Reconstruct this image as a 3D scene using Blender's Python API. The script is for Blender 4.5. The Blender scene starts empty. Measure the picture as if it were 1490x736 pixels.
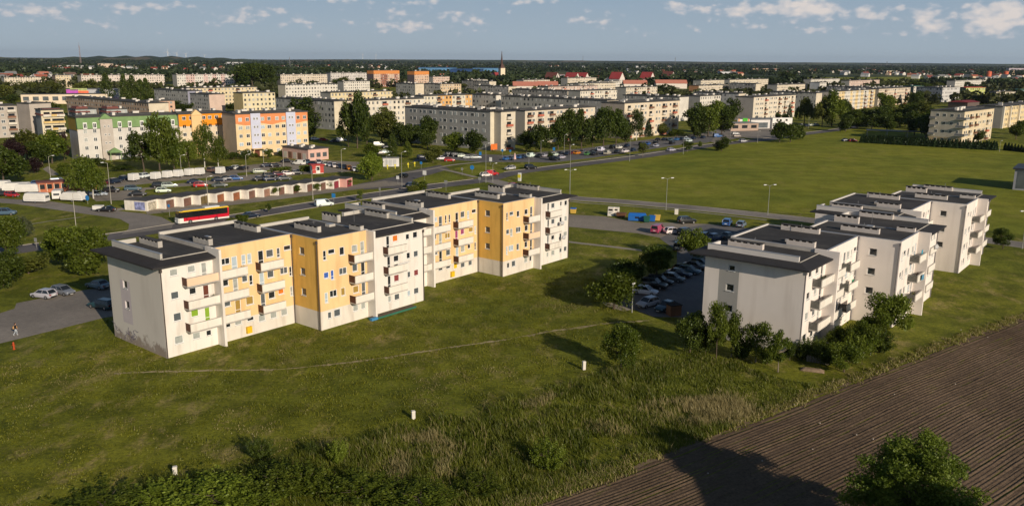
import bpy, math, random
import numpy as np
from mathutils import Matrix, Vector
R = math.radians
rnd = random.Random(7)
scene = bpy.context.scene
COL = scene.collection

# ---------------------------------------------------------------- camera model (pixel <-> ground, used to survey positions)
F, CAMH, IW, IH = 1225.0, 37.0, 1490.0, 736.0
PITCH, ROLL = math.atan(280.0 / F), math.atan(.008)
CM = (Matrix.Rotation(math.pi / 2 - PITCH, 3, 'X') @ Matrix.Rotation(ROLL, 3, 'Z'))
CMI = CM.transposed()

def ray(x, y):
    return CM @ Vector(((x - IW / 2) / F, -(y - IH / 2) / F, -1.0))
def G(x, y, z=0.0):
    d = ray(x, y); t = (z - CAMH) / d.z
    return Vector((d.x * t, d.y * t, z))
def PXL(X, Y, Z):
    c = CMI @ Vector((X, Y, Z - CAMH))
    return IW / 2 + F * c.x / -c.z, IH / 2 - F * c.y / -c.z
def depth_of(p):
    return -(CMI @ Vector((p[0], p[1], p[2] - CAMH))).z
def height_to(g, ty):
    lo, hi = 0.0, 120.0
    for _ in range(40):
        m = (lo + hi) / 2
        if PXL(g.x, g.y, m)[1] > ty: lo = m
        else: hi = m
    return lo

# ---------------------------------------------------------------- materials
MATS = {}
def new_mat(name):
    m = bpy.data.materials.new(name); m.use_nodes = True
    nt = m.node_tree
    b = nt.nodes.get('Principled BSDF')
    return m, nt, b
def mat(name, col, rough=.8, var=.12, scale=.6, metal=0.0, bump=0.0, spec=.3, detail=6, dirt=None, coat=0.0):
    """plain surface with slight tone variation; dirt = (colour, amount, scale)"""
    if name in MATS: return MATS[name]
    m, nt, b = new_mat(name)
    N, Lk = nt.nodes, nt.links
    b.inputs['Roughness'].default_value = rough
    b.inputs['Metallic'].default_value = metal
    b.inputs['Specular IOR Level'].default_value = spec
    if coat: b.inputs['Coat Weight'].default_value = coat
    tc = N.new('ShaderNodeTexCoord')
    no = N.new('ShaderNodeTexNoise'); no.inputs['Scale'].default_value = scale; no.inputs['Detail'].default_value = detail
    Lk.new(tc.outputs['Object'], no.inputs['Vector'])
    mr = N.new('ShaderNodeMapRange'); mr.inputs[1].default_value = .3; mr.inputs[2].default_value = .7
    mr.inputs[3].default_value = 1 - var; mr.inputs[4].default_value = 1 + var
    Lk.new(no.outputs['Fac'], mr.inputs[0])
    mx = N.new('ShaderNodeMix'); mx.data_type = 'RGBA'; mx.blend_type = 'MULTIPLY'; mx.inputs[0].default_value = 1
    mx.inputs[6].default_value = (*col, 1)
    Lk.new(mr.outputs[0], mx.inputs[7])
    out = mx.outputs[2]
    if dirt:
        n2 = N.new('ShaderNodeTexNoise'); n2.inputs['Scale'].default_value = dirt[2]; n2.inputs['Detail'].default_value = 8
        mp = N.new('ShaderNodeMapping'); mp.inputs['Scale'].default_value = (1.5, 1.5, .22)
        Lk.new(tc.outputs['Object'], mp.inputs[0]); Lk.new(mp.outputs[0], n2.inputs['Vector'])
        r2 = N.new('ShaderNodeMapRange'); r2.inputs[1].default_value = .5; r2.inputs[2].default_value = .7; r2.inputs[4].default_value = dirt[1]
        Lk.new(n2.outputs['Fac'], r2.inputs[0])
        m2 = N.new('ShaderNodeMix'); m2.data_type = 'RGBA'; Lk.new(r2.outputs[0], m2.inputs[0]); Lk.new(out, m2.inputs[6])
        m2.inputs[7].default_value = (*dirt[0], 1); out = m2.outputs[2]
    Lk.new(out, b.inputs['Base Color'])
    if bump:
        bp = N.new('ShaderNodeBump'); bp.inputs['Strength'].default_value = bump; bp.inputs['Distance'].default_value = .05
        Lk.new(no.outputs['Fac'], bp.inputs['Height']); Lk.new(bp.outputs[0], b.inputs['Normal'])
    MATS[name] = m
    return m
def obj_colour_mat(name, rough=.35, spec=.5, coat=0.0, metal=0.0):
    if name in MATS: return MATS[name]
    m, nt, b = new_mat(name)
    oi = nt.nodes.new('ShaderNodeObjectInfo'); nt.links.new(oi.outputs['Color'], b.inputs['Base Color'])
    b.inputs['Roughness'].default_value = rough; b.inputs['Specular IOR Level'].default_value = spec
    b.inputs['Coat Weight'].default_value = coat; b.inputs['Metallic'].default_value = metal
    MATS[name] = m
    return m

# ---------------------------------------------------------------- mesh builder
class MB:
    def __init__(s): s.v = []; s.f = []; s.m = []; s.uv = None
    def face(s, pts, m=0):
        k = len(s.v); s.v += [tuple(p) for p in pts]; s.f.append(tuple(range(k, k + len(pts)))); s.m.append(m)
    def box(s, x0, x1, y0, y1, z0, z1, m=0, mt=None):
        mt = m if mt is None else mt
        k = len(s.v)
        s.v += [(x0, y0, z0), (x1, y0, z0), (x1, y1, z0), (x0, y1, z0), (x0, y0, z1), (x1, y0, z1), (x1, y1, z1), (x0, y1, z1)]
        for q, mm in (((3, 2, 1, 0), m), ((4, 5, 6, 7), mt), ((0, 1, 5, 4), m), ((1, 2, 6, 5), m), ((2, 3, 7, 6), m), ((3, 0, 4, 7), m)):
            s.f.append(tuple(k + i for i in q)); s.m.append(mm)
    def hexa(s, lo, hi, m=0, mt=None):
        """lo, hi: four points each (ccw from above)"""
        k = len(s.v); s.v += [tuple(p) for p in lo] + [tuple(p) for p in hi]
        mt = m if mt is None else mt
        for q, mm in (((3, 2, 1, 0), m), ((4, 5, 6, 7), mt), ((0, 1, 5, 4), m), ((1, 2, 6, 5), m), ((2, 3, 7, 6), m), ((3, 0, 4, 7), m)):
            s.f.append(tuple(k + i for i in q)); s.m.append(mm)
    def cyl(s, p0, p1, r0, r1=None, n=8, m=0, caps=True):
        r1 = r0 if r1 is None else r1
        p0 = Vector(p0); p1 = Vector(p1); d = (p1 - p0).normalized()
        a = Vector((1, 0, 0)) if abs(d.z) > .9 else Vector((0, 0, 1))
        e1 = d.cross(a).normalized(); e2 = d.cross(e1)
        k = len(s.v)
        for i in range(n):
            t = 2 * math.pi * i / n; w = e1 * math.cos(t) + e2 * math.sin(t)
            s.v.append(tuple(p0 + w * r0)); s.v.append(tuple(p1 + w * r1))
        for i in range(n):
            j = (i + 1) % n
            s.f.append((k + 2 * i, k + 2 * j, k + 2 * j + 1, k + 2 * i + 1)); s.m.append(m)
        if caps:
            s.f.append(tuple(k + 2 * i for i in range(n))[::-1]); s.m.append(m)
            s.f.append(tuple(k + 2 * i + 1 for i in range(n))); s.m.append(m)
    def prism(s, poly, z0, z1, m=0, mt=None):
        mt = m if mt is None else mt
        k = len(s.v); n = len(poly)
        s.v += [(p[0], p[1], z0) for p in poly] + [(p[0], p[1], z1) for p in poly]
        s.f.append(tuple(range(k, k + n))[::-1]); s.m.append(m)
        s.f.append(tuple(range(k + n, k + 2 * n))); s.m.append(mt)
        for i in range(n):
            j = (i + 1) % n; s.f.append((k + i, k + j, k + n + j, k + n + i)); s.m.append(m)
    def mesh(s, name, mats):
        me = bpy.data.meshes.new(name); me.from_pydata(s.v, [], s.f)
        for m in mats: me.materials.append(m)
        me.polygons.foreach_set('material_index', s.m); me.update()
        return me
    def build(s, name, mats, parent=None, loc=(0, 0, 0), rz=0.0, smooth=False, bevel=0.0):
        me = s.mesh(name, mats)
        if bevel: bevel_mesh(me, bevel)
        if smooth: me.polygons.foreach_set('use_smooth', [True] * len(me.polygons))
        return link(name, me, parent, loc, rz)
def bevel_mesh(me, w, seg=1):
    import bmesh
    bm = bmesh.new(); bm.from_mesh(me); bmesh.ops.remove_doubles(bm, verts=bm.verts, dist=.0005)
    bmesh.ops.bevel(bm, geom=[e for e in bm.edges if len(e.link_faces) == 2 and e.calc_face_angle(0) > .5], offset=w, segments=seg, affect='EDGES', profile=.6)
    bm.to_mesh(me); bm.free()
def link(name, me, parent=None, loc=(0, 0, 0), rz=0.0, scale=None):
    o = bpy.data.objects.new(name, me); COL.objects.link(o)
    if parent: o.parent = parent
    o.location = loc
    if rz: o.rotation_euler = (0, 0, rz)
    if scale: o.scale = scale
    return o
def tag(o, label=None, cat=None, group=None, kind=None):
    if label: o['label'] = label
    if cat: o['category'] = cat
    if group: o['group'] = group
    if kind: o['kind'] = kind
    return o
def thing(name, label, cat, loc, rz=0.0, group=None, scale=None):
    o = link(name, None, None, loc, rz, scale); o.empty_display_size = .2
    return tag(o, label, cat, group)
def quads_mesh(name, q, mats, mi=None, tone=None):
    """q: (n,4,3) array of quads -> mesh, quickly; tone: per-face attribute"""
    n = len(q)
    me = bpy.data.meshes.new(name)
    me.vertices.add(n * 4); me.vertices.foreach_set('co', q.reshape(-1).astype(np.float32))
    me.loops.add(n * 4); me.loops.foreach_set('vertex_index', np.arange(n * 4, dtype=np.int32))
    me.polygons.add(n); me.polygons.foreach_set('loop_start', np.arange(0, n * 4, 4, dtype=np.int32))
    for m in mats: me.materials.append(m)
    if mi is not None: me.polygons.foreach_set('material_index', mi.astype(np.int32))
    if tone is not None:
        a = me.attributes.new('tone', 'FLOAT', 'FACE'); a.data.foreach_set('value', tone.astype(np.float32))
    me.update(); me.validate()
    return me
ORD = ['first', 'second', 'third', 'fourth', 'fifth', 'sixth', 'seventh', 'eighth', 'ninth', 'tenth', 'eleventh', 'twelfth', 'thirteenth',
       'fourteenth', 'fifteenth', 'sixteenth', 'seventeenth', 'eighteenth', 'nineteenth', 'twentieth', 'twenty-first', 'twenty-second',
       'twenty-third', 'twenty-fourth', 'twenty-fifth', 'twenty-sixth', 'twenty-seventh', 'twenty-eighth', 'twenty-ninth', 'thirtieth'] + ['thirty-' + w for w in
       ('first', 'second', 'third', 'fourth', 'fifth', 'sixth', 'seventh', 'eighth', 'ninth')]
def ordinal(i, n):
    if n == 1: return ''
    if i == 0: return 'leftmost'
    if i == n - 1: return 'rightmost'
    if i < (n + 1) / 2: return ORD[i] + ' from left'
    return ORD[n - 1 - i] + ' from right'

# ---------------------------------------------------------------- light, sky, camera
SUN_AZ, SUN_EL = R(-55.0), R(20.0)
SUN_DIR = Vector((math.cos(SUN_AZ) * math.cos(SUN_EL), math.sin(SUN_AZ) * math.cos(SUN_EL), math.sin(SUN_EL)))
def setup_light():
    w = bpy.data.worlds.new('World'); scene.world = w; w.use_nodes = True
    nt = w.node_tree; N, Lk = nt.nodes, nt.links
    bg = N['Background']; bg.inputs['Strength'].default_value = .05
    sky = N.new('ShaderNodeTexSky'); sky.sky_type = 'NISHITA'; sky.sun_disc = False
    sky.sun_elevation = SUN_EL; sky.sun_rotation = math.atan2(SUN_DIR.x, SUN_DIR.y)
    sky.altitude = 100; sky.air_density = 1.0; sky.dust_density = .6; sky.ozone_density = 2.5
    tc = N.new('ShaderNodeTexCoord')
    sx = N.new('ShaderNodeSeparateXYZ'); Lk.new(tc.outputs['Generated'], sx.inputs[0])
    def M(op, a, b=None, c=None):
        n = N.new('ShaderNodeMath'); n.operation = op
        for i, v in enumerate((a, b, c)):
            if v is None: continue
            if isinstance(v, (int, float)): n.inputs[i].default_value = v
            else: Lk.new(v, n.inputs[i])
        return n.outputs[0]
    az = M('ARCTAN2', sx.outputs[0], sx.outputs[1]); el = M('ARCSINE', sx.outputs[2])
    # cloud banks: (azimuth, elevation, half width, half height, weight) in radians, read off the photograph's sky
    total = None
    for (cx, cy, wx, wy, wt) in CLOUDS:
        d = ray(cx, cy).normalized(); a0 = math.atan2(d.x, d.y); e0 = math.asin(d.z)
        dx = M('MULTIPLY', M('SUBTRACT', az, a0), F / (wx * 1.15)); dy = M('MULTIPLY', M('SUBTRACT', el, e0), F / (wy * 1.1))
        r2 = M('ADD', M('MULTIPLY', dx, dx), M('MULTIPLY', dy, dy))
        g = M('MULTIPLY', M('POWER', 2.718, M('MULTIPLY', r2, -1.0)), wt)
        total = g if total is None else M('ADD', total, g)
    cv = N.new('ShaderNodeCombineXYZ'); Lk.new(M('MULTIPLY', az, 30.0), cv.inputs[0]); Lk.new(M('MULTIPLY', el, 54.0), cv.inputs[1])
    no = N.new('ShaderNodeTexNoise'); no.inputs['Scale'].default_value = 2.3; no.inputs['Detail'].default_value = 7; no.inputs['Roughness'].default_value = .68
    Lk.new(cv.outputs[0], no.inputs['Vector'])
    n2 = N.new('ShaderNodeTexNoise'); n2.inputs['Scale'].default_value = .35; n2.inputs['Detail'].default_value = 4
    Lk.new(cv.outputs[0], n2.inputs['Vector'])
    vo = N.new('ShaderNodeTexVoronoi'); vo.feature = 'SMOOTH_F1'; vo.inputs['Scale'].default_value = 2.2; vo.inputs['Detail'].default_value = 1; vo.inputs['Smoothness'].default_value = .5; Lk.new(cv.outputs[0], vo.inputs['Vector'])
    dens = M('ADD', M('ADD', M('MULTIPLY', total, .66), M('MULTIPLY', M('SUBTRACT', no.outputs['Fac'], .5), 1.0)), M('MULTIPLY', M('SUBTRACT', .62, vo.outputs['Distance']), .7))
    mr = N.new('ShaderNodeMapRange'); mr.interpolation_type = 'SMOOTHSTEP'; mr.inputs[1].default_value = .26; mr.inputs[2].default_value = .60; mr.inputs[4].default_value = .92
    Lk.new(dens, mr.inputs[0])
    # thin veil of high cloud
    veil = N.new('ShaderNodeMapRange'); veil.inputs[1].default_value = .4; veil.inputs[2].default_value = .75; veil.inputs[4].default_value = .4
    Lk.new(n2.outputs['Fac'], veil.inputs[0])
    cm = N.new('ShaderNodeMix'); cm.data_type = 'RGBA'      # cloud colour: shaded grey base to warm lit top
    cm.inputs[6].default_value = (8.6, 9.6, 11.0, 1); cm.inputs[7].default_value = (15.0, 13.6, 12.8, 1)
    sh = N.new('ShaderNodeMapRange'); sh.inputs[1].default_value = .4; sh.inputs[2].default_value = .95; Lk.new(dens, sh.inputs[0]); Lk.new(sh.outputs[0], cm.inputs[0])
    air = N.new('ShaderNodeMapRange'); air.inputs[1].default_value = 0; air.inputs[2].default_value = .16; Lk.new(el, air.inputs[0])     # pale air near the horizon, bluer above
    ac = N.new('ShaderNodeMix'); ac.data_type = 'RGBA'; Lk.new(air.outputs[0], ac.inputs[0]); ac.inputs[6].default_value = (8.0, 9.7, 11.2, 1); ac.inputs[7].default_value = (3.5, 5.8, 9.2, 1)
    vc = N.new('ShaderNodeMix'); vc.data_type = 'RGBA'; Lk.new(veil.outputs[0], vc.inputs[0]); Lk.new(ac.outputs[2], vc.inputs[6]); vc.inputs[7].default_value = (7.2, 8.6, 10.2, 1)
    hz = N.new('ShaderNodeMix'); hz.data_type = 'RGBA'; 
    up = N.new('ShaderNodeMapRange'); up.inputs[1].default_value = .12; up.inputs[2].default_value = .45; up.inputs[3].default_value = .9; up.inputs[4].default_value = .1; Lk.new(el, up.inputs[0]); Lk.new(up.outputs[0], hz.inputs[0])
    Lk.new(sky.outputs[0], hz.inputs[6]); Lk.new(vc.outputs[2], hz.inputs[7])
    fm = N.new('ShaderNodeMix'); fm.data_type = 'RGBA'
    Lk.new(mr.outputs[0], fm.inputs[0]); Lk.new(hz.outputs[2], fm.inputs[6]); Lk.new(cm.outputs[2], fm.inputs[7])
    Lk.new(fm.outputs[2], bg.inputs['Color'])
    L = bpy.data.lights.new('sun', 'SUN'); L.energy = 4.6; L.angle = R(.53); L.color = (1, .865, .69)
    o = bpy.data.objects.new('sun', L); COL.objects.link(o); o.location = (60, -80, 90)
    o.rotation_euler = SUN_DIR.to_track_quat('Z', 'Y').to_euler()
    c = bpy.data.cameras.new('camera'); c.sensor_width = 36; c.lens = 36 * F / IW; c.clip_end = 60000; c.clip_start = .5
    co = bpy.data.objects.new('camera', c); COL.objects.link(co)
    co.matrix_world = Matrix.Translation((0, 0, CAMH)) @ CM.to_4x4()
    scene.camera = co
    scene.view_settings.view_transform = 'Standard'; scene.view_settings.look = 'None'
    scene.view_settings.gamma = 1; scene.view_settings.exposure = EXPOSURE; scene.view_settings.use_curve_mapping = False
    scene.cycles.max_bounces = 6; scene.cycles.diffuse_bounces = 3; scene.cycles.glossy_bounces = 2; scene.cycles.transmission_bounces = 3
    scene.cycles.transparent_max_bounces = 6; scene.cycles.volume_bounces = 0; scene.cycles.use_denoising = True
    scene.cycles.sample_clamp_indirect = 4
EXPOSURE = 0.0
CLOUDS = [(40, 14, 70, 12, 1.0), (150, 34, 30, 7, .7), (350, 30, 46, 11, .9), (440, 32, 22, 9, .8), (505, 36, 12, 7, .7), (590, 36, 52, 13, 1.0), (705, 47, 36, 9, .8), (620, 4, 24, 7, .9), (500, 0, 60, 6, .9),
          (985, 10, 22, 9, 1.0), (1045, 16, 40, 10, 1.05), (1130, 14, 44, 15, 1.15), (1195, 12, 28, 14, 1.1), (1348, 30, 14, 14, 1.0), (1405, 20, 60, 18, .55), (1470, 18, 34, 16, 1.1), (1440, 38, 44, 8, .8),
          (1262, 24, 26, 8, .7), (1172, 48, 22, 8, .6), (800, 44, 22, 8, .6), (925, 46, 34, 10, .55), (880, 38, 14, 8, .5), (780, 2, 40, 5, .8), (1330, 50, 40, 7, .5), (1440, 54, 36, 7, .5), (250, 8, 40, 6, .6), (660, 20, 30, 5, .55), (230, 50, 30, 5, .5), (860, 14, 30, 6, .5), (1090, 40, 30, 7, .55), (190, 12, 36, 7, .75), (390, 14, 40, 6, .7), (560, 16, 30, 6, .6), (690, 30, 34, 7, .65), (730, 12, 40, 6, .6), (850, 28, 40, 8, .7), (910, 20, 26, 7, .6), (1010, 42, 30, 7, .6), (1230, 42, 36, 8, .6), (1290, 14, 34, 9, .7), (90, 50, 40, 6, .5), (470, 52, 40, 6, .5)]
# ---------------------------------------------------------------- ground materials
def ramp(nt, fac, stops):
    r = nt.nodes.new('ShaderNodeValToRGB'); e = r.color_ramp.elements
    e[0].position, e[0].color = stops[0][0], (*stops[0][1], 1); e[1].position, e[1].color = stops[-1][0], (*stops[-1][1], 1)
    for p, c in stops[1:-1]:
        k = e.new(p); k.color = (*c, 1)
    nt.links.new(fac, r.inputs[0]); return r.outputs[0]
def noise(nt, vec, scale, detail=6, rough=.6, stretch=None, rot=0.0):
    if stretch:
        mp = nt.nodes.new('ShaderNodeMapping'); mp.inputs['Scale'].default_value = stretch; mp.inputs['Rotation'].default_value = (0, 0, rot)
        nt.links.new(vec, mp.inputs[0]); vec = mp.outputs[0]
    n = nt.nodes.new('ShaderNodeTexNoise'); n.inputs['Scale'].default_value = scale; n.inputs['Detail'].default_value = detail; n.inputs['Roughness'].default_value = rough
    nt.links.new(vec, n.inputs['Vector']); return n.outputs['Fac']
def mixc(nt, f, a, b, mode='MIX'):
    m = nt.nodes.new('ShaderNodeMix'); m.data_type = 'RGBA'; m.blend_type = mode
    if isinstance(f, float): m.inputs[0].default_value = f
    else: nt.links.new(f, m.inputs[0])
    for i, c in ((6, a), (7, b)):
        if isinstance(c, tuple): m.inputs[i].default_value = (*c, 1)
        else: nt.links.new(c, m.inputs[i])
    return m.outputs[2]
def maprange(nt, f, a, b, c=0.0, d=1.0):
    m = nt.nodes.new('ShaderNodeMapRange'); m.interpolation_type = 'SMOOTHSTEP'
    for i, v in enumerate((a, b, c, d)): m.inputs[i + 1].default_value = v
    nt.links.new(f, m.inputs[0]); return m.outputs[0]
def bump(nt, b, h, strength, dist):
    n = nt.nodes.new('ShaderNodeBump'); n.inputs['Strength'].default_value = strength; n.inputs['Distance'].default_value = dist
    nt.links.new(h, n.inputs['Height']); nt.links.new(n.outputs[0], b.inputs['Normal'])
def grass_mat(name, deep, mid, dry, dryness=.5, stretch_az=0.0, scale=1.0):
    m, nt, b = new_mat(name); b.inputs['Roughness'].default_value = .9; b.inputs['Specular IOR Level'].default_value = .15
    geo = nt.nodes.new('ShaderNodeNewGeometry').outputs['Position']
    big = noise(nt, geo, .035 * scale, 5, .6); med = noise(nt, geo, .22 * scale, 6, .65)
    streak = noise(nt, geo, .34 * scale, 7, .72, (1, .5, 1), -stretch_az)
    fine = noise(nt, geo, 2.2, 5, .7); vfine = noise(nt, geo, 9.0, 3, .7)
    c = mixc(nt, maprange(nt, med, .36, .64), deep, mid)
    d = nt.nodes.new('ShaderNodeMath'); d.operation = 'MULTIPLY'
    nt.links.new(maprange(nt, streak, .5, .66), d.inputs[0]); nt.links.new(maprange(nt, big, .38, .56), d.inputs[1])
    d2 = nt.nodes.new('ShaderNodeMath'); d2.operation = 'MULTIPLY'; d2.inputs[1].default_value = dryness * 1.6; nt.links.new(d.outputs[0], d2.inputs[0]); d2.use_clamp = True
    c = mixc(nt, d2.outputs[0], c, dry)
    c = mixc(nt, 1.0, c, ramp(nt, fine, [(.3, (.5, .52, .5)), (.5, (1, 1, 1)), (.72, (1.5, 1.44, 1.25))]), 'MULTIPLY')
    c = mixc(nt, 1.0, c, ramp(nt, vfine, [(.3, (.7, .7, .7)), (.7, (1.3, 1.3, 1.3))]), 'MULTIPLY')
    c = mixc(nt, 1.0, c, ramp(nt, big, [(.3, (.70, .80, .68)), (.7, (1.2, 1.14, 1.1))]), 'MULTIPLY')
    nt.links.new(c, b.inputs['Base Color'])
    s = nt.nodes.new('ShaderNodeMath'); s.operation = 'ADD'; nt.links.new(fine, s.inputs[0]); nt.links.new(vfine, s.inputs[1])
    bump(nt, b, s.outputs[0], .75, .16)
    MATS[name] = m; return m
def paving_mat(name, col, patch=.25, scale=.5):
    m, nt, b = new_mat(name); b.inputs['Roughness'].default_value = .85; b.inputs['Specular IOR Level'].default_value = .25
    geo = nt.nodes.new('ShaderNodeNewGeometry').outputs['Position']
    n1 = noise(nt, geo, .12 * scale, 5, .65); n2 = noise(nt, geo, 1.5, 6, .7); n3 = noise(nt, geo, 14, 2, .5)
    c = mixc(nt, 1.0, col, ramp(nt, n1, [(.3, (1 - patch,) * 3), (.7, (1 + patch,) * 3)]), 'MULTIPLY')
    c = mixc(nt, 1.0, c, ramp(nt, n2, [(.3, (.82, .82, .83)), (.7, (1.15, 1.14, 1.1))]), 'MULTIPLY')
    c = mixc(nt, 1.0, c, ramp(nt, n3, [(.3, (.85,) * 3), (.7, (1.15,) * 3)]), 'MULTIPLY')
    nt.links.new(c, b.inputs['Base Color']); bump(nt, b, n3, .2, .02)
    MATS[name] = m; return m

def poly_sheet(name, pts, z, material, px=True, thick=0.0):
    P = [G(*p) if px else Vector((p[0], p[1], 0)) for p in pts]
    b = MB()
    if thick: b.prism([(p.x, p.y) for p in P], z - thick, z)
    else: b.face([(p.x, p.y, z) for p in P])
    o = b.build(name, [material]); tag(o, kind='structure'); return o
def smooth_line(P, n=6):
    out = []
    for i in range(len(P) - 1):
        p0 = P[max(i - 1, 0)]; p1 = P[i]; p2 = P[i + 1]; p3 = P[min(i + 2, len(P) - 1)]
        for k in range(n):
            t = k / n
            out.append(.5 * ((2 * p1) + (p2 - p0) * t + (2 * p0 - 5 * p1 + 4 * p2 - p3) * t * t + (3 * p1 - p0 - 3 * p2 + p3) * t ** 3))
    out.append(P[-1]); return out
def ribbon(name, pts, w0, w1, z, material, h=0.0, wob=0.0, px=True, n=6):
    """strip between offsets w0..w1 (metres) of a centre line; h > 0 gives it a raised box section"""
    P = smooth_line([G(*p) if px else Vector((p[0], p[1], 0)) for p in pts], n)
    b = MB(); Ls = []; r = random.Random(3)
    for i, p in enumerate(P):
        t = (P[min(i + 1, len(P) - 1)] - P[max(i - 1, 0)]).normalized(); nn = Vector((-t.y, t.x, 0))
        j = r.uniform(-wob, wob); k = r.uniform(-wob, wob)
        Ls.append((p + nn * (w0 + j), p + nn * (w1 + k)))
    for (a0, a1), (b0, b1) in zip(Ls[:-1], Ls[1:]):
        if h:
            lo = [(a0.x, a0.y, 0), (b0.x, b0.y, 0), (b1.x, b1.y, 0), (a1.x, a1.y, 0)]
            b.hexa(lo, [(x, y, h) for x, y, _ in lo])
        else: b.face([(a0.x, a0.y, z), (b0.x, b0.y, z), (b1.x, b1.y, z), (a1.x, a1.y, z)])
    o = b.build(name, [material]); tag(o, kind='structure'); return o

def build_ground():
    grass_mat('lawn', (.094, .106, .008), (.186, .194, .019), (.31, .25, .10), .5, R(35))
    grass_mat('meadow_grass', (.164, .174, .012), (.24, .246, .026), (.27, .235, .06), .35, R(-10), .6)
    grass_mat('verge_grass', (.13, .142, .011), (.215, .212, .022), (.2, .17, .07), .3, R(40))
    paving_mat('asphalt', (.125, .115, .115)); paving_mat('old_asphalt', (.23, .205, .18), .3); paving_mat('gravel', (.26, .225, .185), .25)
    paving_mat('dark_asphalt', (.15, .145, .145)); paving_mat('concrete_path', (.30, .265, .22), .2); paving_mat('kerb', (.34, .31, .27), .15)
    paving_mat('trail_earth', (.33, .27, .155), .4)
    # countryside: patchwork of woods and fields to the horizon
    m, nt, b = new_mat('countryside'); b.inputs['Roughness'].default_value = .95; b.inputs['Specular IOR Level'].default_value = .1
    geo = nt.nodes.new('ShaderNodeNewGeometry').outputs['Position']
    vo = nt.nodes.new('ShaderNodeTexVoronoi'); vo.inputs['Scale'].default_value = .0022; nt.links.new(geo, vo.inputs['Vector'])
    sp = nt.nodes.new('ShaderNodeSeparateColor'); nt.links.new(vo.outputs['Color'], sp.inputs[0])
    c = ramp(nt, sp.outputs[0], [(.0, (.022, .034, .014)), (.45, (.03, .045, .018)), (.6, (.07, .09, .03)), (.75, (.1, .1, .045)), (.9, (.13, .10, .06)), (1, (.035, .05, .02))])
    c = mixc(nt, 1.0, c, ramp(nt, noise(nt, geo, .02, 6, .7), [(.3, (.5, .5, .5)), (.7, (1.4, 1.4, 1.4))]), 'MULTIPLY')
    nt.links.new(c, b.inputs['Base Color']); MATS['countryside'] = m
    b = MB()  # one sheet to the horizon: fine disc nearby, rings beyond
    b.face([(math.cos(R(a)) * 1150 , 180 + math.sin(R(a)) * 1150, 0) for a in range(0, 360, 6)])
    rings = [1150, 2500, 6000, 15000, 30000]
    for r0, r1 in zip(rings[:-1], rings[1:]):
        for a in range(0, 360, 6):
            c0, s0, c1, s1 = math.cos(R(a)), math.sin(R(a)), math.cos(R(a + 6)), math.sin(R(a + 6))
            b.face([(c0 * r0, 180 + s0 * r0, 0), (c1 * r0, 180 + s1 * r0, 0), (c1 * r1, 180 + s1 * r1, 0), (c0 * r1, 180 + s0 * r1, 0)][::-1], 1)
    tag(b.build('ground', [MATS['lawn'], MATS['countryside']]), kind='structure')
    # far low hills on the left half of the skyline
    r = random.Random(5)
    b = MB()
    for (cx, cy, L, hh, w) in [(-3600, 8600, 2600, 46, 700), (-1600, 9500, 2200, 30, 600), (-5200, 7600, 1800, 52, 700), (900, 12500, 9000, 40, 700), (6200, 13000, 9000, 42, 800)]:
        n = 40
        for i in range(n):
            def prof(k):
                t = k / n; return cx + (t - .5) * L, hh * (max(0, math.sin(math.pi * t)) ** (.7 if L < 4000 else .3)) * (1 + (.18 * math.sin(k * 1.7) + .1 * math.sin(k * 3.1 + 1)) * (1 if L < 4000 else .12))
            x0, h0 = prof(i); x1, h1 = prof(i + 1)
            b.face([(x0, cy - w, 0), (x1, cy - w, 0), (x1, cy, h1), (x0, cy, h0)]); b.face([(x0, cy, h0), (x1, cy, h1), (x1, cy + w, 0), (x0, cy + w, 0)])
    tag(b.build('hills', [MATS['countryside']]), kind='structure')
    # ---- meadow between the roads
    poly_sheet('meadow', [(752, 259), (816, 247), (941, 229.5), (1040, 212.5), (1100, 206.8), (1200, 194), (1250, 186), (1330, 190), (1420, 205), (1560, 216), (1620, 330), (1490, 342), (1300, 318), (1115, 307.5), (891, 289), (833, 285.5), (790, 276)], .006, MATS['meadow_grass'])
    poly_sheet('verge', [(330, 317), (375, 316), (501, 294), (559, 285.5), (634, 275), (690, 270), (740, 272), (833, 292.5), (900, 297), (1115, 321.5), (1200, 331), (1180, 345), (1060, 330), (930, 318), (838, 306), (700, 300), (600, 330), (400, 370)], .006, MATS['verge_grass'])
    # ---- roads
    main = [(-60, 374), (0, 367), (68, 357.5), (130, 349), (195, 340), (252, 330.5), (320, 320), (375, 311.3), (440, 300.5), (501, 290.5), (555, 282.5), (630, 271.5), (700, 262.5), (745, 252), (815, 242.8), (941, 227), (1039, 211.2), (1115, 203.2), (1169, 195.2), (1226, 188), (1262, 180), (1300, 174)]
    ribbon('road', main, -3.6, 3.6, .02, MATS['asphalt'])
    ribbon('kerb', main[:13], 3.62, 3.85, 0, MATS['kerb'], h=.12)
    ribbon('kerb', main[5:12], -3.85, -3.62, 0, MATS['kerb'], h=.12)
    ribbon('kerb', main[13:], 3.62, 3.95, 0, MATS['kerb'], h=.12)
    side = [(712, 262), (735, 268), (775, 277.5), (833, 288.3), (891, 292.6), (1000, 302), (1115, 313.8), (1190, 322), (1320, 336), (1452, 352), (1560, 367)]
    ribbon('road', side, -2.9, 2.9, .028, MATS['old_asphalt'])
    ribbon('kerb', side[1:], 2.92, 3.3, 0, MATS['kerb'], h=.1)
    ribbon('kerb', side[2:], -3.2, -2.92, 0, MATS['kerb'], h=.1)
    ribbon('pavement', [(440, 380), (500, 362)] if False else [(752, 279), (833, 293.6), (891, 298.2), (1000, 307.5), (1115, 320.5)], -.2, .8, .012, MATS['concrete_path'])
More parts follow.
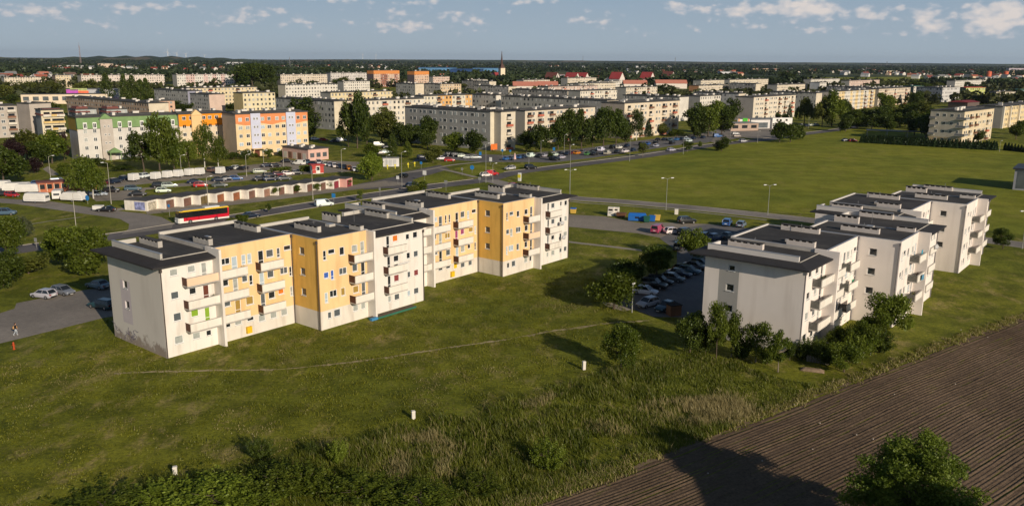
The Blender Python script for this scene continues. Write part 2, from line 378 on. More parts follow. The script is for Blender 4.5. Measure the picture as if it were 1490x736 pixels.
    poly_sheet('road', [(-30, 286), (0, 288.5), (75.5, 293.5), (141, 303.5), (209, 311), (235, 316), (252, 325), (250, 332), (176, 341.5), (187, 333), (188, 326), (174, 318.5), (101, 308), (23, 297), (-30, 293)], .024, MATS['old_asphalt'])
    # drive from the junction up to the car parks
    poly_sheet('road', [(520, 268), (552, 262), (575, 257), (590, 250), (640, 240), (655, 246), (612, 258), (640, 268), (600, 276), (560, 274), (530, 276)], .012, MATS['asphalt'])
    poly_sheet('car_park', [(140, 293), (205, 290), (212, 276), (330, 266), (440, 254), (520, 249), (525, 236), (440, 232), (310, 246), (200, 259), (146, 263), (118, 274), (128, 284)], .010, MATS['gravel'])
    poly_sheet('verge', [(148, 276), (200, 269), (262, 262.5), (312, 257.5), (312, 261.5), (262, 267), (205, 274), (150, 281)], .02, MATS['verge_grass'])
    poly_sheet('verge', [(345, 252), (392, 247.5), (393, 251.5), (346, 256)], .02, MATS['verge_grass'])
    poly_sheet('forecourt', [(214, 312), (300, 303), (400, 291), (525, 275), (600, 268), (560, 263), (525, 268), (400, 284), (300, 296), (212, 305)], .014, MATS['gravel'])
    poly_sheet('pavement', [(106, 309), (150, 309), (203, 303), (214, 309), (205, 303.5), (203, 300.5), (150, 305), (112, 305)][:4] + [(205, 300), (150, 305.5)], .016, MATS['concrete_path'])
    poly_sheet('car_park', [(600, 236), (640, 231), (700, 236), (760, 236), (830, 237), (905, 228), (1000, 216), (1035, 206), (1040, 199), (990, 198), (920, 206), (850, 216), (780, 222), (735, 226), (690, 224), (655, 221), (610, 226)], .014, MATS['dark_asphalt'])
    poly_sheet('verge', [(742, 240), (812, 236), (870, 229), (915, 222), (975, 213), (1010, 208), (1028, 207), (1000, 214), (935, 223), (815, 238.5), (750, 246)], .03, MATS['verge_grass'])
    poly_sheet('verge', [(600, 262), (618, 256), (650, 253), (680, 259), (640, 266), (612, 268)], .03, MATS['meadow_grass'])
    poly_sheet('verge', [(660, 245), (700, 240), (722, 245), (738, 250), (705, 257), (690, 258)], .03, MATS['meadow_grass'])
    ribbon('footpath', [(588, 252), (625, 246.5), (660, 240), (700, 236)], -1, 1, .034, MATS['concrete_path'])
    ribbon('footpath', [(640, 246), (660, 250), (692, 258)], -1, 1, .036, MATS['concrete_path'])
    poly_sheet('forecourt', [(1040, 208), (1080, 200), (1110, 203), (1160, 194), (1165, 186), (1060, 186), (1000, 197)], .011, MATS['old_asphalt'])
    # yard of the pale building
    poly_sheet('car_park', [(828, 312), (880, 315), (933, 325), (944, 323), (1029, 326), (1062, 329), (1140, 338), (1120, 372), (1026, 362), (990, 352), (928, 339.5), (828, 330)], .012, MATS['gravel'])
    poly_sheet('car_park', [(1030, 326.5), (1062, 329.5), (1150, 340), (1110, 420), (1060, 480), (1026, 462), (951, 461), (898, 441), (940, 408), (985, 388), (985, 365), (960, 347), (985, 333)], .018, MATS['dark_asphalt'])
    poly_sheet('footpath', [(872, 437), (903, 443), (920, 450), (908, 453), (884, 446)], .02, MATS['concrete_path'])
    ribbon('footpath', [(800, 347), (833, 352.5), (890, 359), (950, 366.5)], -.7, .7, .014, MATS['concrete_path'])
    # yard of the yellow building
    poly_sheet('car_park', [(-80, 466), (0, 455.5), (21, 449), (24, 441), (76, 431), (125, 421.5), (200, 412), (260, 430), (200, 455), (152, 462), (76, 481), (0, 499.5), (-80, 515)], .012, MATS['old_asphalt'])
    ribbon('footpath', [(45, 326), (75, 321.5), (117, 316)], -.35, .35, .012, MATS['concrete_path'], wob=.1)
    ribbon('footpath', [(200, 300)], -1, 1, .01, MATS['concrete_path']) if False else None
    poly_sheet('footpath', [(62, 246), (70, 242), (86, 254), (76, 256)], .014, MATS['concrete_path'])
    for seg in ([(166, 543), (210, 541), (300, 539), (398, 537.5)], [(470, 531), (510, 527), (545, 522)], [(560, 521), (598, 514), (640, 508)], [(655, 505), (700, 499), (735, 494)], [(768, 489), (800, 482), (850, 476), (884, 470), (935, 467)]):
        ribbon('trail', seg, -.26, .2, .012, MATS['trail_earth'], wob=.2, n=12)
    ribbon('trail', [(166, 543), (300, 539), (398, 537.5), (470, 531), (545, 522), (598, 514), (655, 505), (735, 494), (800, 482), (884, 470), (945, 466)], -.1, .1, .011, MATS['trail_earth'], wob=.07, n=14)
    # ground under the tall weeds and the strip along the field
    field_edge = [(745, 736), (830, 706), (920, 680), (1025, 640), (1095, 610), (1195, 572), (1295, 532), (1420, 487), (1490, 460), (1560, 437)]
    ploughed(field_edge)
    ribbon('verge', field_edge, -.4, .35, .02, mat('earth_bank', (.17, .12, .075), .95, .3, .8, bump=.5), wob=.3)
    poly_sheet('field', [(1085, 119), (1200, 117.5), (1500, 121), (1560, 119), (1500, 113.5), (1300, 112), (1120, 113.5)], .02, MATS['meadow_grass'])
    poly_sheet('field', [(180, 106.5), (420, 108), (420, 106), (200, 104.5)], .02, MATS['meadow_grass'])
    return field_edge

def ploughed(edge):
    """ridged field: real furrows parallel to its edge"""
    m, nt, b = new_mat('tilled_soil'); b.inputs['Roughness'].default_value = .95; b.inputs['Specular IOR Level'].default_value = .1
    geo = nt.nodes.new('ShaderNodeNewGeometry').outputs['Position']
    n1 = noise(nt, geo, .06, 5, .6, (1, .35, 1), R(-37)); n2 = noise(nt, geo, 3.2, 6, .75); n3 = noise(nt, geo, .9, 4, .6)
    c = ramp(nt, n1, [(.3, (.098, .067, .044)), (.55, (.138, .096, .063)), (.75, (.19, .132, .088))])
    c = mixc(nt, 1.0, c, ramp(nt, n2, [(.3, (.55,) * 3), (.5, (1,) * 3), (.75, (1.5, 1.48, 1.4))]), 'MULTIPLY')
    c = mixc(nt, 1.0, c, ramp(nt, n3, [(.3, (.85,) * 3), (.7, (1.15,) * 3)]), 'MULTIPLY')
    nt.links.new(c, b.inputs['Base Color']); bump(nt, b, n2, .8, .08)
    a, c2 = G(920, 680), G(1420, 487)
    u = (c2 - a).normalized(); v = Vector((u.y, -u.x, 0))                 # v points into the field
    us = np.concatenate([np.linspace(-40, 120, 90), np.linspace(123, 340, 40)])
    vs = [0.0]
    pitch = .42
    rows = int(150 / pitch)
    prof = [(0, -.05), (.22, -.03), (.36, .05), (.62, .06), (.78, .0)]
    vv, hh = [], []
    r = np.random.default_rng(3)
    for k in range(rows):
        amp = r.uniform(.12, .62) * (1.8 if r.random() < .12 else 1); off = r.uniform(-.03, .03)
        for t, h in prof: vv.append(.25 + k * pitch + t * pitch + off * (t > .2)); hh.append(h * amp)
    vv = np.array(vv); hh = np.array(hh)
    U, V = np.meshgrid(us, vv, indexing='ij')
    wav = .5 * np.sin(U / 29) + .22 * np.sin(U / 11.3 + 1) + .08 * np.sin(U / 4.1 + 2)
    Z = hh[None, :] + .03 + r.normal(0, .016, U.shape)
    X = a.x + u.x * U + v.x * (V + wav * np.clip(V, 0, 1)); Y = a.y + u.y * U + v.y * (V + wav * np.clip(V, 0, 1))
    n0, n1_ = U.shape
    co = np.stack([X, Y, Z], -1).reshape(-1, 3)
    i = np.arange(n0 - 1)[:, None] * n1_ + np.arange(n1_ - 1)[None, :]
    fa = np.stack([i, i + 1, i + n1_ + 1, i + n1_], -1).reshape(-1, 4)[:, ::-1]
    me = bpy.data.meshes.new('ploughed_field'); me.vertices.add(len(co)); me.vertices.foreach_set('co', co.reshape(-1).astype(np.float32))
    me.loops.add(len(fa) * 4); me.loops.foreach_set('vertex_index', fa.reshape(-1).astype(np.int32))
    me.polygons.add(len(fa)); me.polygons.foreach_set('loop_start', np.arange(0, len(fa) * 4, 4, dtype=np.int32))
    me.materials.append(m); me.update(); me.validate()
    tag(link('ploughed_field', me), kind='structure')
# ---------------------------------------------------------------- the two stepped apartment buildings
def wall_plane(mb, P, a0, a1, z0, z1, holes, mfun, reveal=.16, cuts=()):
    """wall in the plane P(a, z, depth) with real openings; mfun(a, z) gives the material slot"""
    A = sorted({a0, a1, *[min(max(v, a0), a1) for h in holes for v in (h[0], h[0] + h[2])], *[c for c in cuts if a0 < c < a1]})
    Z = sorted({z0, z1, 2.7, *[min(max(v, z0), z1) for h in holes for v in (h[1], h[1] + h[3])]})
    Z = [z for z in Z if z0 <= z <= z1]
    for i in range(len(A) - 1):
        run = None
        for j in range(len(Z) - 1):
            ca, cz = (A[i] + A[i + 1]) / 2, (Z[j] + Z[j + 1]) / 2
            if any(h[0] < ca < h[0] + h[2] and h[1] < cz < h[1] + h[3] for h in holes): continue
            mb.face([P(A[i], Z[j], 0), P(A[i + 1], Z[j], 0), P(A[i + 1], Z[j + 1], 0), P(A[i], Z[j + 1], 0)], mfun(ca, cz))
    for (a, z, w, h) in holes:
        k = mfun(a + w / 2, z + h / 2); b, t = a + w, z + h
        for p, q in (((a, z), (b, z)), ((b, z), (b, t)), ((b, t), (a, t)), ((a, t), (a, z))):
            mb.face([P(*p, 0), P(*q, 0), P(*q, reveal), P(*p, reveal)], k)
_win = {}
def window_meshes(w, h):
    k = (round(w, 1), round(h, 1))
    if k not in _win:
        w, h = k; f = .085; b = MB()
        b.box(-w / 2, w / 2, -.05, .05, 0, f); b.box(-w / 2, w / 2, -.05, .05, h - f, h)
        b.box(-w / 2, -w / 2 + f, -.05, .05, f, h - f); b.box(w / 2 - f, w / 2, -.05, .05, f, h - f)
        if w > 1.25: b.box(-.035, .035, -.045, .045, f, h - f)
        if h > 1.3: b.box(-w / 2 + f, w / 2 - f, -.045, .045, h * .32, h * .32 + .06)
        b.box(-w / 2 - .06, w / 2 + .06, -.24, -.05, -.05, 0)     # sill
        p = MB(); p.box(-w / 2 + f, w / 2 - f, -.01, .01, f, h - f)
        _win[k] = (b.mesh('window', [MATS['white_frame']]), p.mesh('pane', [None]))
    return _win[k]
PANES = ['glass_dark', 'glass_dark', 'glass_dark', 'glass_curtain', 'glass_curtain', 'glass_mid', 'glass_mid', 'glass_pale']
def put_window(root, x, y, z, w, h, rz=0.0, pane=None, depth=.1, name='window'):
    fm, pm = window_meshes(w, h)
    dx, dy = math.sin(rz) * -depth, math.cos(rz) * depth
    o = link(name, fm, root, (x + dx, y + dy, z), rz)
    p = link('pane', pm, o)
    p.material_slots[0].link = 'OBJECT'; p.material_slots[0].material = MATS[pane or rnd.choice(PANES)]
    return o
def slot_objmat(o, m, i=0):
    o.material_slots[i].link = 'OBJECT'; o.material_slots[i].material = m
def make_balcony(root, x0, z0, w, y0, out, pal, side='l', slats='railing_dark', colour='panel'):
    """slab and solid front panel; the open end carries a slatted railing"""
    b = MB(); y1 = y0 - out
    b.box(x0, x0 + w, y1, y0 - .003, z0 - .16, z0, 1)
    b.box(x0 + .02, x0 + w - .02, y1 - .02, y1 + .1, z0 + .02, z0 + 1.02, 0)
    b.box(x0, x0 + w, y1 - .05, y1 + .13, z0 + 1.02, z0 + 1.07, 1)
    o = b.build('balcony', [MATS[pal[colour]], MATS['concrete']], root)
    for sd in side:
        r = MB(); xx = x0 if sd == 'l' else x0 + w - .06
        n = max(4, int(out / .13))
        for i in range(n):
            ya = y1 + .14 + (out - .2) * i / n; r.box(xx, xx + .05, ya, ya + .085, z0 + .03, z0 + .98)
        r.box(xx - .01, xx + .06, y1 + .1, y0 - .01, z0 + .98, z0 + 1.04)
        r.build('railing', [MATS[slats]], o)
    return o
def make_chimney(root, x, y0, y1, z, h=1.0, w=.62, mats=None):
    b = MB(); b.box(x - w / 2, x + w / 2, y0, y1, z, z + h * .7)
    n = max(2, int(round((y1 - y0) / 1.05)))
    for i in range(n + 1):
        yy = y0 + (y1 - y0 - .28) * i / n; b.box(x - w / 2, x + w / 2, yy, yy + .28, z + h * .7, z + h * .93)
    b.box(x - w / 2 + .16, x + w / 2 - .16, y0 + .05, y1 - .05, z + h * .7, z + h * .9, 1)  # near-black core shows between the posts under the cap
    o = b.build('chimney', [MATS[mats or 'concrete'], MATS['near_black']], root)
    c = MB(); c.box(x - w / 2 - .07, x + w / 2 + .07, y0 - .07, y1 + .07, z + h * .93, z + h); c.build('chimney_cap', [MATS['roof_felt']], o)
    return o

def stepped_building(name, label, cat, origin, theta, scale, pal, specs, gable_strip, gable_windows):
    root = thing(name, label, cat, origin, theta, None, scale)
    HW, HY, D = 11.85, 13.0, 13.5
    roof_m = [MATS['roof_felt'], MATS['concrete']]
    nwin = 0
    for bi, S in enumerate(specs):
        s0 = S['s0']; s1 = S['s1']; y = -S['t']; kind = S['kind']; fin = S['fin']
        (wa, wb), (ya, yb) = ((s0, fin), (fin, s1)) if kind == 'L' else ((fin, s1), (s0, fin))
        wins = S['wins']
        # --- white half with the dark overhanging eaves
        b = MB(); mats = [MATS[pal['white']], MATS[pal['gable']], MATS[pal['strip']], MATS[pal['base']]]
        hol = [(w[0], w[1], w[2], w[3]) for w in wins if wa <= w[0] < wb]
        wall_plane(b, lambda a, z, d: (a, y + d, z), wa, wb, 0, HW, hol, lambda a, z: 0)
        gm = (lambda a, z: 2 if (gable_strip and gable_strip[0] < a < gable_strip[1] and gable_strip[2] < z < gable_strip[3]) else 1)
        if kind == 'L':
            gh = gable_windows if bi == 0 else []
            wall_plane(b, lambda a, z, d: (wa + d, a, z), y, y + D, 0, HW, gh, gm if bi == 0 else (lambda a, z: 1), .2, gable_strip[:2] if gable_strip else ())
            for g in gh: put_window(root, wa, g[0] + g[2] / 2, g[1], g[2], g[3], -math.pi / 2, 'glass_dark', .16)
        else:
            b.face([(wb, y, 0), (wb, y + D, 0), (wb, y + D, HW), (wb, y, HW)], 0)
        b.face([(wb, y + D, 0), (wa, y + D, 0), (wa, y + D, HW), (wb, y + D, HW)], 0)
        b.build('wall', mats, root)
        oL = (1.3 if bi == 0 else .0) if kind == 'L' else 0
        oR = 0 if kind == 'L' else 1.5
        x0, x1 = wa - oL, wb + oR; yf, yk = y - .9, y + D + (1.9 if bi == 0 else 1.0)
        ix0, ix1 = (wa + .9 if kind == 'L' else wa), (wb if kind == 'L' else wb - .9); iy0, iy1 = y + 1.0, y + D - .4
        c = MB(); c.box(x0, x1, yf, yk, HW, HW + .2)
        lo = [(x0, yf, HW + .203), (x1, yf, HW + .203), (x1, yk, HW + .203), (x0, yk, HW + .203)]
        c.hexa(lo, [(ix0, iy0, HW + .56), (ix1, iy0, HW + .56), (ix1, iy1, HW + .56), (ix0, iy1, HW + .56)])
        c.build('eaves', [MATS[pal['eaves']]], root)
        d = MB(); d.box(ix0 + .05, ix1 - .05, iy0 + .05, iy1 - .05, HW + .56, HW + .68, 1, 0); d.build('roof', roof_m, root)
        u = MB(); ux = ix0 if kind == 'L' else ix1 - .3
        u.box(ux, ux + .3, y + 1.25, y + D + .2, HW + .3, HW + 1.3); u.box(ux - .03, ux + .33, y + 1.2, y + D + .25, HW + 1.3, HW + 1.35, 1)
        u.box(ux + (.3 if kind == 'L' else -3.2), ux + (3.2 if kind == 'L' else 0), y + D - .1, y + D + .2, HW + .3, HW + 1.15)
        u.build('parapet', [MATS[pal['upstand']], MATS['coping']], root)
        # --- taller half with the flat roof
        b = MB(); mats = [MATS[pal['upper']], MATS[pal['base']], MATS[pal['side']], MATS['concrete']]
        hol = [(w[0], w[1], w[2], w[3]) for w in wins if ya <= w[0] < yb]
        wall_plane(b, lambda a, z, d: (a, y + d, z), ya, yb, 0, HY, hol, lambda a, z: 1 if z < 2.7 else 0)
        if kind == 'R':
            sh = [(-5.8 + 5.8 - 2.75, zz, 1.15, 1.05) for zz in (10.35, 7.4, 4.45)]
            wall_plane(b, lambda a, z, d: (ya + d, a, z), y, y + D, 0, HY, sh, lambda a, z: 1 if z < 2.7 else 2, .2)
            for g in sh: put_window(root, ya, g[0] + g[2] / 2, g[1], g[2], g[3], -math.pi / 2, 'glass_dark', .16)
            b.face([(yb, y, HW), (yb, y + D, HW), (yb, y + D, HY), (yb, y, HY)], 3)
        else:
            b.face([(ya, y, HW), (ya, y + D, HW), (ya, y + D, HY), (ya, y, HY)], 3)
            b.face([(yb, y, 0), (yb, y + D, 0), (yb, y + D, HY), (yb, y, HY)], 0)
        b.face([(yb, y + D, 0), (ya, y + D, 0), (ya, y + D, HY), (yb, y + D, HY)], 0)
        b.build('wall', mats, root)
        d = MB(); d.box(ya + .22, yb - .22, y + .22, y + D - .22, HY - .5, HY - .07, 0); d.build('roof', roof_m, root)
        c = MB()
        c.box(ya, yb, y - .05, y + .24, HY, HY + .05, 0); c.box(ya, ya + .24, y + .24, y + D - .3, HY, HY + .05, 0); c.box(yb - .24, yb, y + .24, y + D - .3, HY, HY + .05, 0)
        c.box(ya + .05, ya + .22, y + .24, y + D - .3, HY - .25, HY, 1); c.box(yb - .22, yb - .05, y + .24, y + D - .3, HY - .25, HY, 1); c.box(ya + .05, yb - .05, y + .05, y + .22, HY - .25, HY, 1)
        c.box(ya, yb, y + D - .3, y + D + .02, HY - .3, HY + pal['back'], 2)
        c.build('parapet', [MATS['coping'], MATS['concrete'], MATS[pal['upstand']]], root)
        # the pillar between the halves
        p = MB(); p.box(fin - .17, fin + .17, y - 1.65, y + .003, 0, HY + .02, 0); p.box(fin - .172, fin + .172, y + .003, y + 1.6, HW + .2, HY + .07, 0)
        p.build('pillar', [MATS[pal['white']]], root)
        # windows, doors
        for w in wins:
            nm = 'balcony_door' if w[3] > 1.35 and w[1] % 3 > .5 and w[2] > .55 and w[4:] != ('n',) else 'window'
            pane = w[4] if len(w) > 4 and w[4] != 'n' else None
            put_window(root, w[0] + w[2] / 2, y, w[1], w[2], w[3], 0, pane, .1, nm)
        for q in S['balcs']:
            make_balcony(root, q[0], q[1], q[2], y, q[3], pal, q[4], pal['slats'], q[5] if len(q) > 5 else 'panel')
        for q in S['chims']: make_chimney(root, q[0], y + q[1], y + q[2], q[3], q[4] if len(q) > 4 else .95, .62, pal['chim'])
        h = MB(); hx, hy = S['hatch']; h.box(hx, hx + 1.1, y + hy, y + hy + 1.0, HY - .07, HY + .3, 0, 1); h.build('roof_hatch', [MATS['concrete'], MATS['coping']], root)
        for (ax, ay, ah) in S['masts']:
            m = MB(); m.cyl((ax, y + ay, HW + .5), (ax, y + ay, HY + ah), .025, n=5); m.box(ax - .3, ax + .3, y + ay - .02, y + ay + .02, HY + ah - .25, HY + ah - .22); m.build('antenna', [MATS['metal_grey']], root)
        for (dx, dy, top) in S['pipes']:
            m = MB(); m.cyl((dx, y + dy, .02), (dx, y + dy, top), .075, n=8); m.box(dx - .14, dx + .14, y + dy - .14, y + dy + .1, top - .05, top + .35); m.build('drainpipe', [MATS[pal['pipe']]], root)
    return root

def housing_materials():
    mat('white_frame', (.78, .77, .74), .5, .04); mat('glass_dark', (.022, .026, .03), .12, .3, .3, spec=.6); mat('glass_mid', (.10, .115, .125), .18, .3, .3, spec=.6)
    mat('glass_curtain', (.34, .36, .34), .3, .3, 1.5, spec=.5); mat('glass_pale', (.42, .50, .55), .25, .2, .4, spec=.6)
    mat('blind_green', (.22, .36, .03), .5); mat('blind_orange', (.62, .17, .02), .5); mat('blind_blue', (.05, .12, .42), .4); mat('blind_purple', (.30, .06, .15), .5)
    mat('blind_ochre', (.34, .22, .05), .5); mat('door_brown', (.13, .04, .025), .5); mat('blind_yellow', (.75, .48, .02), .5); mat('blind_red', (.22, .05, .05), .5)
    mat('concrete', (.44, .41, .37), .9, .2, .5, bump=.2); mat('near_black', (.012, .011, .011), .95); mat('coping', (.40, .41, .43), .45, .1, metal=.4)
    mat('roof_felt', (.050, .047, .046), .9, .35, .16, bump=.2, dirt=((.085, .08, .074), .75, .22)); mat('eaves_dark', (.034, .031, .032), .9, .15, .8)
    m = MATS['roof_felt']; nt = m.node_tree; b = nt.nodes['Principled BSDF']; src = b.inputs['Base Color'].links[0].from_socket; tc = nt.nodes.new('ShaderNodeTexCoord').outputs['Object']
    wv = nt.nodes.new('ShaderNodeTexWave'); wv.inputs['Scale'].default_value = .31; wv.inputs['Distortion'].default_value = .25; wv.inputs['Detail'].default_value = 1; nt.links.new(tc, wv.inputs['Vector'])
    c = mixc(nt, maprange(nt, wv.outputs['Fac'], .93, 1.0, 0, .55), src, (.022, .02, .02)); c = mixc(nt, maprange(nt, noise(nt, tc, .55, 7, .75, (1, .6, 1)), .56, .7, 0, .55), c, (.125, .115, .104)); nt.links.new(c, b.inputs['Base Color'])
    mat('metal_grey', (.3, .3, .3), .5, .05, metal=.6); mat('pipe_dark', (.07, .055, .05), .5); mat('pipe_grey', (.17, .16, .165), .5)
    mat('stucco_white', (.74, .69, .63), .9, .05, .25, bump=.15, dirt=((.48, .42, .35), .5, .6))
    mat('stucco_base', (.70, .64, .56), .9, .07, .4, bump=.15, dirt=((.42, .36, .30), .5, .7))
    mat('stucco_yellow', (.80, .54, .275), .9, .06, .3, bump=.15, dirt=((.58, .38, .17), .6, .5))
    mat('stucco_amber', (.68, .42, .10), .9, .07, .35, bump=.15, dirt=((.44, .25, .05), .5, .6))
    mat('lilac_strip', (.52, .46, .47), .9, .06); mat('panel_white', (.74, .69, .61), .8, .05, .8, dirt=((.5, .45, .38), .4, 1.2)); mat('panel_peach', (.76, .55, .38), .8, .05)
    mat('railing_dark', (.085, .035, .022), .6, .25, 2); mat('railing_grey', (.13, .13, .115), .6, .25, 2); mat('upstand_grey', (.50, .47, .42), .9, .12, .5)
    mat('stucco_clean', (.78, .71, .65), .9, .04, .25, bump=.12, dirt=((.58, .51, .45), .4, .5)); mat('upstand_clean', (.66, .62, .58), .9, .06, .5)
    mat('grey_strip', (.34, .33, .31), .9, .05); mat('eaves_grey', (.034, .033, .036), .9, .12, .8); mat('chim_pale', (.60, .54, .49), .9, .1, .8)
    # gable with weathered, scribbled foot
    m, nt, b = new_mat('gable_stained'); b.inputs['Roughness'].default_value = .9; b.inputs['Specular IOR Level'].default_value = .2
    geo = nt.nodes.new('ShaderNodeTexCoord').outputs['Object']; sp = nt.nodes.new('ShaderNodeSeparateXYZ'); nt.links.new(geo, sp.inputs[0])
    n1 = noise(nt, geo, .7, 8, .7); low = maprange(nt, sp.outputs[2], .2, 2.9, 1.0, .0)
    a = nt.nodes.new('ShaderNodeMath'); a.operation = 'MULTIPLY_ADD'; nt.links.new(low, a.inputs[0]); a.inputs[1].default_value = .36; nt.links.new(n1, a.inputs[2])
    c = mixc(nt, maprange(nt, a.outputs[0], .66, .84), (.62, .57, .51), (.30, .245, .20))
    c = mixc(nt, maprange(nt, noise(nt, geo, .35, 5, .6, (1, 1, .3)), .45, .75, 0, .5), c, (.50, .45, .40))
    nt.links.new(c, b.inputs['Base Color']); MATS['gable_stained'] = m

def build_housing():
    housing_materials()
    n = 'n'
    A1 = [(1.3, 10.4, 1.1, .9, 'glass_curtain'), (1.2, 7.4, 1.1, 1.0), (1.3, 4.5, 1.1, 1.1, 'glass_mid'), (1.2, 1.5, 1.2, 1.1, 'glass_curtain'), (3.7, 10.4, 1.1, .9, 'glass_curtain'), (3.7, 7.5, 1.0, .9, 'glass_dark'),
          (3.7, 4.5, 1.1, 1.0, 'blind_green'), (3.7, 1.5, 1.1, .9, 'glass_curtain'), (5.6, 9.3, .8, 2.1, 'glass_curtain'), (5.6, 6.3, .9, 2.1, 'door_brown'), (5.6, 3.3, .8, 2.1, 'blind_green'), (5.6, 1.5, .8, .8),
          (8.4, 10.5, 1.4, .9, 'glass_dark'), (10.0, 9.4, .9, 2.0, 'glass_pale'), (11.5, 10.0, .7, 1.4, 'glass_pale'), (12.4, 10.0, .7, 1.4, 'glass_pale'), (14.1, 9.4, .9, 2.1, 'glass_dark'), (15.4, 10.3, 1.2, 1.1, 'glass_mid'), (17.1, 10.0, .6, 1.4, n), (18.3, 10.8, 1.2, .7, 'glass_dark'),
          (8.4, 7.6, 1.0, .9), (10.0, 6.3, .8, 2.1, 'glass_curtain'), (11.4, 7.6, .9, .9, 'glass_mid'), (12.5, 7.0, .6, 1.4, n), (14.1, 6.3, .8, 2.1, 'glass_pale'), (15.4, 7.4, 1.1, 1.0, 'glass_mid'), (17.5, 7.5, 1.3, 1.0, 'glass_mid'), (19.0, 7.0, .5, 1.4, n),
          (8.3, 4.8, 1.2, .7, 'glass_mid'), (10.1, 3.3, .9, 2.1, 'blind_ochre'), (11.8, 4.3, 1.2, 1.2, 'blind_ochre'), (14.1, 3.3, .8, 2.1), (15.4, 4.4, 1.1, 1.0), (17.0, 4.7, 1.0, .8, 'blind_orange'), (19.0, 4.1, .5, 1.4, n),
          (8.2, 1.9, 1.1, .6, 'glass_dark'), (9.9, 1.9, 1.1, .6, 'glass_curtain'), (11.8, 2.0, 1.1, .6, 'glass_dark'), (13.6, 1.5, 1.1, 1.0, 'glass_curtain'), (15.5, 1.5, 1.1, 1.0, 'glass_curtain'), (17.3, 1.5, 1.1, 1.0, 'glass_curtain')]
    A2 = [(20.5, 9.9, .6, 1.4, n), (21.4, 10.6, 1.2, .7, 'glass_dark'), (23.4, 10.1, .9, 1.2), (25.6, 10.1, 1.1, 1.1, 'glass_curtain'), (27.2, 9.4, .8, 2.1, 'glass_curtain'), (20.5, 7.3, .9, .9, 'blind_blue'), (21.7, 6.9, .6, 1.4, 'blind_blue'), (23.2, 7.3, 1.4, 1.0, 'glass_mid'),
          (25.6, 7.3, 1.0, 1.1), (27.2, 6.3, .8, 2.1, 'glass_dark'), (20.5, 3.8, .6, 1.5, 'glass_pale'), (21.4, 4.4, 1.3, 1.0, 'glass_dark'), (23.4, 4.2, .8, 1.2, 'blind_ochre'), (25.6, 4.1, 1.1, 1.1, 'blind_ochre'), (27.2, 3.3, .8, 2.1), (20.9, 1.4, .7, 1.0, 'glass_mid'), (22.0, 1.4, 1.2, 1.1, 'glass_mid'),
          (25.5, 1.4, 1.0, 1.0, 'glass_curtain'), (27.0, 1.4, .9, 1.0, 'glass_curtain'),
          (32.2, 9.4, .7, 2.1, 'glass_dark'), (33.5, 10.4, 1.1, 1.0, 'blind_orange'), (36.2, 10.3, .8, .9, 'glass_dark'), (37.7, 10.3, 1.0, 1.0, 'glass_dark'), (32.3, 6.3, .7, 2.1), (33.6, 7.3, 1.1, 1.0, 'glass_dark'), (36.3, 7.3, .8, 1.0, 'glass_dark'), (37.8, 7.3, 1.0, 1.0, 'glass_mid'),
          (32.3, 3.3, .7, 2.1, 'glass_dark'), (33.6, 4.2, 1.1, 1.1, 'blind_red'), (36.4, 4.3, .7, 1.0, 'glass_mid'), (37.8, 4.3, 1.0, 1.0, 'blind_red'), (32.3, 1.3, .7, 1.0), (33.6, 1.3, 1.1, 1.0, 'glass_mid'), (36.3, 1.4, .7, .9, 'glass_pale'), (37.7, 1.4, 1.1, 1.0, 'glass_mid')]
    A3 = [(48.0, 10.6, 1.1, .8, 'glass_pale'), (49.4, 9.4, .9, 2.0, 'glass_mid'), (50.9, 10.0, .5, 1.4, 'glass_dark'), (51.8, 10.0, .5, 1.4, 'glass_dark'), (53.5, 9.4, .8, 2.1, 'glass_dark'), (54.8, 10.4, 1.1, 1.1, 'glass_mid'), (56.5, 10.0, .6, 1.4, 'glass_pale'), (57.7, 10.8, 1.2, .7, 'glass_dark'),
          (48.1, 7.6, .7, .9), (49.4, 6.3, .8, 2.1, 'glass_curtain'), (50.9, 7.3, 1.3, 1.0, 'blind_ochre'), (53.4, 6.3, .8, 2.1, 'blind_purple'), (54.8, 7.4, 1.0, 1.0, 'blind_purple'), (56.9, 7.5, 1.2, .9, 'blind_ochre'), (58.4, 7.0, .5, 1.4, 'glass_pale'),
          (48.1, 4.9, 1.0, .5), (49.4, 3.3, .8, 2.1, 'glass_dark'), (51.1, 4.3, 1.1, 1.1, 'glass_mid'), (53.5, 3.3, .8, 2.1, 'glass_pale'), (54.8, 4.3, 1.1, 1.1, 'glass_curtain'), (56.6, 4.6, .8, .8, 'glass_dark'), (58.4, 4.1, .5, 1.4, 'glass_dark'),
          (49.2, 2.0, 1.1, .5, 'glass_dark'), (51.1, 2.0, 1.1, .5, 'glass_dark'), (53.0, 1.6, 1.0, 1.0, 'blind_yellow'), (54.8, 1.5, 1.1, .9, 'glass_mid'), (56.8, 1.5, 1.0, 1.0, 'glass_mid')]
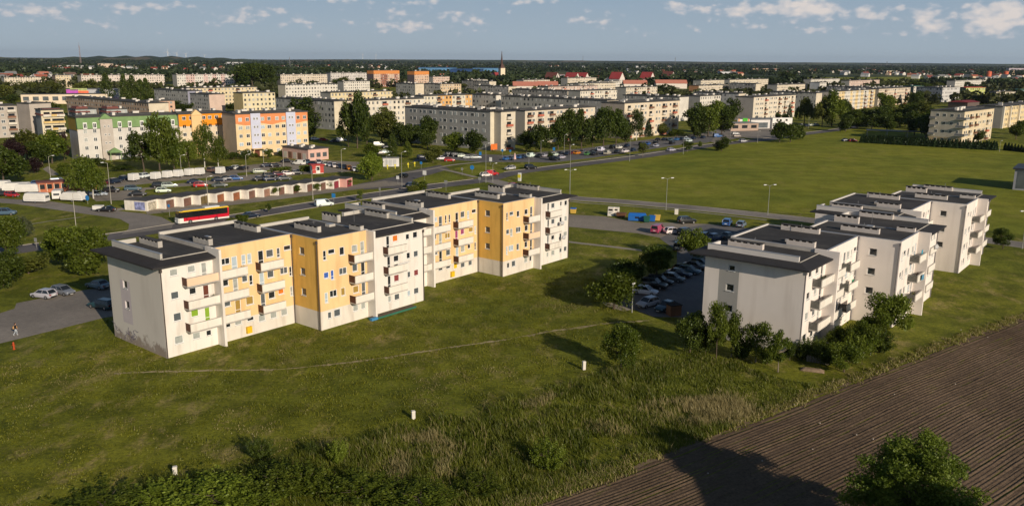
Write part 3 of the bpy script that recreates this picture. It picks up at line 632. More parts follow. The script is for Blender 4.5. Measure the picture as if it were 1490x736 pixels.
    A4 = [(60.2, 9.9, .5, 1.4, n), (61.1, 10.6, 1.1, .7, 'glass_mid'), (63.1, 10.1, .8, 1.1), (65.3, 10.2, 1.0, 1.0, 'glass_dark'), (66.9, 9.4, .8, 2.1, 'glass_mid'), (60.2, 7.4, .9, .9, 'glass_mid'), (61.3, 6.9, .7, 1.4, n), (62.9, 7.3, 1.4, 1.0, 'glass_mid'), (65.4, 7.2, 1.0, 1.1), (67.0, 6.3, .7, 2.1),
          (60.2, 3.8, .5, 1.5, 'glass_pale'), (60.9, 4.3, 1.4, 1.0, 'glass_pale'), (63.1, 4.1, .8, 1.2, 'glass_mid'), (65.4, 4.2, .9, 1.1, 'glass_dark'), (67.0, 3.3, .7, 2.1, 'glass_dark'), (60.5, 1.3, .7, 1.0), (61.8, 1.3, 1.1, 1.1, 'glass_mid'), (65.4, 1.4, 1.0, 1.0), (66.9, 1.4, .7, 1.0, 'glass_dark'),
          (72.1, 9.4, .6, 2.1, 'glass_dark'), (73.3, 10.3, 1.1, 1.0, 'glass_mid'), (76.1, 10.4, .6, .9, 'glass_dark'), (77.5, 10.3, .9, 1.0), (72.2, 6.3, .6, 2.1), (73.4, 7.3, 1.1, 1.0, 'glass_mid'), (76.0, 7.3, .8, 1.0, 'glass_dark'), (77.6, 7.3, .9, 1.0),
          (72.2, 3.3, .6, 2.1), (73.5, 4.3, 1.0, .9, 'glass_dark'), (76.1, 4.2, .7, 1.0, 'glass_dark'), (77.4, 4.4, 1.2, .9, 'glass_curtain'), (72.1, 1.3, .7, .9, 'glass_curtain'), (73.6, 1.3, 1.1, 1.0, 'glass_curtain'), (76.2, 1.4, .8, .9, 'glass_mid'), (77.6, 1.4, 1.0, 1.0, 'glass_mid')]
    def specs(peach=True, panes=True):
        def W(L): return L if panes else [w[:4] + (('n',) if w[4:] == ('n',) else ()) for w in L]
        Z = (3.0, 6.0, 9.0)
        pe = 'peach' if peach else 'panel'
        return [dict(kind='L', s0=0, s1=19.7, t=0, fin=7.4, wins=W(A1), balcs=[(2.8, z, 4.42, 1.25, 'l', pe if z > 8 else 'panel') for z in Z] + [(7.6, z, 4.0, 1.25, '') for z in Z] + [(13.6, z, 3.7, 1.3, 'l') for z in Z],
                     chims=[(4.3, 7.4, 12.3, 12.5), (8.4, 2.0, 5.8, 12.9), (17.7, 4.8, 10.4, 12.9)], hatch=(9.6, 5.6), masts=[(5.2, 9, 1.0), (16.9, 7.2, 1.3)], pipes=[(.06, -.1, 11.2), (19.55, -.1, 12.6)]),
                dict(kind='R', s0=19.7, s1=39.9, t=5.8, fin=28.5, wins=W(A2), balcs=[(24.9, z, 3.4, 1.4, 'l') for z in Z] + [(28.7, z, 2.7, .5, '') for z in ()] + [(31.5, z, 3.8, 1.2, 'l') for z in Z],
                     chims=[(23.2, 4.0, 9.4, 12.9), (28.0, .4, 2.9, 12.9, .8), (31.2, 9.4, 13.1, 12.5, 1.3), (38.6, 6.4, 11.6, 12.5)], hatch=(26.6, 6.0), masts=[(24.2, 6.5, 1.2), (33, 8, 1.6)], pipes=[(19.6, .15, 12.4), (39.8, -.08, 11.0)]),
                dict(kind='L', s0=39.9, s1=59.4, t=0, fin=46.6, wins=W(A3), balcs=[(42.6, z, 3.8, 1.2, 'l') for z in Z] + [(46.9, z, 4.1, 1.25, '') for z in Z] + [(52.9, z, 3.8, 1.3, 'l') for z in Z],
                     chims=[(43.5, 7.0, 12.0, 12.5), (47.6, 2, 5.8, 12.9), (57.2, 4.8, 10.4, 12.9)], hatch=(50.0, 6), masts=[(44.4, 8, 1.1), (56.3, 8, 1.3)], pipes=[(59.25, -.1, 12.6)]),
                dict(kind='R', s0=59.4, s1=79.0, t=5.8, fin=68.2, wins=W(A4), balcs=[(64.9, z, 3.2, 1.4, 'l', pe if z == 6.0 else 'panel') for z in Z] + [(71.5, z, 3.6, 1.2, 'l') for z in Z],
                     chims=[(62.9, 4, 9.4, 12.9), (67.6, .4, 2.9, 12.9, .8), (70.9, 9.4, 13.1, 12.5, 1.3), (77.8, 6.4, 11.6, 12.5)], hatch=(66.2, 6), masts=[(64, 7, 1.2), (76.5, 7.5, 1.2)], pipes=[(59.3, .15, 12.4), (78.9, -.08, 11.0)])]
    palA = dict(back=.36, white='stucco_white', gable='gable_stained', strip='lilac_strip', base='stucco_base', upper='stucco_yellow', side='stucco_amber', panel='panel_white', peach='panel_peach',
                eaves='eaves_dark', upstand='upstand_grey', slats='railing_dark', pipe='pipe_dark', chim='concrete')
    palB = dict(back=.1, white='stucco_clean', gable='stucco_clean', strip='grey_strip', base='stucco_clean', upper='stucco_clean', side='stucco_clean', panel='panel_white', peach='panel_peach',
                eaves='eaves_grey', upstand='upstand_clean', slats='railing_grey', pipe='pipe_grey', chim='chim_pale')
    g = G(243.2, 521.4)
    A = stepped_building('apartment_building', 'stepped four-storey apartment building with yellow and white facade and dark flat roofs', 'apartment building', (g.x, g.y, 0), R(51), None, palA, specs(),
                         (8.0, 10.6, 1.9, 9.3), [(8.7, 7.5, 1.1, 1.05), (8.6, 4.75, 1.1, 1.05)])
    for (x, z, c) in ((11.5, .45, 'gas_yellow'), (52.1, .45, 'gas_yellow')):
        b = MB(); b.box(x, x + .75, -.4, -.003, z, z + .85); b.box(x - .03, x + .78, -.43, -.003, z + .85, z + .9); b.build('meter_box', [mat('gas_yellow', (.80, .50, .02), .5)], A)
    # sprayed scribbles on the stained gable
    rr = random.Random(11); b = MB()
    for k in range(9):
        y = 7.6 + rr.random() * 5; z = .7 + rr.random() * 1.0; p = Vector((-.02, y, z)); ang = rr.random() * 6
        for i in range(9):
            ang += rr.uniform(-1.5, 1.5); q = p + Vector((0, math.cos(ang) * .28, math.sin(ang) * .22)); q.z = max(.3, min(2.1, q.z))
            b.cyl(p, q, .028, n=4, caps=False); p = q
    b.build('graffiti', [mat('spray_paint', (.10, .09, .13), .7)], A)
    g = G(1161, 517.5)
    B = stepped_building('apartment_building', 'stepped four-storey apartment building in plain pale pinkish white beside the ploughed field', 'apartment building', (g.x, g.y, 0), R(51), (1.05, 1.02, .97), palB, specs(False, False),
                         (8.6, 11.4, 1.2, 9.2), [(9.2, 10.0, .95, .85), (9.2, 7.1, 1.15, 1.0), (9.2, 4.1, 1.15, 1.0)])
    return A, B
# ---------------------------------------------------------------- slab blocks of the estate
T_LIT, T_SH = R(48), R(-41)
def facade_mat(col, win=True, dens=3.0, fl=2.8, band=None, dark=.06):
    key = 'panel_wall_%s' % (tuple(round(c, 2) for c in col),) + ('w' if win else '') + str(band) + str(dens)
    if key in MATS: return MATS[key]
    m, nt, b = new_mat('panel_wall'); b.inputs['Roughness'].default_value = .85; b.inputs['Specular IOR Level'].default_value = .2
    tc = nt.nodes.new('ShaderNodeTexCoord'); ob = tc.outputs['Object']
    c = mixc(nt, maprange(nt, noise(nt, ob, .25, 5), .35, .7), col, tuple(v * .84 for v in col))
    if win:
        uv = tc.outputs['UV']; sp = nt.nodes.new('ShaderNodeSeparateXYZ'); nt.links.new(uv, sp.inputs[0])
        def M(op, a, b_=None):
            n = nt.nodes.new('ShaderNodeMath'); n.operation = op
            for i, v in enumerate((a, b_)):
                if v is None: continue
                if isinstance(v, (int, float)): n.inputs[i].default_value = v
                else: nt.links.new(v, n.inputs[i])
            return n.outputs[0]
        u = M('DIVIDE', sp.outputs[0], dens); v = M('DIVIDE', sp.outputs[1], fl)
        fu, fv = M('FRACT', u), M('FRACT', v)
        wu = M('MULTIPLY', M('GREATER_THAN', fu, .27), M('LESS_THAN', fu, .73)); wv = M('MULTIPLY', M('GREATER_THAN', fv, .34), M('LESS_THAN', fv, .82))
        ins = M('MULTIPLY', M('MULTIPLY', wu, wv), M('GREATER_THAN', sp.outputs[0], 0.0))
        wn = nt.nodes.new('ShaderNodeTexWhiteNoise'); wn.noise_dimensions = '2D'
        cv = nt.nodes.new('ShaderNodeCombineXYZ'); nt.links.new(M('FLOOR', M('MULTIPLY', u, 2)), cv.inputs[0]); nt.links.new(M('FLOOR', v), cv.inputs[1]); nt.links.new(cv.outputs[0], wn.inputs['Vector'])
        gl = ramp(nt, wn.outputs['Value'], [(0, (.03, .035, .04)), (.45, (.05, .055, .06)), (.6, (.22, .22, .22)), (.85, (.45, .45, .43)), (1, (.6, .58, .54))])
        if band:   # coloured panels between the windows of some columns
            w2 = nt.nodes.new('ShaderNodeTexWhiteNoise'); w2.noise_dimensions = '1D'; nt.links.new(M('FLOOR', M('DIVIDE', u, 2)), w2.inputs['W'])
            bm_ = M('MULTIPLY', M('GREATER_THAN', w2.outputs['Value'], .6), M('GREATER_THAN', sp.outputs[0], 0.0))
            c = mixc(nt, bm_, c, band)
        c = mixc(nt, ins, c, gl)
    nt.links.new(c, b.inputs['Base Color']); MATS[key] = m; return m
_wmesh = {}
def simple_window(w, h, tone):
    k = (w, h, tone)
    if k not in _wmesh:
        b = MB(); b.box(-w / 2, w / 2, -.06, .04, 0, h, 0)
        b.box(-w / 2 + .1, -.05, -.075, -.055, .1, h - .1, 1); b.box(.05, w / 2 - .1, -.075, -.055, .1, h - .1, 1)
        _wmesh[k] = b.mesh('window', [MATS['white_frame'], MATS[tone]])
    return _wmesh[k]
def azpx(a, b, H):
    v = G(*b, H) - G(*a, H); return math.atan2(v.y, v.x)
def solve_len(p, az, H, px):
    lo, hi = 2.0, 400.0
    d = Vector((math.cos(az), math.sin(az), 0)); s = 1 if d.x * px else 1
    f = lambda L: PXL(p.x + d.x * L, p.y + d.y * L, H)[0]
    up = f(hi) > f(lo)
    for _ in range(50):
        m = (lo + hi) / 2
        if (f(m) < px) == up: lo = m
        else: hi = m
    return lo
VENT = None
def slab_block(label, corner, xend, H, kind='lit', depth=11.5, col=(.62, .55, .45), side=None, roof='roof_grey', win='tex', bays=3.0, floors=5, vents=6, balc=None, group='slab blocks of the housing estate', name='apartment_block', band=None, length=None, az=None, top=None, side_win=False, bcol=('balc_brown', 'balc_brown', 'balc_pale', 'balc_red')):
    """corner: pixel of the roof corner nearest the camera; kind 'lit': long front runs right from it, 'shade': long front runs left from it"""
    global VENT
    c = G(corner[0], corner[1], H)
    a = az if az is not None else (T_LIT if kind == 'lit' else T_SH)
    if kind == 'lit':
        L = length or solve_len(c, a, H, xend); o = Vector((c.x, c.y, 0))
    else:
        L = length or solve_len(c, a + math.pi, H, xend); o = Vector((c.x - math.cos(a) * L, c.y - math.sin(a) * L, 0))
    root = thing(name, label, 'apartment block', o, a, group)
    side = side or col  # callers pass darker tones for sun-averted walls, their shade painted in
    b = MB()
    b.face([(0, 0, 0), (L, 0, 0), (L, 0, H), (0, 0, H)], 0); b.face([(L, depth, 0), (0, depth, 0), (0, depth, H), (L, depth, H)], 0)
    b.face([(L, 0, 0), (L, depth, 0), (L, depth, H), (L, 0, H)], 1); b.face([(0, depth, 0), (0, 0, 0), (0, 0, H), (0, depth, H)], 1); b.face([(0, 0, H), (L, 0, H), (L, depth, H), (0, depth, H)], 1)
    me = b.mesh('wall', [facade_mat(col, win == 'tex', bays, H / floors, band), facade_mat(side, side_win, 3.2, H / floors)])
    uv = me.uv_layers.new(name='UVMap').data
    off = [(0.02, 0), (L, 0), (L, H), (0.02, H)]
    for pi_ in range(2):
        for j, q in enumerate(off): uv[pi_ * 4 + j].uv = q
    for pi_ in range(2, 4):
        for j, q in enumerate([(0.02, 0), (depth, 0), (depth, H), (0.02, H)]): uv[pi_ * 4 + j].uv = q
    link('wall', me, root)
    r = MB(); r.box(-.25, L + .25, -.3, depth + .3, H + .003, H + .38, 0); r.box(L * .0 + .6, L - .6, depth * .3, depth * .7, H + .38, H + .75, 0); r.build('roof', [MATS[roof]], root)
    if top:   # coloured attic storey band
        t = MB(); t.box(-.06, L + .06, -.08, depth + .08, H - top[1], H + .002); t.build('attic_band', [mat('attic_' + '_'.join('%d' % (v * 100) for v in top[0]), top[0], .8, .06)], root)
    if VENT is None:
        v = MB(); v.box(-1.1, 1.1, -.5, .5, 0, .95, 0); v.box(-1.2, 1.2, -.6, .6, .95, 1.1, 0); VENT = v.mesh('roof_vent', [mat('vent_white', (.66, .62, .56), .9, .1)])
    rr = random.Random(int(corner[0] * 7 + corner[1]))
    for i in range(vents):
        link('roof_vent', VENT, root, (L * (i + .5) / vents + rr.uniform(-.8, .8), depth * rr.choice((.3, .6, .72)), H + .38), rr.choice((0, math.pi / 2)))
    if win == 'mesh':
        fl = H / floors; n = int((L - 2) / bays)
        for f in range(floors):
            for i in range(n):
                x = (L - n * bays) / 2 + (i + .5) * bays + (-.35 if i % 2 else .35)
                if balc and any(abs(x - L * q) < 2.0 for q in balc): continue
                w = 1.7 if (i + f) % 3 else 1.2
                link('window', simple_window(w, 1.45, rr.choice(('glass_dark', 'glass_mid', 'glass_mid', 'glass_curtain'))), root, (x, 0, f * fl + .95))
    if balc:
        fl = H / floors
        for q in balc:
            for f in range(floors):
                bb = MB(); x = L * q; bb.box(x - 1.7, x + 1.7, -1.05, -.003, f * fl + .15, f * fl + .28, 0); bb.box(x - 1.7, x + 1.7, -1.1, -1.02, f * fl + .28, f * fl + 1.25, 1)
                bb.box(x - 1.7, x - 1.62, -1.02, -.003, f * fl + .28, f * fl + 1.2, 1); bb.box(x + 1.62, x + 1.7, -1.02, -.003, f * fl + .28, f * fl + 1.2, 1)
                bb.box(x - 1.3, x + 1.3, -.02, -.004, f * fl + .3, f * fl + 2.3, 2)
                bb.build('balcony', [MATS['vent_white'], MATS[rr.choice(bcol)], MATS['glass_dark']], root)
    return root, L

def build_town():
    mat('roof_grey', (.07, .068, .066), .9, .25, .3); mat('roof_pale', (.22, .22, .22), .9, .2, .3); mat('vent_white', (.66, .62, .56), .9, .1)
    mat('balc_brown', (.20, .10, .06), .7, .2); mat('balc_pale', (.6, .55, .47), .7, .1); mat('balc_ochre', (.6, .42, .16), .7, .1); mat('balc_red', (.45, .13, .08), .7, .1)
    mat('green_tile', (.17, .27, .11), .8, .12, .8); mat('maroon_tile', (.16, .055, .045), .8, .15, .8); mat('red_tile', (.34, .05, .05), .75, .12, .6); mat('salmon_tile', (.44, .17, .12), .8, .12, .6); mat('teal_tile', (.03, .09, .075), .8, .1)
    cream, white, grey, pink, yellow = (.64, .56, .44), (.66, .62, .55), (.36, .35, .325), (.62, .47, .39), (.66, .50, .24)  # grey: shade of walls turned from the sun, put into their colour
    sl = slab_block
    # ---- near row, windows modelled
    build_sign_block(); 
    sl('grey five-storey slab block with white roof vents and cream end wall', (713.5, 163.2), 589, 16, 'shade', 12, grey, (.66, .59, .46), win='mesh', bays=3.2, vents=14)
    sl('narrow cream end of a block with white loggias, right against the grey block', (729, 163.5), 750, 16, 'lit', 30, (.64, .57, .45), (.40, .37, .32), win='mesh', bays=3.0, balc=(.55,), bcol=('balc_pale', 'balc_pale', 'balc_red'), vents=2)
    sl('cream five-storey block with bare grey-brown end wall behind the dark row of trees', (764, 162), 866, 15, 'lit', 12, (.66, .58, .46), (.40, .37, .32), win='mesh', bays=3.3, balc=(.06, .2, .36, .6, .8), vents=7)
    sl('cream five-storey block right of the white birch with four stacks of brown balconies', (909, 151), 989, 17, 'lit', 14, (.68, .58, .44), (.38, .33, .28), win='mesh', bays=3.2, balc=(.08, .3, .46, .7, .9), vents=5)
    sl('cream five-storey block with a wide grey end wall beside the low white shop', (1097, 142), 1158, 15, 'lit', 13, (.68, .6, .48), (.36, .33, .31), win='mesh', bays=3.3, balc=(.28, .6, .74, .92), vents=6)
    sl('long white and yellow five-storey block behind the tall willow and poplar clump', (1213, 134), 1274, 15, 'lit', 12, (.66, .62, .55), (.4, .38, .35), win='tex', bays=2.9, vents=8, band=(.68, .52, .28), balc=(.75, .9))
    sl('pinkish cream five-storey block with round tree before its left half', (1279, 130), 1325, 15, 'lit', 12, (.66, .55, .42), (.45, .38, .3), win='tex', vents=8, balc=(.2, .5, .85))
    build_right_flats()
    # ---- second and third rows
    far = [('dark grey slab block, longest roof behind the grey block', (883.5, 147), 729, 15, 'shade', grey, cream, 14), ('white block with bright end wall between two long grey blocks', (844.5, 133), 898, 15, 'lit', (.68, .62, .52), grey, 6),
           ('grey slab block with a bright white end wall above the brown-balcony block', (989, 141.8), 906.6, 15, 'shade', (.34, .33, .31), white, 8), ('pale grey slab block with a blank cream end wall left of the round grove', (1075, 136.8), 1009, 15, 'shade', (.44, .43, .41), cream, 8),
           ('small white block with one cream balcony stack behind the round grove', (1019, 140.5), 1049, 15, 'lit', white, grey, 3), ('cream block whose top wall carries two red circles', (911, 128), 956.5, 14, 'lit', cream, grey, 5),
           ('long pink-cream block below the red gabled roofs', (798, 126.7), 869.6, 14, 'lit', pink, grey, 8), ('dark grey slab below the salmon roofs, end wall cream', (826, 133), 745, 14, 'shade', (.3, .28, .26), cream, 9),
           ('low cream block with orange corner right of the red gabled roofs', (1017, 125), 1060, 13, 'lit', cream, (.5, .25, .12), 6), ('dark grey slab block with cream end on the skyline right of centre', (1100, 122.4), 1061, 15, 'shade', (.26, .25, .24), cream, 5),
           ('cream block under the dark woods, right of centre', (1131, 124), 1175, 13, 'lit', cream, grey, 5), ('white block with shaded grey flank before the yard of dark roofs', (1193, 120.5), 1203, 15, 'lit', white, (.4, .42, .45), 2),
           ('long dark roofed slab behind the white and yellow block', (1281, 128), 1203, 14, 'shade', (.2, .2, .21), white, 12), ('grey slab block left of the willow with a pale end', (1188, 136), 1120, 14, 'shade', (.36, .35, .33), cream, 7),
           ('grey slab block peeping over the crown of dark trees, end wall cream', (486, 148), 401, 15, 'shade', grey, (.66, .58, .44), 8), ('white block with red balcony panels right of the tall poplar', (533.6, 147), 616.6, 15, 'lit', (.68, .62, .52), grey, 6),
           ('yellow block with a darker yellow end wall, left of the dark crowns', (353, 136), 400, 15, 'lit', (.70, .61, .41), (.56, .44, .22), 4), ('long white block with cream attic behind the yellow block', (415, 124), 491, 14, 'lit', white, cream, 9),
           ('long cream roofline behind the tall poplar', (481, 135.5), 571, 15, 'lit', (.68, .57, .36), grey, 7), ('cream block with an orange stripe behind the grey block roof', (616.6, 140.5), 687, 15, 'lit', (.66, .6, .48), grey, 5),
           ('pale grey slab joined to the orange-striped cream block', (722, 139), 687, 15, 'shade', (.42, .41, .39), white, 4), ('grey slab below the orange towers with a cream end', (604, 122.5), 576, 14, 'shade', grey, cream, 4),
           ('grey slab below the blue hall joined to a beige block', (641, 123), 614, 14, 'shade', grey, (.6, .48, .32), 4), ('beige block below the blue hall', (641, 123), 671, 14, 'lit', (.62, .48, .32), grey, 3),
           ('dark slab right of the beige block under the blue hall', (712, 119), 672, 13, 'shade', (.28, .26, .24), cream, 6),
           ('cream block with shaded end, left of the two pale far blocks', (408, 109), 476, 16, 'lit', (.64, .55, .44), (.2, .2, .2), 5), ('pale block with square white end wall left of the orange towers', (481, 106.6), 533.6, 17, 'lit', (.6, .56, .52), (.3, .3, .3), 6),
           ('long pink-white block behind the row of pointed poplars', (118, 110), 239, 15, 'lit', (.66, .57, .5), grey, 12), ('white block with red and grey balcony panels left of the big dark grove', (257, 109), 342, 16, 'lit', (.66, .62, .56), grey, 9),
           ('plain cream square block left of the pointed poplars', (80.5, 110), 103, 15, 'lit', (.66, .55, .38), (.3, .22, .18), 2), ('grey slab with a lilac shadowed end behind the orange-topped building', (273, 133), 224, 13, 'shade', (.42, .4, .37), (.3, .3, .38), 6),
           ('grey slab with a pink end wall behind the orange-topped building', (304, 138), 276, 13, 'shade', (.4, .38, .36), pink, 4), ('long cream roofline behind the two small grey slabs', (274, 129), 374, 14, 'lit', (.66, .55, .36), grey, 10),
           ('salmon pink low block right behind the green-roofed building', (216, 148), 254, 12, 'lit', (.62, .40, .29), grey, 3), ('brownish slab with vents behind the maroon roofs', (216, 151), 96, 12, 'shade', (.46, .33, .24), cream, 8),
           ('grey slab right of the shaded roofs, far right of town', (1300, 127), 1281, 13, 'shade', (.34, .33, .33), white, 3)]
    far += [('pale block on the skyline just right of the church', (762, 117), 800, 14, 'lit', cream, grey, 4), ('small pale block between the beige block and the church', (686, 116.5), 709, 13, 'lit', white, grey, 2), ('distant cream block above the left salmon roofs', (826, 114), 868, 14, 'lit', cream, grey, 3),
            ('cream block among trees right of the salmon terraces', (1020, 117.5), 1054, 13, 'lit', cream, grey, 3), ('pale distant block right of the cream block under the woods', (1180, 116), 1222, 12, 'lit', white, grey, 3), ('faint pale block above the dark roofed slab', (1236, 118), 1280, 12, 'lit', pink, grey, 3),
            ('pale row of roofs at the far left edge under the hills', (6, 113), 60, 11, 'lit', cream, grey, 4), ('low white block below the pale block with square end wall', (500, 119), 538, 12, 'lit', white, grey, 3), ('beige block between the orange towers and blue hall', (630, 112), 654, 13, 'lit', pink, grey, 2),
            ('white block behind the long pink-cream block', (868, 119.5), 902, 12, 'lit', white, grey, 2), ('long pale block behind the grey slabs right of the red roofs', (1062, 116.5), 1118, 13, 'lit', cream, grey, 5), ('pale slab far behind the yellow-green flats', (1390, 118), 1436, 12, 'lit', white, grey, 3),
            ('grey slab in the middle of town right of the orange-striped block', (740, 126.5), 690, 13, 'shade', (.36, .34, .32), cream, 5), ('cream roofline behind the white block with bright end wall', (842, 122), 896, 13, 'lit', cream, grey, 5)]
    for lab, c, xe, H, k, col, sd, nv in far:
        sl(lab, c, xe, H, k, 11.5, col, sd, vents=nv, balc=(.3, .7) if (k == 'lit' and nv > 4 and c[1] > 125) else None, band=(.58, .42, .38) if 'red and grey' in lab else ((.62, .36, .14) if 'orange stripe' in lab else None))
    # orange towers
    for i, (c, xe, lab) in enumerate((((543.6, 103), 581, 'orange-topped tower block, left one of a joined pair'), ((603, 104), 624, 'orange-topped pink tower block, right one of a joined pair'))):
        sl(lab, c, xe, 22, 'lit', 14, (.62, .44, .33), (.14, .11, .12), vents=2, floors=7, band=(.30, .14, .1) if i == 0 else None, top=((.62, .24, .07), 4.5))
    build_left_flats(); build_low_buildings(); build_red_roofs(); build_landmarks()

def build_sign_block():
    """long sanatorium-like row: green mansard part, orange part, peach and lilac part"""
    root, L = slab_block('white five-storey building with green tiled attic, grey stair tower and yellow-topped end wall', (110.8, 172), 258, 15.6, 'lit', 12, (.62, .59, .54), (.5, .46, .42), az=azpx((110.8, 172), (258, 167), 15.6), win='none', vents=4, group='large coloured flats beyond the garages', name='apartment_building')
    b = MB(); H = 15.6
    b.hexa([(-.1, -.62, H - 3.9), (L + .1, -.62, H - 3.9), (L + .1, 1.0, H - 3.9), (-.1, 1.0, H - 3.9)], [(-.1, -.06, H + .1), (L + .1, -.06, H + .1), (L + .1, 1.0, H + .1), (-.1, 1.0, H + .1)]); b.build('attic_roof', [MATS['green_tile']], root)
    t = MB(); x = L * .27; t.box(x - 2.1, x + 2.1, -1.0, 2, 0, H - .6); t.build('stair_tower', [mat('render_greige', (.46, .41, .36), .9, .08)], root)
    g = MB(); g.hexa([(x - 2.4, -1.3, H - .6), (x + 2.4, -1.3, H - .6), (x + 2.4, 2, H - .6), (x - 2.4, 2, H - .6)], [(x - .1, -.4, H + 1.2), (x + .1, -.4, H + 1.2), (x + .1, 2, H + 1.2), (x - .1, 2, H + 1.2)]); g.build('tower_roof', [MATS['green_tile']], root)
    y = MB(); y.box(-.09, -.004, -.05, 12.05, H - 4.6, H + .3); y.build('sign_panel', [mat('ochre_sign', (.46, .29, .045), .8, .1)], root)
    p = MB(); p.box(x - .5, x + 3.6, -4.2, -1.05, 2.8, 3.0); p.hexa([(x - .8, -4.5, 3.0), (x + 3.9, -4.5, 3.0), (x + 3.9, -1.05, 3.0), (x - .8, -1.05, 3.0)], [(x + 1.4, -2.8, 4.6), (x + 1.7, -2.8, 4.6), (x + 1.7, -2.6, 4.6), (x + 1.4, -2.6, 4.6)])
    for px_ in (x - .3, x + 3.3): p.box(px_ - .12, px_ + .12, -4.0, -3.76, 0, 2.8)
    p.build('porch', [MATS['green_tile']], root)
    rr = random.Random(4)
    for f in range(5):
        for i, fx in enumerate((.07, .16, .40, .50, .62, .72, .84, .94)):
            xx = L * fx
            if f == 4:
                d = MB(); d.box(xx - .65, xx + .65, -.72, .2, H - 4.0, H - 1.7, 0); d.box(xx - .45, xx - .06, -.74, -.72, H - 3.6, H - 2.1, 1); d.box(xx + .06, xx + .45, -.74, -.72, H - 3.6, H - 2.1, 1); d.build('dormer', [MATS['white_frame'], MATS['glass_dark']], root)
            elif rr.random() < .9: link('window', simple_window(1.25, 1.4, rr.choice(('glass_dark', 'glass_mid', 'glass_curtain'))), root, (xx, 0, f * 3 + 1.0))
        if f < 4:
            for s in (-.65, .65): link('window', simple_window(.7, .8, 'glass_dark'), root, (x + s, -1.0, f * 3 + 2.9))
    # orange part
    root, L2 = slab_block('cream building with bright orange top storey and small green gable, half hidden by poplars', (259.5, 167), 331, 15.7, 'lit', 12, (.68, .58, .43), (.5, .42, .33), az=azpx((259.5, 167), (331, 164.4), 15.7), win='none', vents=4, group='large coloured flats beyond the garages', name='apartment_building')
    H = 15.7; rr = random.Random(8)
    o = MB(); o.box(-.04, L2 + .04, -.07, -.004, H - 4.6, H + .2); o.build('attic_band', [mat('bright_orange', (.76, .27, .015), .8, .05)], root)
    s_ = MB(); s_.box(L2 * .34 - 2, L2 * .34 + 2, -.8, -.07, 0, H - .4); s_.hexa([(L2 * .34 - 2.3, -1.1, H - .4), (L2 * .34 + 2.3, -1.1, H - .4), (L2 * .34 + 2.3, 1, H - .4), (L2 * .34 - 2.3, 1, H - .4)], [(L2 * .34 - .1, -.6, H + 1.6), (L2 * .34 + .1, -.6, H + 1.6), (L2 * .34 + .1, 1, H + 1.6), (L2 * .34 - .1, 1, H + 1.6)]); s_.build('stair_tower', [mat('peach_render', (.72, .50, .25), .85, .05)], root)
    for f in range(5):
        for fx in (.1, .24, .5, .62, .76, .9): link('window', simple_window(1.4, 1.4, rr.choice(('glass_dark', 'glass_dark', 'glass_mid'))), root, (L2 * fx, -.07 if f == 4 else 0, f * 3.1 + 1.1))
    # peach, orange and lilac part
    root, L3 = slab_block('peach building with zigzag orange top and two lilac stair strips', (342, 167), 447, 16.2, 'lit', 12, (.74, .57, .34), (.5, .40, .31), az=R(42), win='none', vents=7, group='large coloured flats beyond the garages', name='apartment_building')
    z = MB(); H = 16.2
    def zig(x): return H - 4.4 + 1.9 * abs(((x / L3 * 3.0 + .55) % 1) - .5) * -1 + 1.0
    for i in range(30):
        x0, x1 = L3 * i / 30, L3 * (i + 1) / 30
        z.hexa([(x0, -.06, zig(x0)), (x1, -.06, zig(x1)), (x1, -.004, zig(x1)), (x0, -.004, zig(x0))], [(x0, -.06, H + .2), (x1, -.06, H + .2), (x1, -.004, H + .2), (x0, -.004, H + .2)])
    z.build('attic_band', [mat('terracotta_paint', (.66, .25, .10), .85, .05)], root)
    for fx in (.26, .75):
        s_ = MB(); x = L3 * fx; s_.box(x - 2, x + 2, -.5, -.07, 3.0, H + .2); s_.build('stair_strip', [mat('lilac_paint', (.52, .54, .66), .85, .05)], root)
        e = MB(); e.box(x - 2.4, x + 2.4, -2.4, -.005, 2.9, 3.1); e.box(x - 1.2, x + 1.2, -.03, -.006, 0, 2.4, 1); e.box(x - 2.1, x - 1.9, -2.2, -2.0, 0, 2.9); e.box(x + 1.9, x + 2.1, -2.2, -2.0, 0, 2.9); e.build('porch', [MATS['peach_render'], MATS['door_brown']], root)
        for f in range(4):
            for s in (-.6, .6): link('window', simple_window(.75, 1.0, 'glass_dark'), root, (x + s, -.5, f * 3.1 + 4.6))
    for f in range(5):
        for fx in (.06, .155, .36, .45, .56, .65, .86, .955): link('window', simple_window(1.7 if f % 2 else 1.4, 1.4, rr.choice(('glass_dark', 'glass_mid', 'glass_curtain', 'glass_pale'))), root, (L3 * fx, -.06 if f == 4 else 0, f * 3.1 + 1.1))

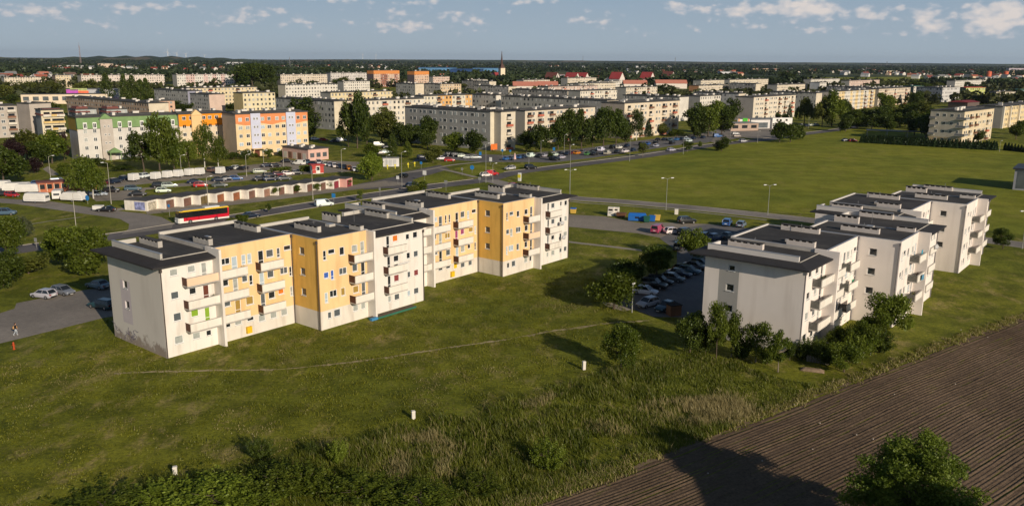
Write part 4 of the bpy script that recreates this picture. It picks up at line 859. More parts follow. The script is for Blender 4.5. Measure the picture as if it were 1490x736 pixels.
def build_right_flats():
    root, L = slab_block('beige four-storey flats with long balconies behind the dark thuja hedge', (1404, 163), 1447, 15.2, 'lit', 15, (.66, .55, .38), (.50, .45, .36), az=R(46), win='mesh', bays=3.4, floors=4, vents=0, balc=(.22, .4, .8), group='newer flats at the right edge', name='apartment_building')
    rr = random.Random(2)
    for f in range(4):
        for y in (2.2, 5.2, 8.6, 11.6): link('window', simple_window(1.3 if y > 3 else .8, 1.4, 'glass_dark'), root, (0, y, f * 3.8 + 1.2), -math.pi / 2)
        b = MB(); b.box(-1.3, 4.2, -1.35, .0, f * 3.8 + .1, f * 3.8 + .26, 0); b.box(-1.3, 4.2, -1.4, -1.32, f * 3.8 + .26, f * 3.8 + 1.2, 1); b.box(-1.34, -1.26, -1.32, 3.0, f * 3.8 + .26, f * 3.8 + 1.2, 1); b.box(-1.3, -.005, 0, 3.0, f * 3.8 + .1, f * 3.8 + .26, 0)
        b.build('corner_balcony', [MATS['vent_white'], mat('steel_rail', (.18, .18, .18), .5, .1)], root)
        b = MB(); b.box(-1.3, -.005, 12.2, 15, f * 3.8 + .1, f * 3.8 + .26, 0); b.box(-1.34, -1.26, 12.2, 15, f * 3.8 + .26, f * 3.8 + 1.15, 1); b.build('balcony', [MATS['vent_white'], MATS['steel_rail']], root)
    b = MB(); b.box(-.02, -.004, -.02, 15, 0, 3.0); b.build('plinth_band', [mat('beige_dark', (.45, .34, .19), .9, .08)], root)
    for (dx, dy) in ((2, 4), (5.5, 3.5), (12, 5), (15, 5)):
        v = MB(); v.box(dx, dx + 2.4, dy, dy + 1.2, 15.58, 17.0); v.build('chimney', [MATS['vent_white']], root)
    # cream block at the frame edge, stepped by white pilasters
    root, L = slab_block('cream flats with pale vertical pilasters cut by the right edge of the picture', (1459, 156), 1530, 12.5, 'lit', 14, (.70, .56, .33), (.42, .38, .33), az=R(44), win='tex', floors=4, vents=5, group='newer flats at the right edge', name='apartment_building')
    for fx in (.0, .13, .3, .45, .62, .8):
        p = MB(); p.box(L * fx, L * fx + 1.1, -1.2, -.004, 0, 12.9); p.build('pilaster', [mat('pale_render', (.68, .62, .52), .9, .06)], root)
    # white-grey flats behind
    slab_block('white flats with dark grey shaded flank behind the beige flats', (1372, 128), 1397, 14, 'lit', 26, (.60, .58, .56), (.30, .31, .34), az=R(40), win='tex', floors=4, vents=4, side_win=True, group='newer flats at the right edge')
    slab_block('yellow-green flats with a red roof edge near the right edge', (1406, 128), 1434, 11, 'lit', 12, (.50, .54, .18), (.1, .16, .12), az=R(20), roof='red_tile', floors=3, vents=0, group='newer flats at the right edge')
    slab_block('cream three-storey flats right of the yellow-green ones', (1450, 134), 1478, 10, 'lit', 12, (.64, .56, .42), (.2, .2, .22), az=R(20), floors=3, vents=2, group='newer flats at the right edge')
    slab_block('dark teal-roofed flats cut by the right edge, furthest right', (1481, 131), 1530, 10, 'lit', 12, (.10, .16, .15), (.1, .16, .15), az=R(20), roof='teal_tile', floors=3, vents=0, group='newer flats at the right edge')
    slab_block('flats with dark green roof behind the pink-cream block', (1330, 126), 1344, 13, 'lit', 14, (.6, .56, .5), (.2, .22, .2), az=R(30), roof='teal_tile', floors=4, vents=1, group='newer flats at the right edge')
    # red-roofed hall
    g = G(1410, 158); hall = thing('hall', 'low hall with a dark red flat roof behind the beige flats', 'hall', g, R(40))
    b = MB(); b.box(-4, 20, 0, 16, 0, 5); b.build('wall', [mat('hall_dark', (.12, .09, .08), .9)], hall); b = MB(); b.hexa([(-4.5, -.5, 5.003), (20.5, -.5, 5.003), (20.5, 16.5, 5.003), (-4.5, 16.5, 5.003)], [(-3, 6, 6.4), (19, 6, 6.4), (19, 10, 6.4), (-3, 10, 6.4)]); b.build('roof', [mat('wine_tile', (.2, .03, .035), .8)], hall)
    # carport
    g = G(1300, 200); cp = thing('carport', 'long dark open carport roof at the left end of the thuja hedge', 'carport', g, R(-20))
    b = MB(); b.box(-13, 16, 0, 9, 2.9, 3.15); b.build('roof', [mat('carport_roof', (.06, .062, .07), .5)], cp)
    for x in (-12.5, -3, 6.5, 15.5):
        for y in (.4, 8.6):
            b = MB(); b.box(x - .1, x + .1, y - .1, y + .1, 0, 2.9); b.build('post', [MATS['metal_grey']], cp)
    # glazed pavilion cut by the right edge
    g = G(1473, 276); pv = thing('pavilion', 'grey glazed pavilion cut by the right edge of the picture', 'pavilion', g, R(-36))
    b = MB(); b.box(0, 26, 0, 14, 0, 6.2); b.build('wall', [mat('pavilion_panel', (.30, .30, .33), .5, .1)], pv)
    b = MB(); b.box(-.6, 26.6, -.6, 14.6, 6.203, 6.6); b.build('roof', [mat('dark_trim', (.035, .035, .045), .5)], pv)
    for i in range(7):
        b = MB(); b.box(.8 + i * 3.5, 3.6 + i * 3.5, -.06, -.004, .5, 5.6); b.build('glazing', [MATS['glass_mid']], pv)
        b = MB(); b.box(-.06, -.004, .6 + i * 1.9, 2.1 + i * 1.9, .5, 5.6); b.build('glazing', [MATS['glass_mid']], pv)

def build_left_flats():
    root, L = slab_block('grey-brown five-storey flats with loggias at the left edge of the picture', (-12, 155), 24, 14.5, 'lit', 12, (.45, .40, .35), (.42, .37, .32), az=R(40), win='mesh', bays=3.0, vents=1, balc=(.75,), bcol=('balc_pale', 'balc_pale', 'balc_brown'), group='older flats at the left edge', name='apartment_building')
    slab_block('plain grey-brown flats with blank end wall at the left edge', (42, 151.5), 24, 14.5, 'shade', 11, (.40, .35, .31), (.5, .44, .38), az=R(-30), win='none', vents=1, group='older flats at the left edge', name='apartment_building')
    root, L = slab_block('pale building with maroon sloping attic and yellow balconies', (59, 161), 92, 12.5, 'lit', 12, (.66, .58, .42), (.40, .42, .44), az=R(40), win='mesh', bays=3.0, floors=4, vents=0, balc=(.25, .6, .85), bcol=('balc_pale', 'balc_ochre'), group='older flats at the left edge', name='apartment_building')
    b = MB(); H = 12.5; b.hexa([(-.4, -.4, H - 2.4), (L + .4, -.4, H - 2.4), (L + .4, 12.4, H - 2.4), (-.4, 12.4, H - 2.4)], [(1.0, 1.4, H + .6), (L - 1.0, 1.4, H + .6), (L - 1.0, 10.6, H + .6), (1.0, 10.6, H + .6)]); b.build('attic_roof', [MATS['maroon_tile']], root)
    for lab, x, xe in (('grey-green building with a maroon attic box, left one behind the green-roofed building', 110, 140), ('grey-green building with a maroon attic box, right one behind the green-roofed building', 155, 185)):
        root, L = slab_block(lab, (x, 160), xe, 12.5, 'lit', 12, (.42, .44, .44), (.4, .42, .42), az=R(42), vents=2, floors=4, group='older flats at the left edge', name='apartment_building')
        b = MB(); b.hexa([(-.4, -.4, H - 1.4), (L * .7, -.4, H - 1.4), (L * .7, 10, H - 1.4), (-.4, 10, H - 1.4)], [(.8, 1.2, H + 1.4), (L * .7 - 1, 1.2, H + 1.4), (L * .7 - 1, 9, H + 1.4), (.8, 9, H + 1.4)]); b.build('attic_roof', [MATS['maroon_tile']], root)

def low_building(name, label, cat, p, az, L, D, H, col, roof, extra=None, group=None, windows=0, wmat='glass_dark'):
    root = thing(name, label, cat, p, az, group)
    b = MB(); b.box(0, L, 0, D, 0, H); b.build('wall', [mat('render_%02d%02d%02d' % tuple(int(c * 99) for c in col), col, .9, .08)], root)
    b = MB(); b.box(-.3, L + .3, -.3, D + .3, H + .003, H + .3); b.build('roof', [MATS[roof]], root)
    for i in range(windows):
        w = L / windows; bb = MB(); bb.box(w * (i + .2), w * (i + .8), -.06, -.004, H * .35, H * .78); bb.build('window', [MATS[wmat]], root)
    return root
def build_low_buildings():
    # garage service building, pink end
    p = G(449, 234.5); b0 = low_building('service_building', 'low pink and cream service building with shutters before the tall poplar', 'service building', p, R(-42), 17, 9, 4.2, (.62, .40, .33), 'roof_grey')
    b0.location = (p.x - 17 * math.cos(R(-42)), p.y - 17 * math.sin(R(-42)), 0)
    for i in range(5):
        b = MB(); b.box(1 + i * 3.1, 3.2 + i * 3.1, -.06, -.004, .2, 2.6); b.build('shutter', [MATS['balc_brown' if i % 2 else 'balc_pale']], b0)
    for i in range(3):
        b = MB(); b.box(17.004, 17.06, .8 + i * 2.8, 2.6 + i * 2.8, 1.2, 2.8); b.build('window', [MATS['glass_mid']], b0)
    for i in range(5):
        b = MB(); x = 2 + i * 3.2; b.box(x, x + 1.2, 2 + (i % 2) * 3, 3 + (i % 2) * 3, 4.5, 5.3); b.build('roof_vent', [MATS['vent_white']], b0)
    # red kiosk hut with many windows by the caravans
    p = G(56, 281); r = low_building('site_hut', 'long low site hut with orange-red window frames and dark roof behind the caravans', 'hut', p, R(32), 15, 4, 2.7, (.44, .15, .08), 'maroon_tile')
    for i in range(8):
        b = MB(); b.box(.5 + i * 1.8, 1.7 + i * 1.8, -.07, -.004, 1.0, 2.3); b.build('window', [MATS['glass_dark']], r)
        b = MB(); b.box(.35 + i * 1.8, .5 + i * 1.8, -.08, -.004, .3, 2.5); b.build('frame_post', [mat('cream_trim', (.66, .52, .38), .7)], r)
    # red and white guard booth
    p = G(461, 252); k = thing('guard_booth', 'small red and white guard booth with flat red roof in the guarded car park', 'guard booth', p, R(30))
    b = MB(); b.box(-1.8, 1.8, -1.5, 1.5, 0, 2.7); b.build('wall', [mat('booth_white', (.72, .66, .6), .7)], k)
    b = MB(); b.box(-1.9, -.7, -1.56, -1.504, .2, 2.7); b.box(.7, 1.9, -1.56, -1.504, .2, 2.7); b.build('side_panel', [mat('booth_red', (.44, .05, .04), .6)], k)
    b = MB(); b.box(-2.3, 2.3, -2.0, 2.0, 2.703, 3.0); b.build('roof', [MATS['booth_red']], k)
    b = MB(); b.box(-.5, .5, -1.56, -1.504, 1.1, 2.2); b.build('window', [MATS['glass_dark']], k)
    # school like low buildings, left
    p = G(31.5, 152); low_building('school', 'long low cream school with flat dark roof left of the pointed poplars', 'school', p, R(24), 62, 14, 7.5, (.66, .55, .42), 'roof_grey', windows=9, wmat='glass_mid')
    # painted hall with mural colours
    p = G(98, 148); m = low_building('painted_hall', 'hall with a purple, pink and orange painted front beside the pointed poplars', 'hall', p, R(20), 40, 20, 10, (.42, .42, .44), 'roof_pale')
    for x0, x1, z0, z1, c in ((0, 9, 4, 10, (.42, .08, .40)), (9, 17, 5, 9, (.70, .16, .08)), (3, 16, 9, 11, (.40, .46, .18)), (18, 40, 0, 3, (.30, .10, .34)), (26, 32, 3, 10, (.62, .6, .58))):
        b = MB(); b.box(x0, x1, -.1, -.004, z0, z1); b.build('painted_panel', [mat('mural_%02d%02d%02d' % tuple(int(v * 99) for v in c), c, .8, .3, .3)], m)
    # shop with green cube sign
    p = G(1063, 191); s = low_building('shop', 'low shop with terracotta panels left of the white totem sign', 'shop', p, R(20), 18, 10, 4, (.40, .30, .24), 'roof_pale', windows=3)
    p = G(1092, 187.5); s = low_building('shop', 'low white shop with grey glazed front right of the white totem sign', 'shop', p, R(16), 26, 12, 5, (.62, .60, .58), 'roof_pale')
    b = MB(); b.box(.6, 11, -.1, -.004, .4, 3.4); b.build('glazing', [MATS['glass_mid']], s)
    b = MB(); b.box(13, 26, -1.5, -.004, 0, 6.0); b.build('entrance', [mat('shop_white', (.72, .7, .66), .7)], s)
    for x in (15.5, 20): 
        b = MB(); b.box(x, x + 2, -1.56, -1.504, 0, 3); b.build('door', [MATS['glass_dark']], s)
    for x in (15.5, 17.6, 21.5):
        b = MB(); b.box(x, x + 1.3, -1.56, -1.504, 4.2, 5.3); b.build('lettering', [MATS['near_black']], s)
    p = G(1081, 187.5); t = thing('shop_sign', 'white roadside sign block with bright green square and orange stripes', 'sign', p, R(0))
    b = MB(); b.box(-3.4, 3.4, -.5, .5, 0, 5.4); b.build('panel', [MATS['shop_white']], t)
    b = MB(); b.box(-.6, 2.2, -.6, -.504, 3.2, 6.0); b.build('green_square', [mat('sign_green', (.07, .42, .03), .6)], t)
    for x in (-3.0, 2.5):
        b = MB(); b.box(x, x + .6, -.6, -.504, 2.6, 5.6); b.build('orange_stripe', [mat('sign_orange', (.70, .26, .06), .6)], t)
    # utility cabinet
    p = G(569, 242.5); t = thing('utility_cabinet', 'big white utility cabinet with grey door slits on the grass by the drive', 'utility cabinet', p, R(10))
    b = MB(); b.box(-2.8, 2.8, -1.2, 1.2, .15, 3.0); b.build('body', [mat('cabinet_white', (.62, .60, .58), .6)], t)
    b = MB(); b.box(-2.95, 2.95, -1.35, 1.35, 3.003, 3.25); b.build('roof', [MATS['roof_pale']], t)
    for x in (-2.2, -.8, .6): 
        b = MB(); b.box(x, x + 1.2, -1.24, -1.203, .4, 2.6); b.build('door', [mat('cabinet_grey', (.45, .45, .45), .6)], t)

def build_red_roofs():
    def gabled(label, px, py, w, l, h, rh, az, roof, wall=(.66, .60, .54)):
        g = G(px, py); r = thing('gabled_house', label, 'house', g, az, 'red-roofed houses behind the estate')
        b = MB(); b.box(-w / 2, w / 2, 0, l, 0, h); b.face([(-w / 2, 0, h), (w / 2, 0, h), (0, 0, h + rh)]); b.face([(w / 2, l, h), (-w / 2, l, h), (0, l, h + rh)]); b.build('wall', [mat('house_white' + str(int(wall[2] * 100)), wall, .9, .05)], r)
        b = MB()
        for s in (-1, 1):
            x0, z0 = s * (w / 2 + .8), h - .8 * rh / (w / 2)
            b.face([(x0, -.8, z0), (x0, l + .8, z0), (0, l + .8, h + rh + .02), (0, -.8, h + rh + .02)])
            b.face([(x0, -.8, z0 + .3), (x0, l + .8, z0 + .3), (0, l + .8, h + rh + .35), (0, -.8, h + rh + .35)])
        b.build('roof', [MATS[roof]], r)
        for k in (-1, 0, 1):
            for zz in (2, 5, 8):
                if zz + 1.5 < h: b = MB(); b.box(k * w * .3 - .7, k * w * .3 + .7, -.06, -.004, zz, zz + 1.5); b.build('window', [MATS['glass_mid']], r)
    S = R(51)
    for i, (px, py, roof) in enumerate(((811, 124, 'maroon_tile'), (840, 124.5, 'red_tile'), (854, 124.5, 'red_tile'), (905, 122.5, 'red_tile'), (949, 122, 'red_tile'), (979, 119.5, 'maroon_tile'))):
        gabled('white gabled house with steep %s roof, %s in its row' % ('dark red' if roof == 'maroon_tile' else 'bright red', ordinal(i, 6)), px, py, 16, 20, 9, 10, S, roof)
    for i, (x0, x1, y, H) in enumerate(((747, 782, 121.5, 11), (783, 812, 121, 11), (908, 942, 119, 10), (955, 1000, 118.5, 10))):
        c = G(x0, y, H); a = R(4); L = solve_len(c, a, H, x1); r = thing('terrace_house', 'long low terrace with a salmon red pitched roof, %s of four' % ordinal(i, 4), 'terrace', (c.x, c.y, 0), a, 'salmon-roofed terraces')
        b = MB(); b.box(0, L, 0, 12, 0, H - 3); b.build('wall', [MATS['house_white54']], r); b = MB(); b.hexa([(-.5, -.5, H - 3), (L + .5, -.5, H - 3), (L + .5, 12.5, H - 3), (-.5, 12.5, H - 3)], [(-.5, 5.9, H + 2), (L + .5, 5.9, H + 2), (L + .5, 6.1, H + 2), (-.5, 6.1, H + 2)]); b.build('roof', [MATS['salmon_tile']], r)
    gabled('small house with red tiled roof among trees left of the church', 640, 118, 13, 18, 6, 6, R(-30), 'salmon_tile'); gabled('white house with orange-red roof left of the plain cream square block', 57, 114, 12, 16, 6, 5, R(-35), 'salmon_tile')
    gabled('house with a dark red roof at the foot of the church tower', 716, 120, 16, 34, 6, 10, R(-20), 'red_tile'); gabled('small red-roofed house behind the coloured-panel block', 268, 106, 10, 14, 6, 5, R(-35), 'red_tile')

def build_landmarks():
    g = G(730, 120.5); r = thing('church', 'church tower of cream stone with a tall thin brown spire', 'church', g, R(30))
    b = MB(); b.box(-4.2, 4.2, -4.2, 4.2, 0, 24); b.build('tower', [mat('church_cream', (.74, .63, .46), .9, .08)], r)
    b = MB(); b.hexa([(-4.4, -4.4, 24), (4.4, -4.4, 24), (4.4, 4.4, 24), (-4.4, 4.4, 24)], [(-1.6, -1.6, 31), (1.6, -1.6, 31), (1.6, 1.6, 31), (-1.6, 1.6, 31)]); b.cyl((0, 0, 31), (0, 0, 52), 1.9, .25, 8); b.build('spire', [mat('spire_brown', (.09, .05, .04), .8)], r)
    b = MB(); b.box(-1, 1, -4.08, -4.004, 12, 16); b.box(-1, 1, -4.08, -4.004, 18, 21); b.build('window', [MATS['near_black']], r)
    # blue industrial hall
    for i, (x0, x1, y, H, c) in enumerate(((609, 660, 107.5, 16, 'blue_pale'), (655, 700, 109, 14, 'blue_deep'), (688, 727, 106.5, 14, 'blue_pale'))):
        p = G(x0, y); a = R(-4); L = solve_len(p, a, 0, x1)
        m = mat('blue_pale', (.10, .24, .42), .6, .15, .02); m2 = mat('blue_deep', (.02, .06, .17), .6, .15, .02)
        r = thing('industrial_hall', 'bright blue industrial hall on the skyline left of the church, %s' % ordinal(i, 3), 'hall', p, a, 'blue industrial halls')
        b = MB(); b.box(0, L, 0, 60, 0, H); b.build('wall', [MATS[c]], r); b = MB(); b.box(-1, L + 1, -1, 61, H + .01, H + .8); b.build('roof', [MATS['blue_deep']], r)
    # masts, turbines and chimneys on the skyline
    def mast(px, base, top, w, lab, col, name='radio_mast', cat='mast'):
        g = G(px, base); h = height_to(g, top); r = thing(name, lab, cat, g); b = MB()
        for k in range(4):
            a = k * math.pi / 2 + .3; b.cyl((math.cos(a) * w, math.sin(a) * w, 0), (math.cos(a) * w * .25, math.sin(a) * w * .25, h), w * .13, w * .08, 4)
        n = 12
        for i in range(n):
            z0, z1 = h * i / n, h * (i + 1) / n; ww0, ww1 = w * (1 - .75 * i / n), w * (1 - .75 * (i + 1) / n)
            for k in range(4):
                a, a2 = k * math.pi / 2 + .3, (k + 1) * math.pi / 2 + .3; b.cyl((math.cos(a) * ww0, math.sin(a) * ww0, z0), (math.cos(a2) * ww1, math.sin(a2) * ww1, z1), w * .06, n=3)
        b.build('lattice', [MATS[col]], r); b = MB(); b.cyl((0, 0, h), (0, 0, h * 1.12), w * .12, n=5); b.cyl((0, 0, h * .86), (0, 0, h * .95), w * .5, n=8); b.build('antenna', [MATS[col]], r)
    mat('mast_red', (.26, .2, .2), .6); mat('mast_grey', (.2, .2, .21), .6); mat('turbine_white', (.72, .72, .72), .5)
    mast(118, 97, 66, 3.4, 'tall red and white lattice mast on the left of the skyline', 'mast_red'); mast(848, 92, 75, 6, 'dark lattice mast on the skyline right of the church', 'mast_grey')
    mast(982, 97, 84, 4, 'slim pale lattice mast on the skyline over the red roofs', 'mast_grey'); mast(422, 99, 84, 3, 'thin lattice mast left of the pale far blocks', 'mast_grey'); mast(1211, 92, 84, 14, 'squat dark tower on the skyline right of centre', 'mast_grey'); mast(1259, 113, 98, 2, 'slender grey mast standing in far fields on the right', 'mast_grey'); mast(1290, 98, 90, 8, 'pale lattice tower with a platform on the right skyline', 'mast_grey')
    tl = [(245, 89.5, 73), (258, 89.5, 75), (271, 89, 76), (298, 89.5, 78), (528, 89, 75.5), (547, 89, 74)]
    for i, (px, by, ty) in enumerate(tl):
        g = G(px, by); h = height_to(g, ty + 3); r = thing('wind_turbine', 'white wind turbine on the skyline, %s of six' % ordinal(i, 6), 'wind turbine', g, R(20 * i), 'wind turbines on the skyline')
        k = h / 80; b = MB(); b.cyl((0, 0, 0), (0, 0, h), 3.2 * k, 1.8 * k, 8); b.build('tower', [MATS['turbine_white']], r)
        b = MB(); b.box(-2 * k, 2 * k, -5 * k, 5 * k, h - 1 * k, h + 3 * k); b.build('nacelle', [MATS['turbine_white']], r)
        for j in range(3):
            a = R(15 + 120 * j + i * 17); b = MB(); b.cyl((0, -5.5 * k, h + k), (math.sin(a) * 36 * k, -5.5 * k, h + k + math.cos(a) * 36 * k), 1.7 * k, .5 * k, 5); b.build('blade', [MATS['turbine_white']], r)
    for i, px in enumerate((1438.5, 1463)):
        g = G(px, 113); r = thing('storage_tank', 'orange-red storage tank in the fields far right, %s of two' % ('left' if i == 0 else 'right'), 'tank', g, 0, 'orange tanks')
        b = MB(); b.cyl((0, 0, 0), (0, 0, 16), 6.5, n=20); b.build('shell', [mat('tank_orange', (.62, .14, .07), .6)], r); b = MB(); b.cyl((0, 0, 16.01), (0, 0, 18), 6.6, 1.5, 20); b.build('roof', [MATS['tank_orange']], r)
# ---------------------------------------------------------------- vehicles
CAR_COL = dict(white=(.72, .72, .70), silver=(.42, .43, .45), grey=(.08, .085, .09), black=(.012, .012, .014), navy=(.008, .016, .04), blue=(.04, .12, .32), teal=(.012, .05, .07), red=(.42, .015, .02), maroon=(.12, .015, .025),
               paleblue=(.15, .22, .29), purplegrey=(.17, .16, .21), orange=(.62, .20, .02), green=(.08, .22, .07), beige=(.40, .36, .30), brown=(.12, .08, .06), pink=(.42, .05, .12), steel=(.07, .11, .16))
CAR_WORD = dict(paleblue='pale blue', purplegrey='purple-grey', navy='dark blue', steel='steel blue', teal='dark teal', maroon='dark red', pink='pink-red')
def lofted(sections, mats, name, bev=.0):
    """sections: list of closed rings with the same number of points, front to back"""
    b = MB(); n = len(sections[0])
    for ring in sections: b.v += [tuple(p) for p in ring]
    for i in range(len(sections) - 1):
        for j in range(n):
            k = (j + 1) % n; b.f.append((i * n + j, i * n + k, (i + 1) * n + k, (i + 1) * n + j)); b.m.append(0)
    b.f.append(tuple(range(n))[::-1]); b.m.append(0); m = (len(sections) - 1) * n; b.f.append(tuple(m + i for i in range(n))); b.m.append(0)
    me = b.mesh(name, mats); me.polygons.foreach_set('use_smooth', [True] * len(me.polygons))
    try: me.set_sharp_from_angle(angle=R(38))
    except Exception: pass
    return me
# kind: length, width, body stations (x, half width, z low, z shoulder), glass house: (x front base, x front top, x rear top, x rear base, roof z)
CARS = {
 'hatchback': (4.1, .86, [(2.05, .66, .32, .56), (1.9, .80, .24, .70), (1.2, .86, .2, .86), (.75, .87, .2, .93), (-1.2, .87, .2, .97), (-1.8, .84, .24, .96), (-2.05, .74, .34, .86)], (1.0, .25, -1.45, -1.95, 1.47), (1.28, -1.25)),
 'saloon': (4.6, .87, [(2.3, .66, .32, .54), (2.15, .81, .24, .68), (1.35, .87, .2, .84), (.85, .88, .2, .90), (-1.2, .88, .2, .95), (-1.6, .87, .2, .95), (-2.15, .82, .24, .92), (-2.3, .70, .34, .82)], (.95, .25, -1.0, -1.6, 1.43), (1.4, -1.35)),
 'estate car': (4.6, .88, [(2.3, .66, .32, .56), (2.15, .81, .24, .70), (1.35, .88, .2, .87), (.85, .89, .2, .94), (-1.5, .89, .2, .99), (-2.15, .86, .24, .98), (-2.3, .78, .34, .90)], (1.0, .3, -1.95, -2.2, 1.5), (1.4, -1.4)),
 'suv': (4.5, .92, [(2.25, .74, .36, .70), (2.1, .86, .28, .88), (1.3, .91, .26, 1.02), (.85, .92, .26, 1.08), (-1.5, .92, .26, 1.12), (-2.1, .88, .3, 1.10), (-2.25, .80, .4, 1.0)], (1.0, .35, -1.85, -2.12, 1.72), (1.38, -1.36)),
 'van': (4.7, .92, [(2.35, .74, .34, .66), (2.2, .86, .26, .84), (1.55, .91, .24, 1.02), (1.15, .92, .24, 1.08), (-1.5, .92, .24, 1.12), (-2.2, .92, .26, 1.12), (-2.35, .88, .34, 1.1)], (1.45, .75, -2.22, -2.32, 1.84), (1.5, -1.42)),
}
_car = {}
def car_meshes(kind):
    if kind in _car: return _car[kind]
    L, W, st, (xa, xb, xc, xd, zr), axles = CARS[kind]
    paint = obj_colour_mat('car_paint', .28, .5, coat=.6)
    glass = mat('car_glass', (.015, .018, .02), .06, .1, spec=.8)
    tyre = mat('tyre', (.02, .02, .02), .85, .1); rim = mat('wheel_rim', (.4, .4, .41), .35, .1, metal=.7)
    rings = []
    for x, w, z0, z1 in st:
        rings.append([(x, -w * .9, z0), (x, -w, z0 + .16), (x, -w, (z0 + z1) / 2 + .06), (x, -w * .93, z1 - .03), (x, -w * .7, z1), (x, w * .7, z1), (x, w * .93, z1 - .03), (x, w, (z0 + z1) / 2 + .06), (x, w, z0 + .16), (x, w * .9, z0)])
    body = lofted(rings, [paint], 'body')
    def zs(x):
        for (x1, _, _, s1), (x0, _, _, s0) in zip(st[:-1], st[1:]):
            if x0 <= x <= x1: return s0 + (s1 - s0) * (x - x0) / (x1 - x0) - .03
        return .9
    wb, wt = W * .93, W * .76
    def ring(x, z, w, dz=0): return (x, -w, z), (x, w, z)
    # glass band and painted roof with pillars
    b = MB(); za, zd = zs(xa), zs(xd)
    zg = zr - .07
    P = {'fl': (xa, -wb, za), 'fr': (xa, wb, za), 'bl': (xd, -wb, zd), 'br': (xd, wb, zd), 'tfl': (xb, -wt, zg), 'tfr': (xb, wt, zg), 'tbl': (xc, -wt, zg), 'tbr': (xc, wt, zg)}
    b.face([P['fl'], P['fr'], P['tfr'], P['tfl']][::-1], 0); b.face([P['bl'], P['br'], P['tbr'], P['tbl']], 0)
    panel = kind == 'van'
    def side(s):
        a, t, tb, bb = P['f' + s], P['tf' + s], P['tb' + s], P['b' + s]
        if not panel: b.face([a, t, tb, bb], 0)
        else:
            m = tuple((Vector(a) * .72 + Vector(bb) * .28)); mt = tuple((Vector(t) * .72 + Vector(tb) * .28)); b.face([a, t, mt, m], 0); b.face([m, mt, tb, bb], 1)
    side('l'); side('r')
    glassm = b.mesh('window_glass', [glass, paint])
    r = MB(); e = .02
    r.hexa([(xb + .05, -wt - e, zg), (xb + .05, wt + e, zg), (xc - .05, wt + e, zg), (xc - .05, -wt - e, zg)][::-1], [(xb - .12, -wt * .86, zr), (xb - .12, wt * .86, zr), (xc + .1, wt * .86, zr), (xc + .1, -wt * .86, zr)][::-1])
    def pillar(p, q, w=.05):
        p, q = Vector(p), Vector(q); s = 1 if p.y > 0 else -1
        r.cyl((p.x, p.y - s * .005, p.z), (q.x, q.y - s * .005, q.z), w, w * .8, 5, caps=False)
    for s in 'lr':
        pillar(P['f' + s], P['tf' + s], .045); pillar(P['b' + s], P['tb' + s], .085)
        mid = lambda t: (tuple(Vector(P['f' + s]).lerp(Vector(P['b' + s]), t)), tuple(Vector(P['tf' + s]).lerp(Vector(P['tb' + s]), t)))
        if not panel: pillar(*mid(.5), .04)
        if kind in ('estate car', 'suv'): pillar(*mid(.8), .05)
    roofm = r.mesh('roof', [paint])
    w = MB(); w.cyl((0, -.1, 0), (0, .1, 0), .31, n=14, m=0); w.cyl((0, -.105, 0), (0, .105, 0), .19, n=10, m=1); wheel = w.mesh('wheel', [tyre, rim])
    lampm = mat('headlamp', (.7, .72, .72), .15, .02, spec=.8); tailm = mat('tail_lamp', (.30, .01, .01), .25, .02)
    h = MB(); h.box(-.12, .03, -.17, .17, -.07, .07); head = h.mesh('headlight', [lampm]); t = MB(); t.box(-.03, .08, -.14, .14, -.11, .11); tail = t.mesh('tail_light', [tailm])
    pl = MB(); pl.box(-.01, .02, -.26, .26, -.06, .06); plate = pl.mesh('number_plate', [MATS['white_frame']])
    bp = MB(); bp.box(-.02, .1, -W * .72, W * .72, -.08, .06); bump_ = bp.mesh('bumper', [mat('bumper_black', (.03, .03, .032), .6)])
    _car[kind] = (body, glassm, roofm, wheel, head, tail, plate, bump_, L, W, st, axles)
    return _car[kind]
def make_car(kind, colour, p, heading, label, group=None, near=False):
    body, glassm, roofm, wheel, head, tail, plate, bmp, L, W, st, axles = car_meshes(kind)
    o = thing('car' if kind != 'van' else 'van', label, 'van' if kind == 'van' else 'car', (p.x, p.y, .035), heading, group)
    c = (*[v * rnd.uniform(.9, 1.1) for v in CAR_COL[colour]], 1)
    for nm, me in (('body', body), ('window_glass', glassm), ('roof', roofm)):
        q = link(nm, me, o); q.color = c
    for ax in axles:
        for s in (-1, 1): link('wheel', wheel, o, (ax, s * (W - .09), .31))
    zf, zb = (st[0][2] + st[0][3]) / 2 + .06, (st[-1][2] + st[-1][3]) / 2 + .12
    if near:
        for s in (-1, 1): link('headlight', head, o, (st[1][0] + .03, s * W * .66, st[1][3] - .12)); link('tail_light', tail, o, (-L / 2 + .03, s * W * .72, zb))
        link('number_plate', plate, o, (-L / 2 - .02, 0, zb - .1)); link('number_plate', plate, o, (L / 2, 0, zf - .18), math.pi)
        link('bumper', bmp, o, (-L / 2 - .02, 0, .42)); link('bumper', bmp, o, (L / 2 + .02, 0, .42), math.pi)
    return o

